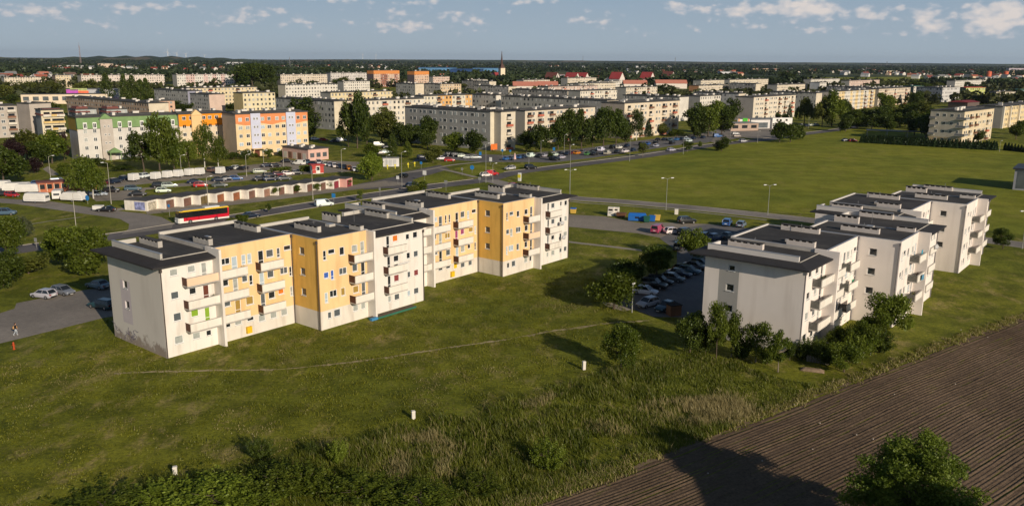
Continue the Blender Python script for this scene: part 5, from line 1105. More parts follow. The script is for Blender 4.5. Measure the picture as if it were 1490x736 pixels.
def build_vehicles():
    H, S, E_, U, V = 'hatchback', 'saloon', 'estate car', 'suv', 'van'
    def zone(group, where, heading, rows, near=False, jitter=4):
        rows = sorted(rows, key=lambda r: r[0]); n = len(rows)
        for i, rw in enumerate(rows):
            x, y, kind, colour = rw[:4]
            hd = R((rw[4] if len(rw) > 4 and rw[4] is not None else heading) + rnd.uniform(-jitter, jitter))
            w = rw[5] if len(rw) > 5 else '%s, %s' % (where, ordinal(i, n)) if n > 1 else where
            lab = '%s %s %s' % (CAR_WORD.get(colour, colour), 'van' if kind == 'van' else 'SUV' if kind == 'suv' else kind, w)
            make_car(kind, colour, G(x, y), hd, lab, group, near)
    zone('cars beside the yellow building', 'x', 0, [(64, 433, H, 'silver', 160, 'seen from behind, left of the two sunlit cars beside the yellow building'), (92, 428, H, 'purplegrey', -25, 'facing right, the right one of the two sunlit cars beside the yellow building'),
        (143, 419, S, 'paleblue', 152, 'in the shadow behind the gable of the yellow building, upper one'), (149, 448, E_, 'teal', 155, 'half hidden behind the stained gable of the yellow building, lower one')], True)
    zone('cars parked below the pale building', 'x', 0, [(939, 428, H, 'white', -28, 'at the near end of the shaded row left of the pale building'), (942.5, 445.5, H, 'silver', -140, 'facing left at the near corner of the shaded car park, left one'), (970, 451, S, 'teal', -138, 'facing left at the near corner of the shaded car park, right one')], True)
    zone('cars parked below the pale building', 'in the shaded row below the pale building', -32, [(951.5, 419, U, 'black'), (960.5, 413, E_, 'black'), (979, 409, H, 'grey'), (988, 402, S, 'navy'), (996, 396, H, 'black'), (1003, 398, H, 'steel'), (1011, 391, S, 'grey'), (1019, 387, H, 'steel')], True)
    zone('cars in the gravel yard', 'in the gravel yard with the containers', 30, [(957, 338, V, 'pink', 60), (979, 340, H, 'white', 20), (999, 325, U, 'black', 15), (998, 342, U, 'black', 40), (1025, 347, E_, 'navy', 60), (1041, 349, H, 'steel', 40), (1058, 328, U, 'blue', 70), (1078.5, 330, H, 'paleblue', 60), (1060, 347, S, 'grey', 40), (987, 363, V, 'grey', 70)], True)
    zone('cars at the left edge', 'x', 0, [(9, 313, U, 'steel', 15, 'cut by the left edge of the picture, above the round tree'), (5, 285.5, H, 'black', 20, 'beside the caravans at the left edge'), (18, 286.5, H, 'red', -20, 'in front of the long caravan at the left edge'), (155, 308, S, 'black', 178, 'driving away on the side street at left, small white trailer behind it'),
        (56, 270, H, 'blue', 20, 'behind the site hut, left'), (86, 267.5, V, 'paleblue', 30, 'behind the site hut, right')], True)
    zone('cars in the back rows by the garages', 'in the top row of the gravel car park', 75, [(155, 268, S, 'maroon'), (168, 267, U, 'navy'), (182, 262, H, 'navy'), (211, 259, U, 'white'), (309, 250, U, 'brown'), (334, 248, S, 'black'), (344, 246.5, H, 'white'), (355, 247, E_, 'black')])
    zone('cars in the middle row by the garages', 'in the middle row behind the garages', 20, [(144, 285, S, 'silver'), (162, 280, U, 'black'), (194, 277, E_, 'steel'), (201, 285, S, 'black'), (233, 273, U, 'black'), (247, 272.5, E_, 'silver'), (238, 280, H, 'white'), (284, 267, S, 'navy'), (292, 272, H, 'red'), (319, 264, S, 'navy'), (331, 262.5, S, 'navy'), (344, 262, H, 'blue'), (320, 272, S, 'grey')])
    zone('cars in the right part of the garage car park', 'round the low car-park hedge behind the garages', 30, [(378, 252, E_, 'beige'), (389, 243, S, 'navy'), (401, 243, H, 'black'), (379, 263, S, 'black'), (393, 258.5, U, 'black'), (406, 256, H, 'maroon'), (419, 255, H, 'white'), (431, 254, S, 'black'), (414, 262, S, 'grey'), (393, 263, S, 'navy')])
    zone('cars in the guarded car park', 'in the slanting row right of the white van', -70, [(473, 241, H, 'white'), (480, 242, S, 'silver'), (487, 243.5, H, 'white'), (494, 244.5, S, 'navy'), (501, 245.5, S, 'navy'), (508, 247, H, 'orange'), (516, 249, H, 'white'), (523, 250.5, S, 'black'), (530, 252, U, 'navy'), (455, 240, S, 'navy'), (448, 238, H, 'steel'), (464, 239, U, 'silver')])
    zone('cars in the guarded car park', 'x', 0, [(435, 240, V, 'white', 160, 'at the left end of the slanting row below the peach building'), (418, 236.5, S, 'black', 10, 'below the right bush of the peach building')])
    zone('cars behind the service building', 'behind the low pink service building', 20, [(459, 204, H, 'white'), (471, 205, H, 'red'), (487, 207.5, S, 'navy'), (497, 206, V, 'white'), (551, 212.5, V, 'white'), (563, 216, S, 'black'), (553, 224, H, 'white'), (562, 223, S, 'white')])
    zone('cars below the grey block', 'in the small car park below the long grey block', 15, [(614, 231, H, 'navy'), (643, 232.5, H, 'white'), (654, 235, H, 'red'), (656, 227.5, U, 'black'), (664, 228, U, 'black'), (673, 229, H, 'white'), (682, 231, S, 'silver'), (692, 231, S, 'silver')])
    zone('cars on the main road', 'x', 0, [(472, 300, V, 'white', 36, 'driving along the main road below the garages'), (365, 317, S, 'navy', 40, 'right behind the red and yellow bus'), (600, 272.5, H, 'navy', 40, 'on the main road behind the roof shrubs of the yellow building'), (585, 258.5, H, 'black', 150, 'leaving the car park drive, left of the grass triangle'),
        (707, 257, H, 'white', 35, 'at the junction, front one of the pair with the red car'), (715.5, 255.5, V, 'red', 35, 'waiting at the junction'), (742, 247, H, 'silver', -140, 'coming down the main road at the junction'), (772, 246, U, 'black', 35, 'on the main road beyond the junction'),
        (977, 220, E_, 'silver', 40, 'on the main road along the big meadow'), (1081, 207, E_, 'silver', 40, 'on the main road left of the two dark round shrubs'), (1002, 218, H, 'grey', -140, 'on the main road half behind a roadside sapling'), (748, 273.5, H, 'red', -60, 'peeping over the roof edge of the yellow building')])
    zone('cars in the long roadside car park', 'in the front row of the long roadside car park', 60, [(738, 233, S, 'blue'), (745, 232.5, H, 'steel'), (757, 231, H, 'blue'), (762, 230.5, S, 'navy'), (773, 229, V, 'white'), (786, 229, S, 'black'), (792, 228.5, H, 'silver'), (805, 233, U, 'black'), (817, 231, E_, 'silver'), (810, 233.5, S, 'black'), (855, 226, H, 'green'), (865, 226, S, 'black'), (861, 224, S, 'grey'),
        (881, 224, H, 'silver'), (875, 220, V, 'white'), (884, 225, V, 'beige'), (898, 223, S, 'black'), (910, 222, S, 'white'), (921, 220, S, 'navy'), (934, 212, U, 'black'), (943, 211, H, 'blue'), (954, 209, S, 'black'), (955, 214, H, 'silver'), (978, 210, U, 'black')])
    zone('cars in the back of the roadside car park', 'in the back row of the long roadside car park', 60, [(808, 227, H, 'white'), (816, 226, S, 'black'), (826, 225.5, S, 'navy'), (832, 224.5, H, 'maroon'), (840, 224.5, H, 'orange'), (848, 223, S, 'grey'), (892, 216.5, U, 'black'), (901, 216.5, H, 'white'), (913, 214, S, 'navy'), (871, 219, S, 'silver'), (957, 205, S, 'black'), (967, 204.5, S, 'navy'), (976, 205, H, 'steel'), (985, 204.5, S, 'blue'), (992, 204, H, 'navy'), (999, 203.5, S, 'silver'), (1003, 206.5, E_, 'white'), (1009, 203, U, 'navy'), (1023, 201.5, S, 'navy')])
    zone('cars near the shop', 'by the shops beyond the main road', 20, [(1044, 200, V, 'blue'), (1050, 199, S, 'black'), (1072, 199.5, H, 'beige'), (1070, 196, H, 'white')])
    zone('cars at the thuja hedge', 'on the meadow edge at the left end of the thuja hedge', 10, [(1231, 206, S, 'navy'), (1241, 206.5, H, 'red')])
    zone('cars under the willow', 'parked under the willow right of the slim conifer', 30, [(1166, 184, S, 'grey'), (1174, 184.5, H, 'navy'), (1181, 183.5, S, 'white'), (1188, 183, H, 'silver')])
    zone('cars in the shade behind the carport', 'in the shade behind the carport', 10, [(1258, 176, S, 'silver'), (1268, 173, H, 'navy'), (1279, 172, S, 'white'), (1290, 169, S, 'grey'), (1299, 167, H, 'navy'), (1306, 165, S, 'silver')])
    # caravans and box trailers
    cw = mat('caravan_white', (.70, .68, .64), .45, .06)
    def caravan(label, p, az, L, W=2.2, Hh=2.1, rounded=.35, win=True, name='caravan', cat='caravan', group='caravans by the side street'):
        o = thing(name, label, cat, p, az, group); b = MB(); z0 = .5
        prof = [(-L / 2, z0), (-L / 2 + .1, z0 + Hh - rounded), (-L / 2 + rounded + .1, z0 + Hh), (L / 2 - rounded - .25, z0 + Hh), (L / 2 - .05, z0 + Hh * .55), (L / 2, z0 + .2), (L / 2 - .2, z0)]
        n = len(prof); k = 0
        b.v = [(x, -W / 2, z) for x, z in prof] + [(x, W / 2, z) for x, z in prof]
        b.f = [tuple(range(n)), tuple(range(n, 2 * n))[::-1]] + [(i, n + i, n + (i + 1) % n, (i + 1) % n) for i in range(n)]; b.m = [0] * len(b.f)
        b.build('body', [cw], o, bevel=.06)
        b = MB(); b.box(-L / 2 + .3, L / 2 - .4, -W / 2 - .012, W / 2 + .012, z0 + .35, z0 + .45); b.build('trim_strip', [MATS['cabinet_grey']], o)
        if win:
            for x in (-L * .3, 0, L * .25):
                b = MB(); b.box(x - .4, x + .4, -W / 2 - .03, -W / 2 - .003, z0 + .95, z0 + 1.5); b.build('window', [MATS['glass_dark']], o)
            b = MB(); b.box(-L / 2 - .03, -L / 2 + .09, -W * .32, W * .32, z0 + .9, z0 + 1.45); b.build('window', [MATS['glass_mid']], o)
        b = MB(); b.cyl((L / 2 - .2, 0, .5), (L / 2 + 1.1, 0, .45), .06, n=6); b.build('drawbar', [MATS['metal_grey']], o)
        car_meshes('hatchback')
        for s in (-1, 1): link('wheel', _car['hatchback'][3], o, (-.2, s * (W / 2 - .08), .31))
        return o
    caravan('white caravan with three small dark side windows, frontmost beside the side street', G(54, 295), R(175), 6.0)
    caravan('cream caravan between the three-window caravan and the rounded white trailer', G(85, 290), R(110), 5.0)
    caravan('rounded white covered trailer with a tarpaulin under the birch', G(108, 293), R(170), 6.4, 2.4, 2.0, .8, False)
    caravan('long white caravan behind the red car', G(25, 279), R(195), 7.0); caravan('white camper behind the long white caravan, right', G(41, 281), R(190), 6.0, win=False); caravan('white caravan cut by the left edge', G(2, 276), R(190), 5.0)
    for i, (x, y) in enumerate(((195, 264), (227, 262), (244, 260), (260, 258.5), (276, 256.5), (291, 255.5), (321, 254))):
        caravan('white box trailer in the row along the grass strip, %s of seven' % ordinal(i, 7), G(x, y), R(75), 2.9, 2.0, 2.0, .12, False, 'box_trailer', 'trailer', 'white box trailers')
    t = thing('trailer', 'small white trailer behind the black car on the side street', 'trailer', G(143.5, 307), R(178)); b = MB(); b.box(-1.1, 1.1, -.8, .8, .45, 1.4); b.build('body', [cw], t); b = MB(); b.box(1.1, 2.0, -.05, .05, .4, .5); b.build('drawbar', [MATS['metal_grey']], t)
    for s in (-1, 1): link('wheel', _car['hatchback'][3], t, (0, s * .85, .31))
    build_bus(); build_garages()

def build_bus():
    p0, p1 = G(259, 328), G(335, 318.5); d = (p1 - p0); az = math.atan2(d.y, d.x) + math.pi; c = (p0 + p1) / 2 + Vector((-d.y, d.x, 0)).normalized() * 1.25
    L, W = 12.0, 2.5
    o = thing('bus', 'red and white city bus with yellow roof edge and dark windows on the main road', 'bus', (c.x, c.y, .03), az)
    red, whi, yel = mat('bus_red', (.52, .01, .03), .35, .03, coat=.4), mat('bus_white', (.72, .70, .64), .4, .03, coat=.3), mat('bus_yellow', (.80, .52, .015), .4, .03, coat=.3)
    gl = mat('bus_glass', (.012, .013, .015), .07, .1, spec=.8)
    hx, hy = L / 2, W / 2
    b = MB(); b.prism([(-hx, -hy), (hx - .25, -hy), (hx, -hy + .35), (hx, hy - .35), (hx - .25, hy), (-hx, hy)], .32, .68); b.build('skirt', [whi], o)
    b = MB(); b.prism([(-hx, -hy), (hx - 1.2, -hy), (hx - 1.2, hy), (-hx, hy)], .683, 1.45); b.prism([(-hx, -hy), (-hx + .35, -hy), (-hx + .35, hy), (-hx, hy)], 1.453, 2.82); b.build('body', [red], o)
    b = MB(); b.prism([(hx - 1.2, -hy), (hx - .3, -hy), (hx - .04, -hy + .35), (hx - .04, hy - .35), (hx - .3, hy), (hx - 1.2, hy)], .683, 1.45); b.build('front_panel', [whi], o)
    b = MB(); b.prism([(-hx + .35, -hy + .02), (hx - .5, -hy + .02), (hx - .22, -hy + .36), (hx - .22, hy - .36), (hx - .5, hy - .02), (-hx + .35, hy - .02)], 1.453, 2.82); b.build('window_glass', [gl], o)
    b = MB(); b.prism([(-hx, -hy), (hx - .7, -hy), (hx - .4, -hy + .4), (hx - .4, hy - .4), (hx - .7, hy), (-hx, hy)], 2.823, 3.0, 0, 1); b.prism([(-hx + .1, -hy + .25), (hx - 1.2, -hy + .25), (hx - 1.2, hy - .25), (-hx + .1, hy - .25)], 3.023, 3.12, 0, 1); b.build('roof', [yel, mat('bus_roof_grey', (.30, .30, .29), .5, .1)], o)
    b = MB(); b.box(-hx + 2, -hx + 5.5, -.8, .8, 3.123, 3.35); b.build('roof_unit', [whi], o)
    b = MB(); b.box(hx - 2.0, hx - 1.88, -hy - .006, hy + .006, .85, 2.6); b.box(1.2, 1.3, -hy - .006, hy + .006, .85, 2.6); b.box(-3.1, -3.0, -hy - .006, hy + .006, .85, 2.6); b.build('door_frame', [MATS['near_black']], o)
    b = MB(); b.box(hx - .24, hx - .205, -.8, .8, 2.45, 2.75); b.build('destination_display', [mat('display_amber', (.35, .2, .02), .4)], o)
    for s in (-1, 1):
        b = MB(); b.box(hx - .06, hx + .02, s * .75 - .2, s * .75 + .2, .62, .8); b.build('headlight', [MATS['headlamp']], o)
    w = MB(); w.cyl((0, -.14, 0), (0, .14, 0), .47, n=18, m=0); w.cyl((0, -.145, 0), (0, .145, 0), .27, n=12, m=1); wm = w.mesh('wheel', [MATS['tyre'], MATS['wheel_rim']])
    for x in (hx - 2.7, -hx + 3.2):
        for s in (-1, 1): link('wheel', wm, o, (x, s * (hy - .13), .47))

def build_garages():
    a = G(214.4, 307.5); e = G(522.4, 270.7); N = 14; v = (e - a); az = R(74)
    u = Vector((math.cos(az), math.sin(az), 0)); n = Vector((u.y, -u.x, 0)); w = v.dot(u) / N; st = v.dot(n) / N
    doors = ['garage_graffiti', 'garage_brown', 'garage_brown', 'garage_olive', 'garage_rust', 'garage_rust', 'garage_brown', 'garage_pale', 'garage_brown', 'garage_brown', 'garage_brown', 'garage_brown', 'garage_red', 'garage_red']
    words = dict(garage_graffiti='scribbled pale', garage_brown='brown', garage_olive='olive brown', garage_rust='rust orange', garage_pale='pale brown', garage_red='dark red')
    mat('garage_graffiti', (.42, .38, .30), .8, .5, 2.5); mat('garage_brown', (.17, .09, .065), .7, .2, 1.2); mat('garage_olive', (.15, .11, .045), .7, .2, 1.2); mat('garage_rust', (.27, .10, .045), .7, .2, 1.2); mat('garage_pale', (.30, .17, .12), .7, .2, 1.2); mat('garage_red', (.24, .035, .05), .7, .1)
    gw = mat('garage_wall', (.72, .67, .59), .9, .1, .8, dirt=((.42, .36, .31), .45, .9)); gp = mat('garage_pink', (.62, .34, .29), .9, .1); gb = mat('garage_mural', (.06, .30, .42), .8, .3, .8)
    for i in range(N):
        p = a + (u * w + n * st) * i
        o = thing('garage', 'flat-roofed garage with %s door, %s in the stepped row of fourteen' % (words[doors[i]], ordinal(i, N)), 'garage', (p.x, p.y, 0), az, 'stepped row of garages')
        b = MB(); hh = 2.5; d0 = 6.6
        b.box(0, .5, 0, .3, 0, hh); b.box(w - .45, w, 0, .3, 0, hh); b.box(.5, w - .45, 0, .3, 2.05, hh); b.box(0, .25, .3, d0, 0, hh); b.box(w - .2, w, .3, d0, 0, hh); b.box(.25, w - .2, d0 - .2, d0, 0, hh)
        b.build('wall', [gp if i == N - 1 else gw], o)
        b = MB(); b.box(-.12, w + .06, -.08, d0 + .1, hh + .003, hh + .2); b.build('roof', [MATS['roof_grey']], o)
        b = MB(); b.box(.5, w - .45, .12, .2, .02, 2.047)
        for k in range(1, 4): b.box(.5, w - .45, .1, .12, k * .51 - .02, k * .51 + .02)
        b.build('garage_door', [MATS[doors[i]]], o)
        if i == 0:
            g = MB(); g.box(-.06, -.003, .6, 3.6, .2, 2.2); g.build('wall_painting', [mat('spray_blue', (.22, .24, .42), .8, .6, 1.2)], o)
        if i == N - 1:
            g = MB(); g.box(w + .003, w + .06, .3, 5.6, .1, 2.6); g.build('wall_painting', [gb], o)
# ---------------------------------------------------------------- trees and other plants
def leaf_mat(name, col, col2, transl=.35):
    if name in MATS: return MATS[name]
    m = bpy.data.materials.new(name); m.use_nodes = True; nt = m.node_tree; N, Lk = nt.nodes, nt.links
    N.clear(); out = N.new('ShaderNodeOutputMaterial')
    at = N.new('ShaderNodeAttribute'); at.attribute_name = 'tone'
    oi = N.new('ShaderNodeObjectInfo')
    c = mixc(nt, at.outputs['Fac'], col, col2)
    k = N.new('ShaderNodeMapRange'); k.inputs[3].default_value = .78; k.inputs[4].default_value = 1.22; Lk.new(oi.outputs['Random'], k.inputs[0])
    c = mixc(nt, 1.0, c, k.outputs[0], 'MULTIPLY')
    d = N.new('ShaderNodeBsdfDiffuse'); t = N.new('ShaderNodeBsdfTranslucent'); g = N.new('ShaderNodeBsdfGlossy'); g.inputs['Roughness'].default_value = .45
    Lk.new(c, d.inputs[0]); Lk.new(mixc(nt, 1.0, c, (1.1, 1.15, .55), 'MULTIPLY'), t.inputs[0]); g.inputs[0].default_value = (.5, .55, .45, 1)
    s = N.new('ShaderNodeMixShader'); s.inputs[0].default_value = transl; Lk.new(d.outputs[0], s.inputs[1]); Lk.new(t.outputs[0], s.inputs[2])
    s2 = N.new('ShaderNodeMixShader'); s2.inputs[0].default_value = .03; Lk.new(s.outputs[0], s2.inputs[1]); Lk.new(g.outputs[0], s2.inputs[2])
    Lk.new(s2.outputs[0], out.inputs[0]); MATS[name] = m; return m
def leaves(rng, cen, size, up=.35, aspect=.75):
    n = len(cen)
    nr = rng.normal(0, 1, (n, 3)); nr[:, 2] = np.abs(nr[:, 2]) * (1 + up); nr /= np.linalg.norm(nr, axis=1)[:, None]
    a = rng.normal(0, 1, (n, 3)); e1 = np.cross(nr, a); e1 /= np.linalg.norm(e1, axis=1)[:, None]; e2 = np.cross(nr, e1)
    s = (size * rng.uniform(.55, 1.35, n))[:, None]
    e1 = e1 * s * .5; e2 = e2 * s * .5 * aspect
    return np.stack([cen - e1, cen - e2 * .9 + e1 * .1, cen + e1, cen + e2], 1)
def crown_points(rng, kind, n):
    """points of a unit crown: radius ~.5, height 0..1"""
    P = []
    if kind in ('round', 'oval', 'bush', 'young', 'birch', 'spreading', 'ragged'):
        K = dict(round=22, oval=22, bush=16, young=14, birch=26, spreading=20, ragged=20)[kind]
        z0 = dict(round=.1, oval=.07, bush=.02, young=.12, birch=.12, spreading=.16, ragged=.08)[kind]
        lob = []
        while len(lob) < K:
            q = rng.uniform(-1, 1, 3)
            if np.dot(q, q) > 1: continue
            zz = (q[2] + 1) / 2
            taper = 1.0 if kind in ('round', 'bush', 'spreading') else (1.12 - .55 * zz)
            r = (.16 if kind in ('birch', 'young', 'ragged') else .2) * rng.uniform(.65, 1.25)
            lob.append((q[0] * .36 * taper, q[1] * .36 * taper, z0 + (1 - z0) * (.13 + .74 * zz), r * (.95 if kind != 'oval' else .85), rng.uniform(0, 1)))
        lob = np.array(lob); w = lob[:, 3] ** 2; w /= w.sum()
        idx = rng.choice(len(lob), n, p=w); d = rng.normal(0, 1, (n, 3)); d /= np.linalg.norm(d, axis=1)[:, None]
        rr = rng.uniform(.25, 1.0, n) ** .6 * rng.uniform(.85, 1.18, n)
        zs = (1 - z0) * (1.15 if kind in ('birch',) else .95)
        p = lob[idx, :3] + d * (lob[idx, 3] * rr)[:, None] * np.array([1, 1, zs])
        tone = np.clip(lob[idx, 4] * .6 + rng.uniform(0, .4, n), 0, 1)
    elif kind == 'scrub':
        S = 95; a = rng.uniform(0, 2 * math.pi, S); o = rng.uniform(0, .55, S) ** .8; ln = rng.uniform(.45, 1.0, S) * (1 - .35 * o); r0 = rng.uniform(0, .22, S); idx = rng.integers(0, S, n); t = rng.uniform(.18, 1, n)
        rad = r0[idx] + o[idx] * t * (.75 + .35 * t); z = ln[idx] * t * (1 - .28 * o[idx] * t)
        p = np.stack([np.cos(a[idx]) * rad, np.sin(a[idx]) * rad, z], 1) + rng.normal(0, .035, (n, 3)); p[:, 2] = np.abs(p[:, 2]); tone = np.clip((idx % 13) / 13 * .6 + .3 * t + rng.uniform(0, .25, n), 0, 1)
    elif kind in ('poplar',):
        z = rng.beta(1.25, 1.1, n); rad = .5 * np.minimum(1, (z + .04) * 7) * (1 - z) ** .42 * (1.0 + .18 * np.sin(z * 31) * np.sin(z * 13))
        a = rng.uniform(0, 2 * math.pi, n); k = rng.uniform(.2, 1, n) ** .5
        lump = 1 + .22 * np.sin(a * 3 + z * 17) + .12 * np.sin(a * 7 - z * 29)
        p = np.stack([np.cos(a) * rad * k * lump, np.sin(a) * rad * k * lump, .06 + .94 * z], 1); tone = np.clip(.5 + .35 * np.sin(a * 3 + z * 17) + rng.normal(0, .2, n), 0, 1)
    elif kind in ('conifer', 'thuja'):
        z = rng.beta(1, 1.6, n); a = rng.uniform(0, 2 * math.pi, n); tier = .7 + .3 * ((z * 9) % 1)[::1]
        rad = .5 * (1 - z) ** (1 if kind == 'conifer' else .6) * (tier if kind == 'conifer' else 1); k = rng.uniform(.3, 1, n) ** .5
        lump = 1 + .2 * np.sin(a * 5 + z * 40)
        p = np.stack([np.cos(a) * rad * k * lump, np.sin(a) * rad * k * lump, .04 + .96 * z], 1); tone = rng.uniform(0, 1, n)
    elif kind == 'willow':
        S = 130; a = rng.uniform(0, 2 * math.pi, S); r = np.sqrt(rng.uniform(0, 1, S)) * .5; top = .97 - .55 * (r / .5) ** 2.2 + rng.normal(0, .03, S); ln = rng.uniform(.25, .7, S) * top
        idx = rng.integers(0, S, n); t = rng.uniform(0, 1, n); z = np.maximum(.06, top[idx] - ln[idx] * t)
        rr = r[idx] + .06 * t; p = np.stack([np.cos(a[idx]) * rr, np.sin(a[idx]) * rr, z], 1) + rng.normal(0, .022, (n, 3)); tone = np.clip((idx % 17) / 17 * .7 + rng.uniform(0, .3, n), 0, 1)
    return p, tone
def trunk_mb(rng, kind, H=1.0, W=1.0, r=.02):
    """tapered trunk with limbs for a unit tree (scaled later)"""
    b = MB(); top = dict(poplar=.9, conifer=.92, thuja=.8).get(kind, .72); z = 0; x = y = 0; k = 5
    pts = [(0, 0, -.02)]
    for i in range(1, k + 1): pts.append((rng.uniform(-.012, .012) * i, rng.uniform(-.012, .012) * i, top * i / k))
    for i in range(k): b.cyl(pts[i], pts[i + 1], r * (1.25 - i / k), r * (1.25 - (i + 1) / k), 7, caps=False)
    if kind not in ('conifer', 'thuja', 'poplar'):
        for i in range(9):
            t = rng.uniform(.3, .9); s = Vector(pts[2]).lerp(Vector(pts[-1]), t - .2) if t > .2 else Vector(pts[1]); a = rng.uniform(0, 6.28); l = rng.uniform(.18, .34)
            e = s + Vector((math.cos(a) * l, math.sin(a) * l, rng.uniform(.08, .26))); mid = s.lerp(e, .5) + Vector((0, 0, -.02))
            b.cyl(s, mid, r * .5, r * .35, 5, caps=False); b.cyl(mid, e, r * .35, r * .1, 5, caps=False)
    return b
_tree = {}
SPEC = {'scrub': (1700, .085), 'round': (2300, .085), 'oval': (2400, .08), 'bush': (1500, .10), 'young': (1300, .085), 'birch': (2200, .062), 'spreading': (2000, .09), 'ragged': (2200, .075), 'poplar': (2600, .065), 'conifer': (1500, .07), 'thuja': (520, .2), 'willow': (2800, .07)}
def tree_meshes(kind, var, hi=1):
    k = (kind, var, hi)
    if k not in _tree:
        rng = np.random.default_rng(hash((len(kind), ord(kind[0]), ord(kind[1]), var)) % 100000); n, s = SPEC[kind]
        p, tone = crown_points(rng, kind, n * hi); rr_ = np.hypot(p[:, 0], p[:, 1]); p[:, :2] *= .5 / np.percentile(rr_, 96); p[:, 2] /= np.percentile(p[:, 2], 99.5)
        q = leaves(rng, p, s / math.sqrt(hi) * (1.15 if hi > 1 else 1))
        cm = quads_mesh('crown', q, [MATS['leaf_mid']], None, tone)
        random_ = random.Random(var + 5); tm = trunk_mb(random_, kind, r=.022 if kind != 'poplar' else .03).mesh('trunk', [MATS['bark']])
        _tree[k] = (cm, tm)
    return _tree[k]
TREE_N = [0]
def plant(kind, p, h, w, leaf, label, group=None, bark='bark', hi=1, name=None, cat=None, rz=None):
    TREE_N[0] += 1
    cm, tm = tree_meshes(kind, TREE_N[0] % 3, hi)
    name = name or ('shrub' if kind in ('bush', 'scrub') else 'thuja_shrub' if kind == 'thuja' else 'tree'); cat = cat or ('shrub' if kind in ('bush', 'thuja', 'scrub') else 'tree')
    o = thing(name, label, cat, (p.x, p.y, 0), rnd.uniform(0, 6.28) if rz is None else rz, group, (w, w, h))
    c = link('crown', cm, o); slot_objmat(c, MATS[leaf])
    t = link('trunk' if kind not in ('bush', 'scrub') else 'stem', tm, o); slot_objmat(t, MATS[bark])
    return o
def build_trees():
    mat('bark', (.10, .075, .055), .95, .3, 3); mat('birch_bark', (.55, .52, .47), .9, .35, 4); mat('young_bark', (.22, .18, .14), .9, .2, 3)
    leaf_mat('leaf_mid', (.055, .085, .008), (.145, .178, .022)); leaf_mat('leaf_dark', (.034, .056, .008), (.085, .112, .017)); leaf_mat('leaf_bright', (.09, .13, .010), (.2, .25, .03))
    leaf_mat('leaf_olive', (.07, .085, .014), (.145, .155, .03)); leaf_mat('leaf_purple', (.022, .012, .014), (.05, .024, .026)); leaf_mat('leaf_grey', (.06, .075, .035), (.13, .14, .075)); leaf_mat('leaf_yellow', (.08, .09, .015), (.16, .17, .035)); leaf_mat('leaf_conifer', (.02, .04, .014), (.045, .075, .024))
    D, Md, Br, Ol, Pu, Gr, Ye, Co = 'leaf_dark', 'leaf_mid', 'leaf_bright', 'leaf_olive', 'leaf_purple', 'leaf_grey', 'leaf_yellow', 'leaf_conifer'
    W = dict(leaf_dark='dark green', leaf_mid='green', leaf_bright='bright green', leaf_olive='olive green', leaf_purple='dark purple', leaf_grey='grey-green', leaf_yellow='yellow-green', leaf_conifer='blackish green')
    KW = dict(round='round-crowned tree', oval='full-crowned tree', bush='shrub', scrub='shrub', young='young tree', birch='loose airy tree', spreading='spreading tree', ragged='ragged tree', poplar='pointed poplar', conifer='conifer', thuja='thuja', willow='weeping tree')
    def zone(group, where, rows, hi=1):
        """rows: base x, base y, top y, crown width px, kind, leaf[, bark or own label]"""
        rows = sorted(rows, key=lambda r: r[0]); n = len(rows)
        for i, r in enumerate(rows):
            g = G(r[0], r[1]); h = height_to(g, r[2]); w = r[3] * depth_of((g.x, g.y, h * .5)) / F
            lab = r[6] if len(r) > 6 else '%s %s %s' % (W[r[5]], KW[r[4]], where + (', ' + ordinal(i, n) if n > 1 else ''))
            plant(r[4], g, h, w * 1.06, r[5], lab, group, 'birch_bark' if r[4] == 'birch' else 'young_bark' if r[4] == 'young' else 'bark', hi)
    zone('trees at the gable of the pale building', 'before the gable of the pale building', [(1004, 514, 454, 42, 'ragged', D), (1042, 522, 441, 30, 'ragged', Md), (1064, 521, 453, 32, 'young', Md), (1099.5, 527, 470, 36, 'young', Md), (1132, 541, 482, 30, 'young', Md), (1149, 524, 498, 18, 'bush', D), (1026, 513, 472, 36, 'oval', D), (1080, 522, 490, 32, 'scrub', D), (1116, 529, 502, 28, 'scrub', Md), (1165, 523, 498, 26, 'scrub', D)], 3)
    zone('trees round the shaded car park', 'round the shaded car park', [(893, 450, 394, 62, 'spreading', Md), (911, 424, 379, 46, 'spreading', D), (955, 402, 359, 48, 'round', D), (1010, 379, 334, 42, 'round', Md)], 3)
    zone(None, '', [(903, 538, 476, 52, 'oval', Md, 'solitary green young tree, bushy to the ground, standing between lawn and weeds')], 4)
    zone('garden plants of the pale building', 'in the garden below the pale balconies', [(1180, 521, 493, 30, 'scrub', D), (1216, 508, 475, 28, 'oval', Md), (1204, 530, 496, 40, 'scrub', D), (1228, 541, 500, 44, 'ragged', Md), (1253, 518, 470, 46, 'ragged', Md), (1238, 507, 472, 36, 'scrub', D), (1272, 506, 466, 36, 'ragged', Md), (1194, 517, 494, 30, 'scrub', Md), (1263, 501, 464, 36, 'oval', D), (1246, 527, 488, 40, 'scrub', Md), (1280, 512, 478, 34, 'scrub', D)], 3)
    zone(None, '', [(1287, 503, 428, 58, 'ragged', Md, 'tall loose-branched green tree in the garden of the pale building'), (1459, 362, 332, 26, 'ragged', D, 'dark shrub-like tree behind the last balconies of the pale building')], 4)
    zone('trees left of the yellow building', 'left of the yellow building', [(11, 375, 315, 44, 'round', Md), (31, 346, 315, 34, 'willow', Gr), (5, 418, 370, 54, 'bush', D), (42, 398, 370, 58, 'bush', Ol), (86, 378, 331, 48, 'bush', Br), (112, 388, 332, 56, 'bush', Md), (140, 392, 334, 54, 'bush', Md), (125, 398, 352, 60, 'bush', Md)], 3)
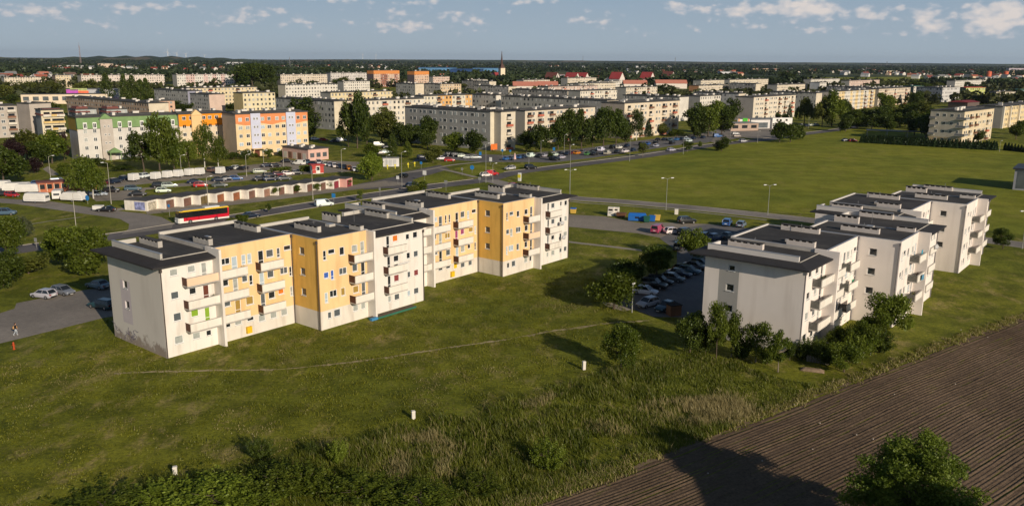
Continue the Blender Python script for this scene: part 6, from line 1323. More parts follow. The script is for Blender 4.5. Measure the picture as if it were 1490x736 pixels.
    zone('trees round the caravans', 'round the caravans and site hut at left', [(124, 290, 229, 40, 'birch', Md), (136, 289, 232, 36, 'birch', Md), (93, 257, 238, 20, 'round', Md), (51, 252, 230, 20, 'round', Pu), (40, 234, 190, 46, 'willow', Ol), (76, 238, 190, 44, 'oval', Md), (94, 234, 192, 16, 'bush', Pu), (18, 240, 203, 36, 'oval', Pu), (6, 270, 214, 54, 'oval', D), (30, 258, 228, 30, 'bush', D), (62, 240, 206, 34, 'round', D)], 2)
    zone('poplars before the coloured flats', 'before the green-roofed and orange-topped buildings', [(210, 251, 192, 42, 'ragged', D), (233, 252, 168, 44, 'ragged', Md), (254, 251, 186, 30, 'ragged', Md), (276, 247, 204, 24, 'ragged', Md), (298, 244, 180, 28, 'birch', Md), (318, 244, 198, 28, 'birch', Md)], 2)
    zone('bushes before the coloured flats', 'along the foot of the coloured flats', [(120, 243, 229, 26, 'bush', Md), (142, 242, 230, 22, 'bush', D), (155, 243, 236, 18, 'bush', D), (182, 249, 240, 30, 'bush', D), (340, 233, 222, 20, 'bush', D), (357, 232, 218, 20, 'bush', D), (370, 229, 223, 14, 'bush', Md), (390, 231.5, 217, 15, 'bush', Md), (411, 228, 217, 14, 'bush', D), (421, 226, 219, 12, 'bush', D), (441, 226, 217, 14, 'bush', D)])
    zone('trees between the coloured flats and grey block', 'between the peach building and the grey block', [(446, 187, 143, 44, 'round', D), (474, 187, 145, 24, 'poplar', D), (452, 203, 175, 20, 'round', D), (495, 199, 183, 14, 'bush', Md), (507, 214, 150, 24, 'oval', D), (520, 216, 134, 36, 'oval', D), (534, 210, 160, 28, 'oval', D), (556, 209, 159, 42, 'round', Ol), (571, 230, 195, 15, 'poplar', D), (539, 229, 209, 24, 'bush', Md), (583, 213, 178, 26, 'round', D), (598, 214, 182, 28, 'round', D), (593, 229, 206, 14, 'poplar', Md), (626, 212, 170, 30, 'round', D), (622, 217, 190, 24, 'round', D), (630, 237, 214, 26, 'round', Ol), (661, 223, 194, 32, 'round', Md), (692, 226, 191, 30, 'round', D)], 2)
    zone(None, '', [(541, 263, 224, 34, 'oval', Br, 'bright yellow-green tree at the right end of the garages')], 3)
    zone('dark trees along the roadside car park', 'behind the long roadside car park', [(766, 222, 190, 24, 'round', D), (787, 224, 182, 28, 'round', D), (812, 218, 170, 28, 'oval', D), (829, 218, 160, 30, 'oval', D), (846, 217, 160, 32, 'oval', D), (862, 214, 172, 26, 'oval', D), (878, 214, 157, 34, 'oval', D), (896, 211, 160, 32, 'oval', D), (910, 209, 178, 20, 'round', D)], 2)
    zone('trees right of the birch', 'in the grove before the cream brown-balcony block', [(926, 204, 160, 22, 'birch', D), (943, 199, 173, 14, 'conifer', Co), (964, 197, 180, 16, 'round', Ol), (985, 199, 188, 24, 'bush', Md), (1010, 199, 152, 34, 'round', D), (1030, 199, 148, 36, 'round', Md), (1050, 196, 152, 34, 'round', D), (1018, 200, 172, 22, 'bush', D)], 2)
    zone('small trees along the main road', 'beside the main road', [(935, 228, 208, 16, 'young', Ol), (1000, 221, 206, 14, 'young', D), (1019, 216, 206, 8, 'young', Md), (1050, 220, 200, 24, 'bush', D), (801, 233, 221, 10, 'young', D), (524, 293, 277, 10, 'young', Md), (391, 309, 296, 8, 'young', D)], 2)
    zone('dark round shrubs on the meadow edge', 'on the edge of the meadow', [(1134, 207, 177, 30, 'bush', D), (1150, 207, 181, 28, 'bush', D), (1162, 203, 182, 18, 'bush', D)], 2)
    zone('trees before the white and yellow block', 'before the white and yellow block', [(1147, 183, 150, 12, 'conifer', Co), (1170, 181, 143, 26, 'willow', Ol), (1196, 184, 142, 24, 'oval', Ol), (1210, 184, 133, 34, 'oval', Md), (1224, 180, 145, 20, 'round', D), (1235, 170, 153, 13, 'round', Pu), (1256, 177, 161, 20, 'round', D), (1290, 164, 136, 28, 'round', Md), (1332, 160, 133, 20, 'round', D), (1132, 176, 164, 8, 'round', D), (1141, 177, 165, 8, 'round', D)], 2)
    zone('hedges and trees left of the beige flats', 'between the carport and the far flats', [(1230, 192, 167, 20, 'bush', D), (1238, 187, 160, 28, 'round', D), (1259, 185, 158, 30, 'round', D), (1281, 186, 155, 30, 'round', D), (1300, 183, 153, 28, 'round', Ol), (1316, 182, 150, 28, 'round', D), (1330, 197, 163, 30, 'round', D), (1347, 201, 166, 28, 'round', D), (1247, 188, 172, 24, 'bush', D), (1268, 189, 166, 26, 'bush', D), (1290, 190, 168, 26, 'bush', D), (1306, 186, 164, 22, 'bush', D), (1322, 185, 153, 26, 'round', Md), (1338, 187, 148, 30, 'round', Ol), (1351, 190, 158, 20, 'round', D), (1424, 207, 190, 14, 'bush', D), (1478, 203, 180, 22, 'bush', D), (1486, 196, 176, 16, 'bush', D)], 2)
    zone('roadside shrubs behind the yellow building', 'on the verge behind the yellow building roofs', [(352, 326, 312, 26, 'bush', Md), (338, 330, 318, 20, 'bush', Ol), (610, 281, 264, 20, 'bush', Md), (600, 284, 270, 16, 'bush', Ol)], 2)
    zone('garage saplings', 'in front of the garage row', [(317, 292, 282, 8, 'young', Md), (403, 284.5, 271, 12, 'young', Md), (433, 281, 269, 12, 'young', Md), (462, 277.5, 267, 11, 'young', Md), (482, 274, 262, 14, 'young', Md), (507, 271.5, 261, 9, 'young', Md)], 2)
    zone('pointed poplars in the town', 'in the poplar group beyond the green-roofed building', [(157, 150, 107, 19, 'poplar', D), (182, 150, 108, 14, 'poplar', D), (194, 150, 110, 16, 'poplar', D), (206, 150, 116, 16, 'poplar', D), (214, 150, 114, 14, 'poplar', D), (226, 150, 135, 22, 'round', D)])
    zone('old trees on the far left', 'among the roofs on the far left', [(20, 143, 119, 30, 'round', Ol), (30, 142, 126, 22, 'round', Ol), (8, 146, 121, 26, 'round', Ol), (48, 142, 119, 24, 'round', Ol), (74, 142, 117, 34, 'round', Ol), (124, 142, 116, 30, 'round', Ol), (16, 154, 138, 22, 'round', D), (60, 162, 149, 40, 'round', Ol), (76, 162, 150, 30, 'round', Ol), (110, 154, 142, 24, 'round', Ye)])
    zone('dark crowns behind the coloured flats', 'behind the orange-topped and peach buildings', [(260, 164, 147, 24, 'round', D), (280, 164, 150, 22, 'round', D), (296, 164, 147, 24, 'round', D), (318, 163, 148, 22, 'round', D), (340, 163, 149, 26, 'round', D), (366, 162, 150, 24, 'round', D), (206, 162, 152, 16, 'round', D)])
    zone('big dark grove behind the town', 'in the dark grove on the left skyline', [(352, 128, 95, 30, 'round', D), (368, 129, 93, 34, 'oval', D), (384, 129, 95, 32, 'round', D), (396, 127, 103, 22, 'round', D), (412, 108, 97, 24, 'round', D), (473, 109, 98, 16, 'round', D)])
    zone('treetops among the far blocks', 'among the far roofs in the middle', [(425, 124, 112, 20, 'round', Ol), (438, 124, 115, 14, 'round', Ol), (468, 123, 115, 16, 'round', Ol), (500, 124, 112, 16, 'round', Ol), (491, 124, 115, 16, 'round', D), (519, 124, 113, 10, 'conifer', D), (542, 124, 115, 16, 'round', Ol), (562, 124, 117, 20, 'round', Ol), (676, 134, 122, 26, 'round', Ol), (694, 134, 120, 28, 'round', Ol), (712, 134, 119, 30, 'round', D), (728, 133, 120, 26, 'round', D), (744, 132, 121, 22, 'round', D), (695, 114, 101, 14, 'round', D), (655, 150, 140, 16, 'round', Ol), (619, 154, 147, 12, 'round', Ol), (801, 160, 145, 8, 'poplar', D), (1012, 138, 126, 16, 'round', Ol), (1045, 137, 127, 12, 'round', Ol), (958, 134, 124, 20, 'round', D), (976, 133, 125, 20, 'round', D), (1074, 142, 126, 14, 'round', D), (1145, 120, 105, 24, 'round', D), (1062, 182, 144, 26, 'round', D), (1304, 138, 122, 28, 'round', Ol), (1340, 136, 118, 30, 'round', D), (1365, 134, 120, 20, 'round', Ol)])
    # thuja hedge: each shrub on its own
    A_, B_ = G(1253, 208), G(1449, 219); n = 56
    for i in range(n):
        p = A_.lerp(B_, i / (n - 1)) + Vector((rnd.uniform(-.15, .15), rnd.uniform(-.15, .15), 0))
        plant('thuja', p, rnd.uniform(3.3, 4.1), rnd.uniform(1.9, 2.2), Co, 'blackish green columnar thuja in the long hedge below the beige flats', 'thuja hedge along the meadow', name='thuja_shrub', cat='shrub')
    A_, B_ = G(1462, 218.5), G(1500, 223)
    for i in range(9):
        plant('thuja', A_.lerp(B_, i / 8), rnd.uniform(2.8, 3.5), 1.6, Co, 'blackish green columnar thuja in the short hedge at the right edge', 'short thuja hedge at the right edge', name='thuja_shrub', cat='shrub')
    # clipped hedges in the car parks
    for lab, a, b_, hh in (('low clipped green hedge island in the car park left of the guard booth', (397, 253), (421, 250), 1.6), ('dark clipped bush beside the guard booth', (440, 250), (453, 248), 1.7)):
        p, q = G(*a), G(*b_); c = (p + q) / 2; L = (q - p).length; rng = np.random.default_rng(4); pts = rng.uniform(-.5, .5, (2600, 3)) * np.array([L, 3.0, hh]) + np.array([0, 0, hh / 2]); edge = rng.integers(0, 2, 2600); pts[:, 2] = np.where(edge, hh * rng.uniform(.85, 1.05, 2600), pts[:, 2])
        o = thing('hedge', lab, 'hedge', c, math.atan2((q - p).y, (q - p).x)); link('foliage', quads_mesh('foliage', leaves(rng, pts, .45), [MATS[Md]], None, rng.uniform(0, 1, 2600)), o)
    build_big_tree(); build_shrubs()

def build_big_tree():
    """the big crown in the lower right corner"""
    g = G(1325, 812); g.z = 0; H = height_to(g, 628)
    rng = np.random.default_rng(21); n = 62000
    lob = []
    while len(lob) < 60:
        q = rng.uniform(-1, 1, 3)
        if np.dot(q, q) > 1 or np.dot(q, q) < .12: continue
        z = (q[2] + 1) / 2
        lob.append((q[0] * 4.5 * (1.1 - .45 * z), q[1] * 4.5 * (1.1 - .45 * z), H * (.2 + .70 * z), rng.uniform(.55, 1.35), rng.uniform(0, 1)))
    lob.append((-3.9, .6, H * .72, .8, .1)); lob.append((-4.4, .2, H * .58, .95, .1)); lob.append((-4.9, .4, H * .44, 1.0, .4)); lob.append((.1, 0, H * .93, .75, .9)); lob.append((.9, 0, H * .88, .8, .9))
    lob = np.array(lob); w = lob[:, 3] ** 2; w /= w.sum(); idx = rng.choice(len(lob), n, p=w)
    d = rng.normal(0, 1, (n, 3)); d /= np.linalg.norm(d, axis=1)[:, None]
    # twigs: leaves gathered along short shoots leaving each lobe
    sh = rng.integers(0, 2600, n); dirs = rng.normal(0, 1, (2600, 3)); dirs[:, 2] = np.abs(dirs[:, 2]) * .7 + dirs[:, 2] * .3; dirs /= np.linalg.norm(dirs, axis=1)[:, None]; lo = rng.choice(len(lob), 2600, p=w)
    t = rng.uniform(.25, 1.25, n); p1 = lob[lo[sh], :3] + dirs[sh] * (lob[lo[sh], 3] * t)[:, None] + rng.normal(0, .09, (n, 3))
    p0 = lob[idx, :3] + d * (lob[idx, 3] * rng.uniform(.2, 1.0, n) ** .5)[:, None]
    use = rng.uniform(0, 1, n) < .72
    p = np.where(use[:, None], p1, p0); tone = np.clip(lob[np.where(use, lo[sh], idx), 4] * .45 + rng.uniform(0, .55, n), 0, 1)
    leaf_mat('leaf_bigtree', (.06, .095, .010), (.165, .21, .032), .42)
    o = thing('tree', 'big leafy green tree in the lower right corner in front of the ploughed field', 'tree', (g.x, g.y, 0))
    link('crown', quads_mesh('crown', leaves(rng, p, .20, .3, .6), [MATS['leaf_bigtree']], None, tone), o)
    b = MB(); r = random.Random(2); b.cyl((0, 0, -.1), (.1, 0, H * .3), .28, .2, 10, caps=False); b.cyl((.1, 0, H * .3), (0, .1, H * .8), .2, .06, 9, caps=False)
    for q in lob[:40]:
        s = Vector((.08, 0, H * r.uniform(.22, .6))); e = Vector(q[:3]); m = s.lerp(e, .5) + Vector((0, 0, -.15)); b.cyl(s, m, .08, .05, 6, caps=False); b.cyl(m, e, .05, .015, 5, caps=False)
    b.build('trunk', [MATS['bark']], o)

WEEDS = [(60, 760), (130, 736), (250, 700), (380, 676), (480, 652), (590, 622), (700, 596), (790, 566), (860, 548), (905, 536), (960, 520), (1008, 508), (1070, 524), (1130, 546), (1190, 562), (1095, 611), (1025, 641), (920, 681), (830, 707), (745, 740), (600, 790), (300, 800)]
def in_poly(x, y, P):
    c = np.zeros(len(x), bool); n = len(P); j = n - 1
    for i in range(n):
        xi, yi = P[i]; xj, yj = P[j]
        m = ((yi > y) != (yj > y)) & (x < (xj - xi) * (y - yi) / (yj - yi + 1e-12) + xi); c ^= m; j = i
    return c
def vnoise(x, y, s, seed):
    r = np.random.default_rng(seed); g = r.uniform(0, 1, (64, 64)); u, v = x / s, y / s
    i, j = np.floor(u).astype(int), np.floor(v).astype(int); f, h = u - i, v - j; f = f * f * (3 - 2 * f); h = h * h * (3 - 2 * h); i %= 64; j %= 64; i2, j2 = (i + 1) % 64, (j + 1) % 64
    return (g[i, j] * (1 - f) + g[i2, j] * f) * (1 - h) + (g[i, j2] * (1 - f) + g[i2, j2] * f) * h
def blades(rng, x, y, h, w, lean, n_seg=2):
    """bent grass blades as two stacked quads each"""
    n = len(x); a = rng.uniform(0, 6.28, n); dx, dy = np.cos(a) * w / 2, np.sin(a) * w / 2; b = rng.uniform(0, 6.28, n); lx, ly = np.cos(b) * lean * h, np.sin(b) * lean * h
    lx = lx - .12 * h; ly = ly + .1 * h
    base = np.stack([x, y, np.zeros(n)], 1); mid = base + np.stack([lx * .35, ly * .35, h * .6], 1); tip = base + np.stack([lx, ly, h], 1); d = np.stack([dx, dy, np.zeros(n)], 1)
    return np.concatenate([np.stack([base - d, base + d, mid + d * .8, mid - d * .8], 1), np.stack([mid - d * .8, mid + d * .8, tip + d * .15, tip - d * .15], 1)])
def build_shrubs():
    rng = np.random.default_rng(9)
    # tall weeds between lawn and field: nobody could count them
    P = [tuple(G(*q))[:2] for q in WEEDS]; xs = [p[0] for p in P]; ys = [p[1] for p in P]
    n = 330000; x = rng.uniform(min(xs), max(xs), n); y = rng.uniform(min(ys), max(ys), n)
    edge = vnoise(x, y, 2.6, 8) - .5
    k = in_poly(x + edge * 2.2, y + edge * 2.2, P); x, y = x[k], y[k]
    den = vnoise(x, y, 3.1, 1) * .6 + vnoise(x, y, 1.1, 2) * .4
    k = rng.uniform(0, 1, len(x)) < np.clip((den - .18) * 2.2, .12, 1); x, y, den = x[k], y[k], den[k]
    dryn = vnoise(x, y, 7.5, 3) * .6 + vnoise(x, y, 2.0, 4) * .4
    # dry reed patches where the photograph shows them
    for (cx, cy, r, wt) in ((1040, 595, 4.2, .34), (990, 612, 3.6, .3), (955, 596, 2.6, .3), (800, 576, 2.6, .34), (770, 585, 2.2, .3), (880, 556, 2.4, .24), (1080, 600, 3.2, .34), (900, 640, 2.6, .26), (870, 625, 2, .2), (620, 628, 2.2, .26), (600, 640, 1.6, .2), (700, 600, 2, .24), (560, 690, 2, .24), (905, 690, 2.4, .26), (1005, 520, 9, -.3), (1120, 560, 9, -.25), (960, 545, 6, -.15)):
        g = G(cx, cy); dryn += wt * np.exp(-((x - g.x) ** 2 + (y - g.y) ** 2) / (r * r))
    dry = (dryn + rng.normal(0, .10, len(x)) > .765) | (rng.uniform(0, 1, len(x)) < .03)
    short = np.exp(-((x - G(1060, 540).x) ** 2 + (y - G(1060, 540).y) ** 2) / 190)
    h = (.22 + .75 * den * den + .2 * vnoise(x, y, 4.5, 19)) * rng.uniform(.5, 1.35, len(x)) * (1 + .35 * dry) * (1 - .45 * short)
    q = blades(rng, x, y, h, np.where(dry, .04, .06) * rng.uniform(.7, 1.4, len(x)), rng.uniform(.1, .55, len(x)))
    leaf_mat('weed_green', (.08, .104, .011), (.195, .212, .03), .42); leaf_mat('weed_dry', (.22, .185, .08), (.42, .345, .17), .3)
    tone = np.tile(np.clip(vnoise(x, y, 2.3, 6) + rng.normal(0, .18, len(x)), 0, 1), 2)
    me = quads_mesh('tall_weeds', q, [MATS['weed_green'], MATS['weed_dry']], np.tile(dry.astype(np.int32), 2), tone)
    tag(link('tall_weeds', me), kind='stuff')
    # short turf tufts over the near lawn
    Q = [tuple(G(*q))[:2] for q in ((-40, 545), (60, 505), (160, 465), (240, 525), (440, 475), (480, 485), (630, 445), (640, 425), (700, 400), (735, 408), (840, 380), (900, 440), (930, 470), (1000, 500), (860, 546), (790, 566), (700, 596), (590, 622), (480, 652), (380, 676), (250, 700), (130, 736), (60, 760), (-60, 760))]
    xs = [p[0] for p in Q]; ys = [p[1] for p in Q]; n = 240000
    x = rng.uniform(min(xs), max(xs), n); y = rng.uniform(min(ys), max(ys), n); k = in_poly(x, y, Q); x, y = x[k], y[k]
    den = vnoise(x, y, 2.2, 11) * .5 + vnoise(x, y, .8, 12) * .5; k = rng.uniform(0, 1, len(x)) < np.clip((den - .3) * 2.5, .05, 1); x, y, den = x[k], y[k], den[k]
    dryn = vnoise(x, y, 9, 13) * .5 + vnoise(x, y, 2.5, 14) * .5; dry = dryn + rng.normal(0, .05, len(x)) > .71
    h = rng.uniform(.05, .17, len(x)) * (.6 + den); q = blades(rng, x, y, h, rng.uniform(.05, .11, len(x)), rng.uniform(.2, .8, len(x)))
    leaf_mat('turf_green', (.09, .102, .008), (.19, .188, .02), .35); leaf_mat('turf_dry', (.14, .13, .04), (.23, .195, .075), .25)
    tag(link('turf', quads_mesh('turf', q, [MATS['turf_green'], MATS['turf_dry']], np.tile(dry.astype(np.int32), 2), np.tile(np.clip(vnoise(x, y, 4, 15) + rng.normal(0, .2, len(x)), 0, 1), 2))), kind='stuff')
    # ragged tufts hanging over the edge of the field
    a, c = G(860, 696), G(1500, 456); n = 16000; t = rng.uniform(0, 1, n); off = rng.normal(-.15, .42, n) + (vnoise(t * 300, t * 0, 3.0, 41) - .5) * 1.3; dv = (c - a); nn = Vector((dv.y, -dv.x, 0)).normalized()
    x, y = a.x + dv.x * t + nn.x * off, a.y + dv.y * t + nn.y * off; dry = rng.uniform(0, 1, n) < .5
    q = blades(rng, x, y, rng.uniform(.1, .42, n), rng.uniform(.04, .09, n), rng.uniform(.2, .8, n))
    tag(link('edge_grass', quads_mesh('edge_grass', q, [MATS['turf_green'], MATS['weed_dry']], np.tile(dry.astype(np.int32), 2), np.tile(rng.uniform(0, 1, n), 2))), kind='stuff')
    a, c = G(735, 742), G(920, 682); n = 7000; t = rng.uniform(0, 1, n); off = rng.normal(-.3, .55, n); dv = (c - a); nn = Vector((dv.y, -dv.x, 0)).normalized(); x, y = a.x + dv.x * t + nn.x * off, a.y + dv.y * t + nn.y * off
    q = blades(rng, x, y, rng.uniform(.12, .5, n), rng.uniform(.04, .08, n), rng.uniform(.2, .8, n)); tag(link('edge_grass', quads_mesh('edge_grass', q, [MATS['weed_green'], MATS['weed_dry']], np.tile((rng.uniform(0, 1, n) < .35).astype(np.int32), 2), np.tile(rng.uniform(0, 1, n), 2))), kind='stuff')
    # shrubs in the weeds along the lower edge
    rows = [(150, 746, 726, 110, 'leaf_mid'), (225, 740, 716, 90, 'leaf_bright'), (310, 742, 706, 110, 'leaf_bright'), (405, 722, 690, 74, 'leaf_mid'), (440, 716, 680, 70, 'leaf_mid'), (395, 698, 676, 54, 'leaf_dark'), (492, 676, 646, 26, 'leaf_bright'), (530, 726, 700, 90, 'leaf_mid'), (610, 738, 712, 90, 'leaf_mid'), (380, 668, 641, 34, 'leaf_dark'), (798, 682, 646, 44, 'leaf_bright'), (455, 664, 645, 18, 'leaf_dark'), (365, 738, 712, 90, 'leaf_bright'), (700, 716, 696, 60, 'leaf_mid')]
    rows.sort(); words = dict(leaf_dark='dark green', leaf_mid='green', leaf_bright='bright green')
    for i, (px, by, ty, w, lf) in enumerate(rows):
        g = G(px, by); h = height_to(g, ty)
        plant('scrub', g, h * 1.15, w * depth_of((g.x, g.y, .5)) / F * 1.1, lf, '%s shrub among the weeds along the lower edge, %s' % (words[lf], ordinal(i, len(rows))), 'shrubs in the weeds', hi=4, name='shrub', cat='shrub')
    # stones on the ploughed field
    sm = mat('stone_pale', (.36, .32, .27), .9, .2, 4)
    sp = [(1193, 617), (1182, 655), (1246, 634), (1319, 524), (1398, 481), (1437, 492), (1270, 640), (1109, 672), (1301, 575), (1390, 560), (1030, 690), (1156, 590)]
    for i, (px, py) in enumerate(sorted(sp)):
        g = G(px, py); b = MB(); rr = random.Random(i); ring = [(math.cos(t) * rr.uniform(.07, .12), math.sin(t) * rr.uniform(.06, .1)) for t in [k * 1.047 for k in range(6)]]; b.prism(ring, 0, .1); o = b.build('stone', [sm], None, (g.x, g.y, .1), bevel=.03)
        tag(o, 'pale stone lying on the furrows of the ploughed field, %s' % ordinal(i, len(sp)), 'stone', 'stones on the field')
    # bare mound beside the garden
    g = G(1182, 539); b = MB(); b.hexa([(-1.5, -.7, 0), (1.5, -.7, 0), (1.5, .7, 0), (-1.5, .7, 0)], [(-1.0, -.35, .3), (1.0, -.35, .3), (1.0, .35, .3), (-1.0, .35, .3)]); o = b.build('earth_mound', [mat('mound_earth', (.24, .17, .11), .95, .3, 2)], None, (g.x, g.y, 0), R(-20), bevel=.12); tag(o, 'small bare earth mound beside the garden of the pale building', 'mound')
# ---------------------------------------------------------------- lamps, signs, containers, people
def build_street():
    pole = mat('lamp_grey', (.28, .28, .26), .6, .1); wood = mat('pole_concrete', (.42, .39, .33), .85, .1); head = mat('lamp_white', (.60, .60, .58), .4, .05); lens = mat('lamp_lens', (.55, .55, .5), .3)
    def lamp(px, by, ty, label, double=False, group='street lamps', az=0.0, m=None, arm=1.3):
        g = G(px, by); h = max(4.0, height_to(g, ty)); o = thing('street_lamp', label, 'street lamp', (g.x, g.y, 0), az, group)
        b = MB(); b.cyl((0, 0, -.05), (0, 0, h - .25), .075, .045, 8); b.cyl((0, 0, 0), (0, 0, 1.0), .1, .095, 8); b.build('pole', [m or pole], o)
        for s in ((-1, 1) if double else (1,)):
            b = MB(); b.cyl((0, 0, h - .3), (s * .5 * arm, 0, h - .02), .04, n=6); b.cyl((s * .5 * arm, 0, h - .02), (s * arm, 0, h), .035, n=6); b.build('arm', [m or pole], o)
            b = MB(); b.hexa([(s * arm - .35, -.16, h - .06), (s * arm + .4, -.12, h - .02), (s * arm + .4, .12, h - .02), (s * arm - .35, .16, h - .06)], [(s * arm - .3, -.12, h + .1), (s * arm + .35, -.08, h + .1), (s * arm + .35, .08, h + .1), (s * arm - .3, .12, h + .1)]); q = b.build('lamp_head', [head], o)
            b = MB(); b.box(s * arm - .25, s * arm + .3, -.1, .1, h - .09, h - .063); b.build('lens', [lens], q)
    for i, (x, by, ty, w) in enumerate(((829, 292, 247, 'behind the right end of the yellow building'), (969, 306, 259, 'on the side road behind the containers'), (1117, 313, 269, 'on the side road left of the pale building'), (1487, 362, 307, 'at the right edge beside the side road'))):
        lamp(x, by, ty, 'tall twin-headed grey street lamp ' + w, True, 'twin-headed street lamps', R(10))
    lamp(919.5, 454.5, 413, 'short single grey lamp at the near corner of the shaded car park', az=R(60), arm=.3)
    for (x, by, ty, w) in ((111, 333, 280, 'on the lawn left of the bus'), (75, 270, 227, 'behind the site hut'), (162, 297, 236, 'right of the birch pair'), (264.5, 258, 226, 'among the box trailers'), (359, 257, 225, 'at the top of the gravel car park below the orange-topped building'), (303, 298.5, 257, 'right behind the bus'), (455.5, 291, 247, 'beside the white van on the main road'), (585, 276, 221, 'left of the grass triangle'), (413, 246, 218, 'below the left stair strip of the peach building'), (497.5, 251, 217, 'in the slanting row of cars'), (707, 266, 209, 'at the junction beside the red van'), (717, 265, 238, 'at the junction, shorter one behind the red van'), (562.5, 244.5, 226, 'beside the white utility cabinet'), (829, 276, 211, 'on the left corner of the meadow, behind a twin lamp'), (916, 235, 203, 'on the meadow edge below the dark trees'), (994, 224.5, 199, 'on the meadow edge right of the silver estate car'), (821, 223, 196, 'in the long car park before the dark trees'), (769.5, 241, 227, 'at the front of the long car park'), (1036.5, 196, 181, 'before the round grove'), (1102, 208, 191, 'on the main road right of the silver estate car'), (1062, 206, 188, 'left of the shops'), (1167, 194, 180, 'right of the two dark round shrubs'), (1176, 188, 172, 'under the weeping tree'), (787, 227, 205, 'before the left dark trees of the long car park'), (1454, 221, 205, 'between the two thuja hedges'), (384, 243, 219, 'below the peach building, left')):
        lamp(x, by, ty, 'single-headed pale street lamp ' + w, az=R(rnd.choice((40, 50, -130))), m=wood if x < 500 else None)
    # road signs
    sb = mat('sign_blue', (.03, .22, .55), .5); sw = mat('sign_white', (.72, .72, .70), .5); sy = mat('sign_yellow', (.74, .62, .04), .5); sgrey = mat('sign_back', (.38, .38, .37), .5, metal=.4); sred = mat('sign_red', (.5, .03, .03), .5)
    def sign(px, by, ty, label, m, shape='square', w=.7, az=-25, group='road signs'):
        g = G(px, by); h = max(2.0, height_to(g, ty)); o = thing('road_sign', label, 'road sign', (g.x, g.y, 0), R(az), group); b = MB(); b.cyl((0, 0, -.05), (0, 0, h), .04, n=6); b.build('pole', [pole], o)
        b = MB()
        if shape == 'round': b.cyl((0, -.08, h - w * .5), (0, -.045, h - w * .5), w / 2, n=18)
        else: b.box(-w / 2, w / 2, -.08, -.045, h - w * (1.3 if shape == 'tall' else 1), h)
        b.build('plate', [m], o)
    for a in ((486, 298, 281.5, 'blue square sign on the verge beside the white van', sb, 'square', 1.1), (613, 246, 235, 'blue round sign near the yellow bollards', sb, 'round', 1.0), (687, 252, 240.5, 'big blue round sign on the upper grass triangle', sb, 'round', 1.5), (618, 263, 248.5, 'white plate sign on the lower grass triangle', sw, 'square', 1.3), (649, 278, 262.5, 'grey plate seen from behind on the verge by the junction', sgrey, 'square', 1.0), (579, 268.5, 256, 'white plate sign beside the black car leaving the drive', sw, 'square', 1.0), (672.5, 255, 244, 'small pale round sign on the upper grass triangle', sgrey, 'round', .9),
              (698, 267, 263, 'small pale square marker at the junction', sgrey, 'square', .9), (806, 222, 214.5, 'blue tall sign before the dark trees', sb, 'tall', 1.0), (731, 233, 217, 'blue round sign before the grey block end wall', sb, 'round', 1.0), (742.5, 228, 218, 'small blue sign right of the grey block end wall', sb, 'round', .9), (699, 231, 221, 'blue and white sign at the end of the silver cars', sb, 'tall', 1.0), (128, 297.5, 284, 'blue round sign beside the birch pair', sb, 'round', 1.4), (53.5, 362, 346, 'grey sign seen from behind by the main road at left', sgrey, 'square', .8), (714, 240, 229, 'white tall sign before the parked cars at the junction', sw, 'tall', 1.1), (553, 287, 273, 'slender grey sign on the verge right of the white van', sgrey, 'tall', .6), (247, 315, 297, 'blue and white sign at the first garage', sb, 'round', .8)):
        sign(*a)
    g = G(756, 263.5); o = thing('totem_sign', 'white and yellow pylon sign at the corner of the meadow', 'sign', g, R(-30)); h = height_to(g, 251.5)
    b = MB(); b.box(-.5, .5, -.2, .2, 0, h); b.build('panel', [sw], o); b = MB(); b.box(-.55, .55, -.25, -.203, h * .4, h * .8); b.build('band', [sy], o)
    g = G(749, 234); o = thing('parasol', 'closed pale pink parasol in the long car park', 'parasol', g); b = MB(); b.cyl((0, 0, 0), (0, 0, 2.2), .05, n=6); b.build('pole', [pole], o); b = MB(); b.cyl((0, 0, .6), (0, 0, 2.9), .55, .15, 10); b.build('canopy', [mat('parasol_pink', (.66, .45, .42), .8)], o)
    for i, (x, y, ty) in enumerate(((594, 244, 236.5), (603.5, 242.5, 235.5), (564, 246.5, 240), (575, 245.5, 239))):
        g = G(x, y); o = thing('bollard', 'yellow gas marker post on the grass by the utility cabinet, %s' % ordinal(i if i > 1 else i, 4) if False else 'yellow marker post on the grass %s' % ('left of the blue round sign, left one', 'left of the blue round sign, right one', 'at the left front of the utility cabinet', 'at the right front of the utility cabinet')[i], 'marker post', g, 0, 'yellow marker posts'); b = MB(); b.cyl((0, 0, 0), (0, 0, max(1.2, height_to(g, ty))), .12, n=8); b.build('post', [sy], o); b = MB(); b.box(-.3, .3, -.16, -.12, 1.0, 1.5); b.build('plate', [sy], o)
    # banner at grey block
    g = G(718, 220); o = thing('banner', 'small orange banner low on the cream end wall of the grey block', 'banner', g, R(40)); b = MB(); b.box(-1.6, 1.8, -.3, -.2, .6, 3.0); b.build('sheet', [mat('banner_orange', (.66, .16, .03), .7)], o)
    for s in (-1.5, 1.7):
        b = MB(); b.cyl((s, -.15, 0), (s, -.15, 3.1), .05, n=6); b.build('post', [pole], o)
    # containers in the gravel yard
    def container(label, name, p, az, parts, cat='container', group='containers in the gravel yard'):
        o = thing(name, label, cat, p, az, group)
        for nm, fn, m in parts:
            b = MB(); fn(b); b.build(nm, [m], o, bevel=.03)
    gr = mat('bin_green', (.02, .10, .07), .5, .1); bl = mat('bin_blue', (.015, .12, .42), .5, .1); yl = mat('bin_yellow', (.62, .40, .08), .5, .1); br = mat('bin_brown', (.16, .075, .04), .7, .2); wh = mat('bin_white', (.66, .62, .55), .6, .08)
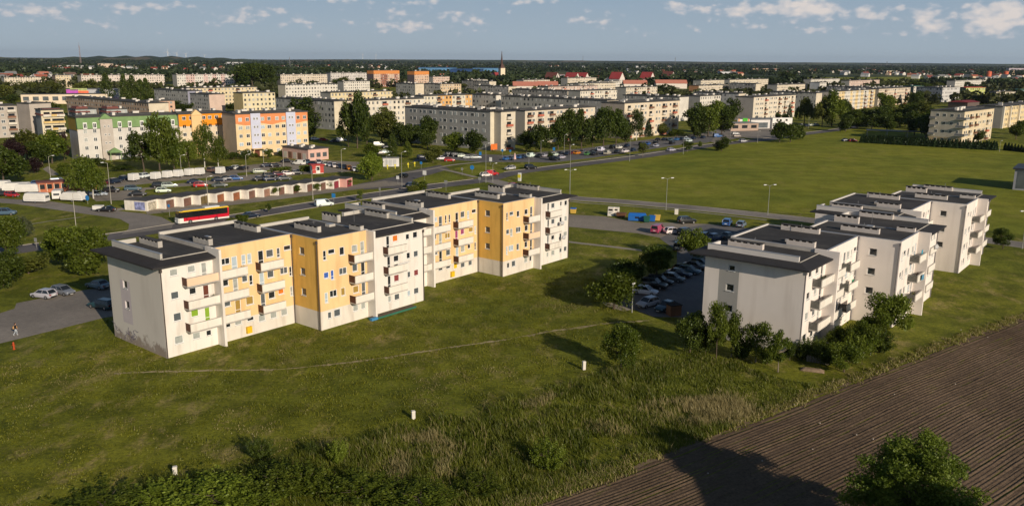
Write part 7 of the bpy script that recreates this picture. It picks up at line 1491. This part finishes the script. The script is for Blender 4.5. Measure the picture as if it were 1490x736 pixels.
    container('white clothes collection container with slanted top, leftmost in the yard', 'clothes_container', G(889, 314), R(-20), [('body', lambda b: b.hexa([(-.75, -.6, 0), (.75, -.6, 0), (.75, .6, 0), (-.75, .6, 0)], [(-.75, -.3, 2.2), (.75, -.3, 2.2), (.75, .6, 2.2), (-.75, .6, 2.2)]), wh), ('flap', lambda b: b.box(-.5, .5, -.52, -.40, 1.35, 1.75), MATS['near_black']), ('sticker', lambda b: b.box(-.3, .3, -.6, -.5, .7, 1.0), MATS['cabinet_grey'])])
    container('second white clothes container directly beside the first', 'clothes_container', G(896.5, 313.5), R(-20), [('body', lambda b: b.hexa([(-.65, -.6, 0), (.65, -.6, 0), (.65, .6, 0), (-.65, .6, 0)], [(-.65, -.3, 2.05), (.65, -.3, 2.05), (.65, .6, 2.05), (-.65, .6, 2.05)]), wh), ('flap', lambda b: b.box(-.4, .4, -.5, -.38, 1.3, 1.65), MATS['near_black'])])
    container('low rusty brown skip between white and blue containers', 'skip', G(904, 316), R(-20), [('tub', lambda b: b.hexa([(-.9, -.6, .1), (.9, -.6, .1), (.9, .6, .1), (-.9, .6, .1)], [(-1.2, -.8, 1.1), (1.2, -.8, 1.1), (1.2, .8, 1.1), (-1.2, .8, 1.1)]), br), ('runner', lambda b: b.box(-.8, .8, -.4, .4, 0, .1), MATS['near_black'])])
    container('long bright blue recycling container with domed lid', 'recycling_container', G(927, 321), R(-10), [('body', lambda b: b.box(-2.1, 2.1, -.9, .9, .1, 1.3), bl), ('lid', lambda b: b.hexa([(-2.15, -.95, 1.3), (2.15, -.95, 1.3), (2.15, .95, 1.3), (-2.15, .95, 1.3)], [(-1.9, -.4, 1.85), (1.9, -.4, 1.85), (1.9, .4, 1.85), (-1.9, .4, 1.85)]), bl), ('hatch', lambda b: b.box(-.5, .5, -.93, -.903, .7, 1.1), MATS['near_black'])])
    for lab, x, y, m in (('dark green wheeled bin right of the long blue container', 941, 323.5, gr), ('blue wheeled bin between the green and yellow ones', 949, 322.5, bl), ('yellow wheeled bin, rightmost of the container row', 956, 321.5, yl), ('blue and yellow bin at the corner of the yellow building', 834, 311, yl)):
        container(lab, 'wheeled_bin', G(x, y), R(-15), [('body', lambda b: b.hexa([(-.62, -.45, .15), (.62, -.45, .15), (.62, .45, .15), (-.62, .45, .15)], [(-.72, -.55, 1.25), (.72, -.55, 1.25), (.72, .55, 1.25), (-.72, .55, 1.25)]), m), ('lid', lambda b: b.hexa([(-.76, -.6, 1.25), (.76, -.6, 1.25), (.76, .6, 1.25), (-.76, .6, 1.25)], [(-.7, -.2, 1.5), (.7, -.2, 1.5), (.7, .5, 1.5), (-.7, .5, 1.5)]), m if 'corner' not in lab else bl), ('wheels', lambda b: (b.cyl((-.5, -.4, .1), (-.5, -.3, .1), .1, n=8), b.cyl((.5, -.4, .1), (.5, -.3, .1), .1, n=8)), MATS['tyre'])])
    container('small pale grey cabinet on the verge by the twin lamp', 'street_cabinet', G(984, 312), R(-10), [('body', lambda b: b.box(-.45, .45, -.25, .25, 0, 1.35), wh), ('lid', lambda b: b.box(-.5, .5, -.3, .3, 1.353, 1.43), MATS['cabinet_grey'])], 'cabinet', None)
    # white concrete marker posts on the lawn
    for lab, x, by, ty in (('short white concrete post on the lawn at the lower left', 255, 690, 678), ('short white concrete post on the lawn at the edge of the weeds', 601.5, 609, 597), ('short white concrete post left of the solitary young tree', 849.5, 537.5, 525)):
        g = G(x, by); o = thing('marker_post', lab, 'marker post', g, R(20), 'white concrete posts'); h = height_to(g, ty); b = MB(); b.box(-.19, .19, -.19, .19, 0, h - .08); b.build('post', [wh], o, bevel=.03); b = MB(); b.hexa([(-.22, -.22, h - .08), (.22, -.22, h - .08), (.22, .22, h - .08), (-.22, .22, h - .08)], [(-.16, -.16, h), (.16, -.16, h), (.16, .16, h), (-.16, .16, h)]); b.build('cap', [wh], o)
    g = G(20.5, 508); o = thing('hydrant', 'orange-red hydrant on the lawn below the yard of the yellow building', 'hydrant', g); hm = mat('hydrant_red', (.45, .07, .02), .5); b = MB(); b.cyl((0, 0, 0), (0, 0, .85), .11, .1, 10); b.cyl((0, 0, 0), (0, 0, .06), .18, n=10); b.build('barrel', [hm], o); b = MB(); b.cyl((0, 0, .85), (0, 0, 1.0), .14, .05, 10); b.build('cap', [hm], o); b = MB(); b.cyl((-.2, 0, .6), (.2, 0, .6), .06, n=8); b.build('outlet', [hm], o)
    # garden bits: raised bed, fence, bench
    g = G(572, 455); o = thing('tarpaulin_bed', 'green tarpaulin-edged flower bed along the white wall of the yellow building', 'flower bed', g, R(51)); b = MB(); b.box(-4.5, 4.2, -.7, .5, 0, .28, 1, 0); b.build('soil', [mat('bed_soil', (.10, .075, .05), .95, .3, 3), mat('tarp_green', (.03, .14, .09), .6)], o); b = MB(); b.box(-4.9, -3.7, -.8, -.3, .02, .36); b.build('blue_sheet', [mat('tarp_blue', (.05, .22, .42), .6)], o)
    g = G(1190, 528); o = thing('garden_fence', 'short weathered board fence at the corner of the garden', 'fence', g, R(-30))
    for i in range(9): b = MB(); b.box(-1.4 + i * .32, -1.15 + i * .32, -.02, .02, 0, .85); b.build('board', [mat('old_wood', (.22, .18, .15), .9, .3, 2)], o)
    b = MB(); b.box(-1.5, 1.6, .022, .06, .5, .6); b.build('rail', [MATS['old_wood']], o)
    g = G(1256, 521); o = thing('garden_rail', 'low pale wooden rail on the field side of the garden', 'fence', g, R(40)); b = MB(); b.cyl((-2, 0, .75), (2, 0, .75), .05, n=6); b.build('rail', [MATS['birch_bark']], o)
    for x in (-1.9, 0, 1.9): b = MB(); b.cyl((x, 0, 0), (x, 0, .8), .05, n=6); b.build('post', [MATS['birch_bark']], o)
    g = G(980, 458); o = thing('shed', 'small rusty brown shed in the trees at the corner of the shaded car park', 'shed', g, R(20)); b = MB(); b.box(-.9, .9, -.7, .7, 0, 1.6); b.build('wall', [br], o); b = MB(); b.box(-1.0, 1.0, -.8, .8, 1.603, 1.7); b.build('roof', [MATS['near_black']], o)
    # pots and washing on the balconies of the pale building: real things standing there
    build_person(); build_balcony_things()

def build_balcony_things():
    def at(o0, s, t, z, sc=(1, 1, 1)):
        th = R(51); u = Vector((math.cos(th), math.sin(th))); n = Vector((math.sin(th), -math.cos(th))); q = o0.xy + u * s * sc[0] + n * t * sc[1]
        return Vector((q.x, q.y, z * sc[2]))
    A0, B0 = G(243.2, 521.4), G(1161, 517.5); sb = (1.05, 1.02, .97)
    rng = np.random.default_rng(5)
    pot = mat('pot_clay', (.30, .12, .06), .8)
    def potplant(p, h, lf, lab):
        o = thing('potted_plant', lab, 'potted plant', p, 0, 'plants on the balconies'); b = MB(); b.cyl((0, 0, 0), (0, 0, .3), .14, .19, 10); b.build('pot', [pot], o)
        pts = rng.normal(0, .13, (240, 3)) * np.array([1, 1, 1.4]) + np.array([0, 0, .3 + h * .5]); link('foliage', quads_mesh('foliage', leaves(rng, pts, .12), [MATS[lf]], None, rng.uniform(0, 1, 240)), o)
    potplant(at(A0, 6.8, .55, 6.0), .8, 'leaf_dark', 'dark small tree in a pot on the middle white balcony by the first pillar'); potplant(at(A0, 6.2, .8, 6.0), .5, 'leaf_mid', 'green pot plant beside the dark potted tree on the middle white balcony')
    potplant(at(A0, 11.2, .9, 9.0), .9, 'leaf_mid', 'green trailing pot plant at the right end of the top yellow balcony'); potplant(at(B0, 5.2, .8, 9.0, sb), .7, 'leaf_olive', 'yellowish green pot plant on the top balcony of the pale building')
    potplant(at(B0, 4.4, .8, 9.0, sb), .6, 'leaf_mid', 'green pot plant beside the yellowish one on the top balcony of the pale building'); potplant(at(B0, 26.6, 6.7, 6.0, sb), .8, 'leaf_purple', 'dark reddish pot plant on the flowered middle balcony of the pale building')
    potplant(at(B0, 26.0, 6.6, 3.0, sb), .8, 'leaf_yellow', 'yellow-green pot plant on the lowest balcony of the protruding pale block')
    def dish(p, lab):
        o = thing('satellite_dish', lab, 'satellite dish', p, R(20), 'satellite dishes'); b = MB(); b.cyl((0, 0, 0), (0, -.12, .02), .42, .34, 16); b.build('reflector', [MATS['cabinet_grey']], o); b = MB(); b.cyl((0, -.1, -.3), (0, -.5, .0), .02, n=5); b.build('arm', [MATS['metal_grey']], o)
    dish(at(A0, 76.0, 6.9, 4.6), 'grey satellite dish at the lowest white balcony at the far end of the yellow building'); dish(at(A0, 75.4, 6.9, 7.4), 'small grey satellite dish above the other one at the far end of the yellow building')
    dish(at(B0, 33.4, 7.3, 10.0, sb), 'grey satellite dish on the top balcony behind the second pillar of the pale building')
    def cloth(p, w, h, c, lab):
        o = thing('washing', lab, 'washing', p, R(51), 'washing on balconies'); b = MB(); b.box(-w / 2, w / 2, -.02, .02, 0, h); b.build('sheet', [mat('cloth_%d%d%d' % tuple(int(v * 90) for v in c), c, .9)], o); b = MB(); b.cyl((-w / 2 - .3, 0, h), (w / 2 + .3, 0, h), .015, n=5); b.build('line', [MATS['metal_grey']], o)
    cloth(at(B0, 26.9, 6.9, 9.6, sb), .7, 1.0, (.05, .30, .42), 'bright turquoise washing on the top balcony of the protruding pale block'); cloth(at(B0, 16.2, .9, 6.3, sb), .9, .9, (.04, .26, .13), 'green cloth on the middle balcony in the corner of the pale building')
    cloth(at(B0, 26.6, 7.45, 6.1, sb), 1.2, .8, (.10, .26, .38), 'pale blue cloth over the rail of the flowered balcony'); cloth(at(A0, 34.6, 6.9, 7.05), 2.4, .25, (.6, .58, .55), 'white washing on the middle white balcony of the yellow building')

def skin_body(name, verts, edges, radii, mats, root=0, sub=1):
    me = bpy.data.meshes.new(name); me.from_pydata(verts, edges, []); o = bpy.data.objects.new(name, me); COL.objects.link(o)
    o.modifiers.new('skin', 'SKIN'); 
    for i, r in enumerate(radii): me.skin_vertices[0].data[i].radius = (r, r); me.skin_vertices[0].data[i].use_root = i == root
    o.modifiers['skin'].use_smooth_shade = True; s = o.modifiers.new('sub', 'SUBSURF'); s.levels = s.render_levels = sub
    dg = bpy.context.evaluated_depsgraph_get(); m2 = bpy.data.meshes.new_from_object(o.evaluated_get(dg)); bpy.data.objects.remove(o); bpy.data.meshes.remove(me)
    m2.name = name; m2.materials.clear()
    for m in mats: m2.materials.append(m)
    return m2
def build_person():
    """walker crossing the yard, front towards the right, bag under the arm"""
    skin, jacket, jeans, shoe, hair = mat('skin', (.50, .30, .21), .6), mat('jacket_black', (.015, .015, .018), .8), mat('jeans_pale', (.42, .46, .50), .85), mat('shoe_white', (.7, .7, .68), .6), mat('hair_brown', (.05, .03, .02), .7)
    V_ = [(0, 0, .95), (0, 0, 1.12), (.02, 0, 1.32), (.03, 0, 1.46), (.05, 0, 1.56), (.07, 0, 1.66), (.06, 0, 1.75),
          (0, .1, .9), (.14, .1, .52), (.10, .1, .1), (.26, .1, .05), (0, -.1, .9), (-.06, -.1, .5), (-.30, -.1, .16), (-.2, -.1, .06),
          (.02, .19, 1.42), (-.06, .24, 1.16), (.08, .25, .95), (.02, -.19, 1.42), (.02, -.25, 1.16), (.22, -.22, 1.06)]
    E = [(0, 1), (1, 2), (2, 3), (3, 4), (4, 5), (5, 6), (0, 7), (7, 8), (8, 9), (9, 10), (0, 11), (11, 12), (12, 13), (13, 14), (3, 15), (15, 16), (16, 17), (3, 18), (18, 19), (19, 20)]
    rad = [.14, .13, .155, .11, .055, .1, .075, .095, .068, .048, .045, .095, .068, .048, .045, .065, .05, .036, .065, .05, .036]
    for h, s in ((17, 1), (20, -1)):
        x, y, z = V_[h]; p = len(V_); V_.append((x + .05, y, z - .07)); E.append((h, p)); rad.append(.034)
        for f in range(4):
            V_.append((x + .05 + .02 * f - .02, y + (f - 1.5) * .018, z - .13 + .006 * abs(f - 1.5))); E.append((p, len(V_) - 1)); rad.append(.009)
        V_.append((x + .09, y + .03 * s, z - .08)); E.append((p, len(V_) - 1)); rad.append(.01)
    me = skin_body('body', V_, E, rad, [jacket, skin, jeans, shoe])
    for p in me.polygons:
        c = p.center; p.material_index = 3 if c.z < .12 else 2 if c.z < .93 and abs(c.y) < .2 else 1 if c.z > 1.5 or (c.z < 1.03 and abs(c.y) > .2) else 0
    g = G(23.5, 488); o = thing('person', 'person in black jacket and pale jeans walking across the yard with a tan bag', 'person', (g.x, g.y, .02), R(25)); link('body', me, o)
    b = MB(); b.cyl((.03, 0, 1.68), (.03, 0, 1.80), .115, .06, 10); b.cyl((.0, 0, 1.56), (.0, 0, 1.7), .08, .115, 10); b.build('hair', [hair], o, smooth=True)
    b = MB(); b.box(.155, .19, -.012, .012, 1.635, 1.67); b.build('nose', [skin], o)
    th = R(25); q = Vector((g.x - .12 * math.cos(th) - .3 * -math.sin(th) * -1, g.y - .12 * math.sin(th), .02)); q = Vector((g.x, g.y, 0)) + Vector((math.cos(th + 1.75), math.sin(th + 1.75), 0)) * .42
    t = thing('bag', 'tan bag carried by the walking person', 'bag', (q.x, q.y, .85), R(25)); b = MB(); b.hexa([(-.3, -.1, 0), (.3, -.1, 0), (.3, .1, 0), (-.3, .1, 0)], [(-.26, -.05, .38), (.26, -.05, .38), (.26, .05, .38), (-.26, .05, .38)]); b.build('pouch', [mat('bag_tan', (.42, .24, .10), .8)], t, bevel=.03); b = MB(); b.cyl((-.2, 0, .36), (0, 0, .52), .015, n=5); b.cyl((0, 0, .52), (.2, 0, .36), .015, n=5); b.build('strap', [MATS['bag_tan']], t)
# ---------------------------------------------------------------- far countryside
def build_far():
    rng = np.random.default_rng(31)
    # woods beyond and between the town: one mass of crowns each
    def wood(name, n, fn, leaf, size, k):
        x, y, h, w = fn(n); q = []
        for _ in range(k):
            m = len(x); d = rng.normal(0, 1, (m, 3)); d /= np.linalg.norm(d, axis=1)[:, None]; c = np.stack([x + d[:, 0] * w * .5, y + d[:, 1] * w * .5, h * .58 + d[:, 2] * h * .42], 1)
            q.append(leaves(rng, c, w * size, .6, .9))
        q = np.concatenate(q); tone = np.tile(rng.uniform(0, 1, len(x)), k) * .6 + rng.uniform(0, .4, len(q))
        tag(link(name, quads_mesh(name, q, [MATS[leaf]], None, tone)), kind='stuff')
    def band(y0, y1, thr, seed, sc, hmin=7, hmax=14):
        def fn(n):
            px = rng.uniform(-150, 1640, n * 6); py = rng.uniform(y0, y1, n * 6) + (px - 745) * .008
            X = []; Y = []
            d = np.array([tuple(G(a, b_))[:2] for a, b_ in zip(px[:n * 3], py[:n * 3])]); x, y = d[:, 0], d[:, 1]; pxs = px[:n * 3]; pys = py[:n * 3]
            k = vnoise(x + 50000, y + 50000, sc, seed) * .65 + vnoise(x + 50000, y + 50000, sc * .3, seed + 1) * .35 > thr; k &= ~((pxs > 1080) & (pys > 112.5) & (pys < 119.5)) & ~((pxs > 180) & (pxs < 420) & (pys > 104.5) & (pys < 108)); x, y = x[k][:n], y[k][:n]
            return x, y, rng.uniform(hmin, hmax, len(x)), rng.uniform(7, 13, len(x))
        return fn
    leaf_mat('leaf_far', (.016, .027, .013), (.046, .062, .024), .15); leaf_mat('leaf_far_light', (.04, .05, .018), (.08, .085, .03), .2)
    wood('woodland', 5600, band(104, 124, .53, 3, 210), 'leaf_far', .62, 16)
    wood('woodland', 4200, band(96, 105, .48, 9, 420), 'leaf_far', .8, 9)
    wood('woodland', 5200, band(91.5, 96.5, .38, 12, 1300, 9, 18), 'leaf_far', 1.6, 6)
    wood('town_trees', 700, band(122, 150, .52, 17, 60, 5, 11), 'leaf_far_light', .45, 40)
    wood('orchards', 900, band(112, 124, .5, 23, 120, 4, 7), 'leaf_far_light', .6, 14)
    # scattered far houses
    protos = []
    cols = [((.66, .62, .56), (.24, .055, .04)), ((.66, .60, .5), (.16, .10, .08)), ((.6, .58, .55), (.20, .2, .2)), ((.66, .5, .36), (.33, .1, .06)), ((.70, .68, .64), (.30, .30, .31))]
    for i, (cw, cr) in enumerate(cols):
        b = MB(); w, l, h, r = 5, 7, 5.5, 3.2
        b.box(-w, w, -l, l, 0, h, 0); b.face([(-w, -l, h), (w, -l, h), (0, -l, h + r)], 0); b.face([(w, l, h), (-w, l, h), (0, l, h + r)], 0)
        for s in (-1, 1): b.face([(s * (w + .5), -l - .4, h - .3), (s * (w + .5), l + .4, h - .3), (0, l + .4, h + r + .1), (0, -l - .4, h + r + .1)], 1)
        for s in (-2.4, 2.4):
            for z in (.9, 3.4): b.box(s - .7, s + .7, -l - .05, -l - .004, z, z + 1.4, 2)
        protos.append(b.mesh('far_house', [mat('far_wall_%d' % i, cw, .9, .05), mat('far_roof_%d' % i, cr, .85, .1), MATS['glass_mid']]))
    words = ['white house with a red roof', 'cream house with a brown roof', 'pale house with a grey roof', 'orange-cream house with a red-brown roof', 'white house with a pale grey roof']
    spots = []
    r = random.Random(77)
    for cx, cy, sx, sy, n in ((60, 118, 70, 4, 12), (250, 101, 90, 4, 12), (120, 106, 90, 3, 9), (480, 100, 110, 3, 14), (600, 101, 70, 3, 8), (890, 101, 90, 4, 10), (1000, 107, 120, 3, 14), (1190, 103, 90, 4, 16), (1290, 107, 70, 3, 14), (1400, 112, 90, 4, 14), (1440, 119, 60, 4, 8), (860, 119.5, 90, 2, 8), (1460, 103, 60, 4, 10), (780, 116, 40, 3, 6)):
        for _ in range(int(n * 1.5)): spots.append((cx + r.uniform(-sx, sx), cy + r.uniform(-sy, sy) + (cx - 745) * .004))
    for (px, py) in spots:
        i = r.randrange(5); g = G(px, py); d = math.hypot(g.x, g.y); o = link('far_house', protos[i], None, (g.x, g.y, 0), R(r.choice((-40, 50, 20, -70))), (1.25, r.uniform(1, 1.7), 1.15))
        tag(o, words[i] + ' scattered among the far trees beyond the town', 'house', 'far scattered houses')
    # a few long pale sheds on the plain
    for i, (x0, x1, y, H, c) in enumerate(((925, 962, 101.5, 9, (.30, .31, .33)), (1006, 1040, 112.5, 7, (.58, .58, .58)), (1048, 1066, 107.5, 6, (.6, .6, .62)), (85, 116, 99, 8, (.6, .58, .55)), (143, 160, 98.5, 14, (.66, .5, .38)), (1095, 1135, 103.5, 10, (.62, .4, .26)), (1290, 1305, 108.5, 12, (.66, .52, .34)), (1468, 1490, 103, 14, (.42, .36, .4)), (330, 352, 94.5, 14, (.55, .55, .56)), (70, 95, 103, 8, (.58, .56, .52)))):
        p = G(x0, y); L = solve_len(p, R(2), 0, x1); o = thing('shed', ('dark grey', 'long white', 'small white', 'cream', 'pinkish cream', 'orange-roofed', 'sandy', 'mauve', 'grey-white', 'low cream')[i] + ' flat building far out on the plain', 'shed', p, R(2), 'flat buildings on the plain')
        b = MB(); b.box(0, L, 0, 30, 0, H); b.build('wall', [mat('plain_shed_%d' % i, c, .85, .08, .05)], o); b = MB(); b.box(-.5, L + .5, -.5, 30.5, H + .01, H + 1.0); b.build('roof', [MATS['roof_pale']], o)

def build_outside():
    """unseen building added outside the frame on the right, shaped to throw the field shadow"""
    g = G(1025, 645); d = Vector((SUN_DIR.x, SUN_DIR.y, 0)).normalized(); n = Vector((-d.y, d.x, 0)); L = 27.0
    p = g + d * 46.0 - n * 9.5
    o = thing('shadow_block', 'unseen building added beside the ploughed field to throw a broad shadow on the furrows', 'unseen building', (p.x, p.y, 0), math.atan2(d.y, d.x))
    b = MB(); W = 9.5
    b.box(0, 14, 0, W, 0, 13.2); b.build('wall', [mat('shadow_block_boards', (.16, .12, .09), .9, .2)], o)
    b = MB(); b.hexa([(-.4, -.4, 13.203), (14.4, -.4, 13.203), (14.4, W + .4, 13.203), (-.4, W + .4, 13.203)], [(-.4, W / 2 - .1, 15.8), (14.4, W / 2 - .1, 15.8), (14.4, W / 2 + .1, 15.8), (-.4, W / 2 + .1, 15.8)]); b.build('roof', [MATS['maroon_tile']], o)

def build_haze():
    b = MB(); b.box(-31000, 31000, -31000, 31000, -1, 210); m = bpy.data.materials.new('haze_air'); m.use_nodes = True; nt = m.node_tree; nt.nodes.clear()
    out = nt.nodes.new('ShaderNodeOutputMaterial'); v = nt.nodes.new('ShaderNodeVolumePrincipled'); v.inputs['Color'].default_value = (.68, .82, 1, 1); v.inputs['Density'].default_value = HAZE; v.inputs['Anisotropy'].default_value = .2
    nt.links.new(v.outputs[0], out.inputs['Volume']); tag(b.build('haze', [m]), kind='stuff')
HAZE = 2.0e-5
setup_light()
build_ground()
build_housing()
build_town()
build_vehicles()
build_trees()
build_street()
build_far()
build_outside()
if HAZE: build_haze()
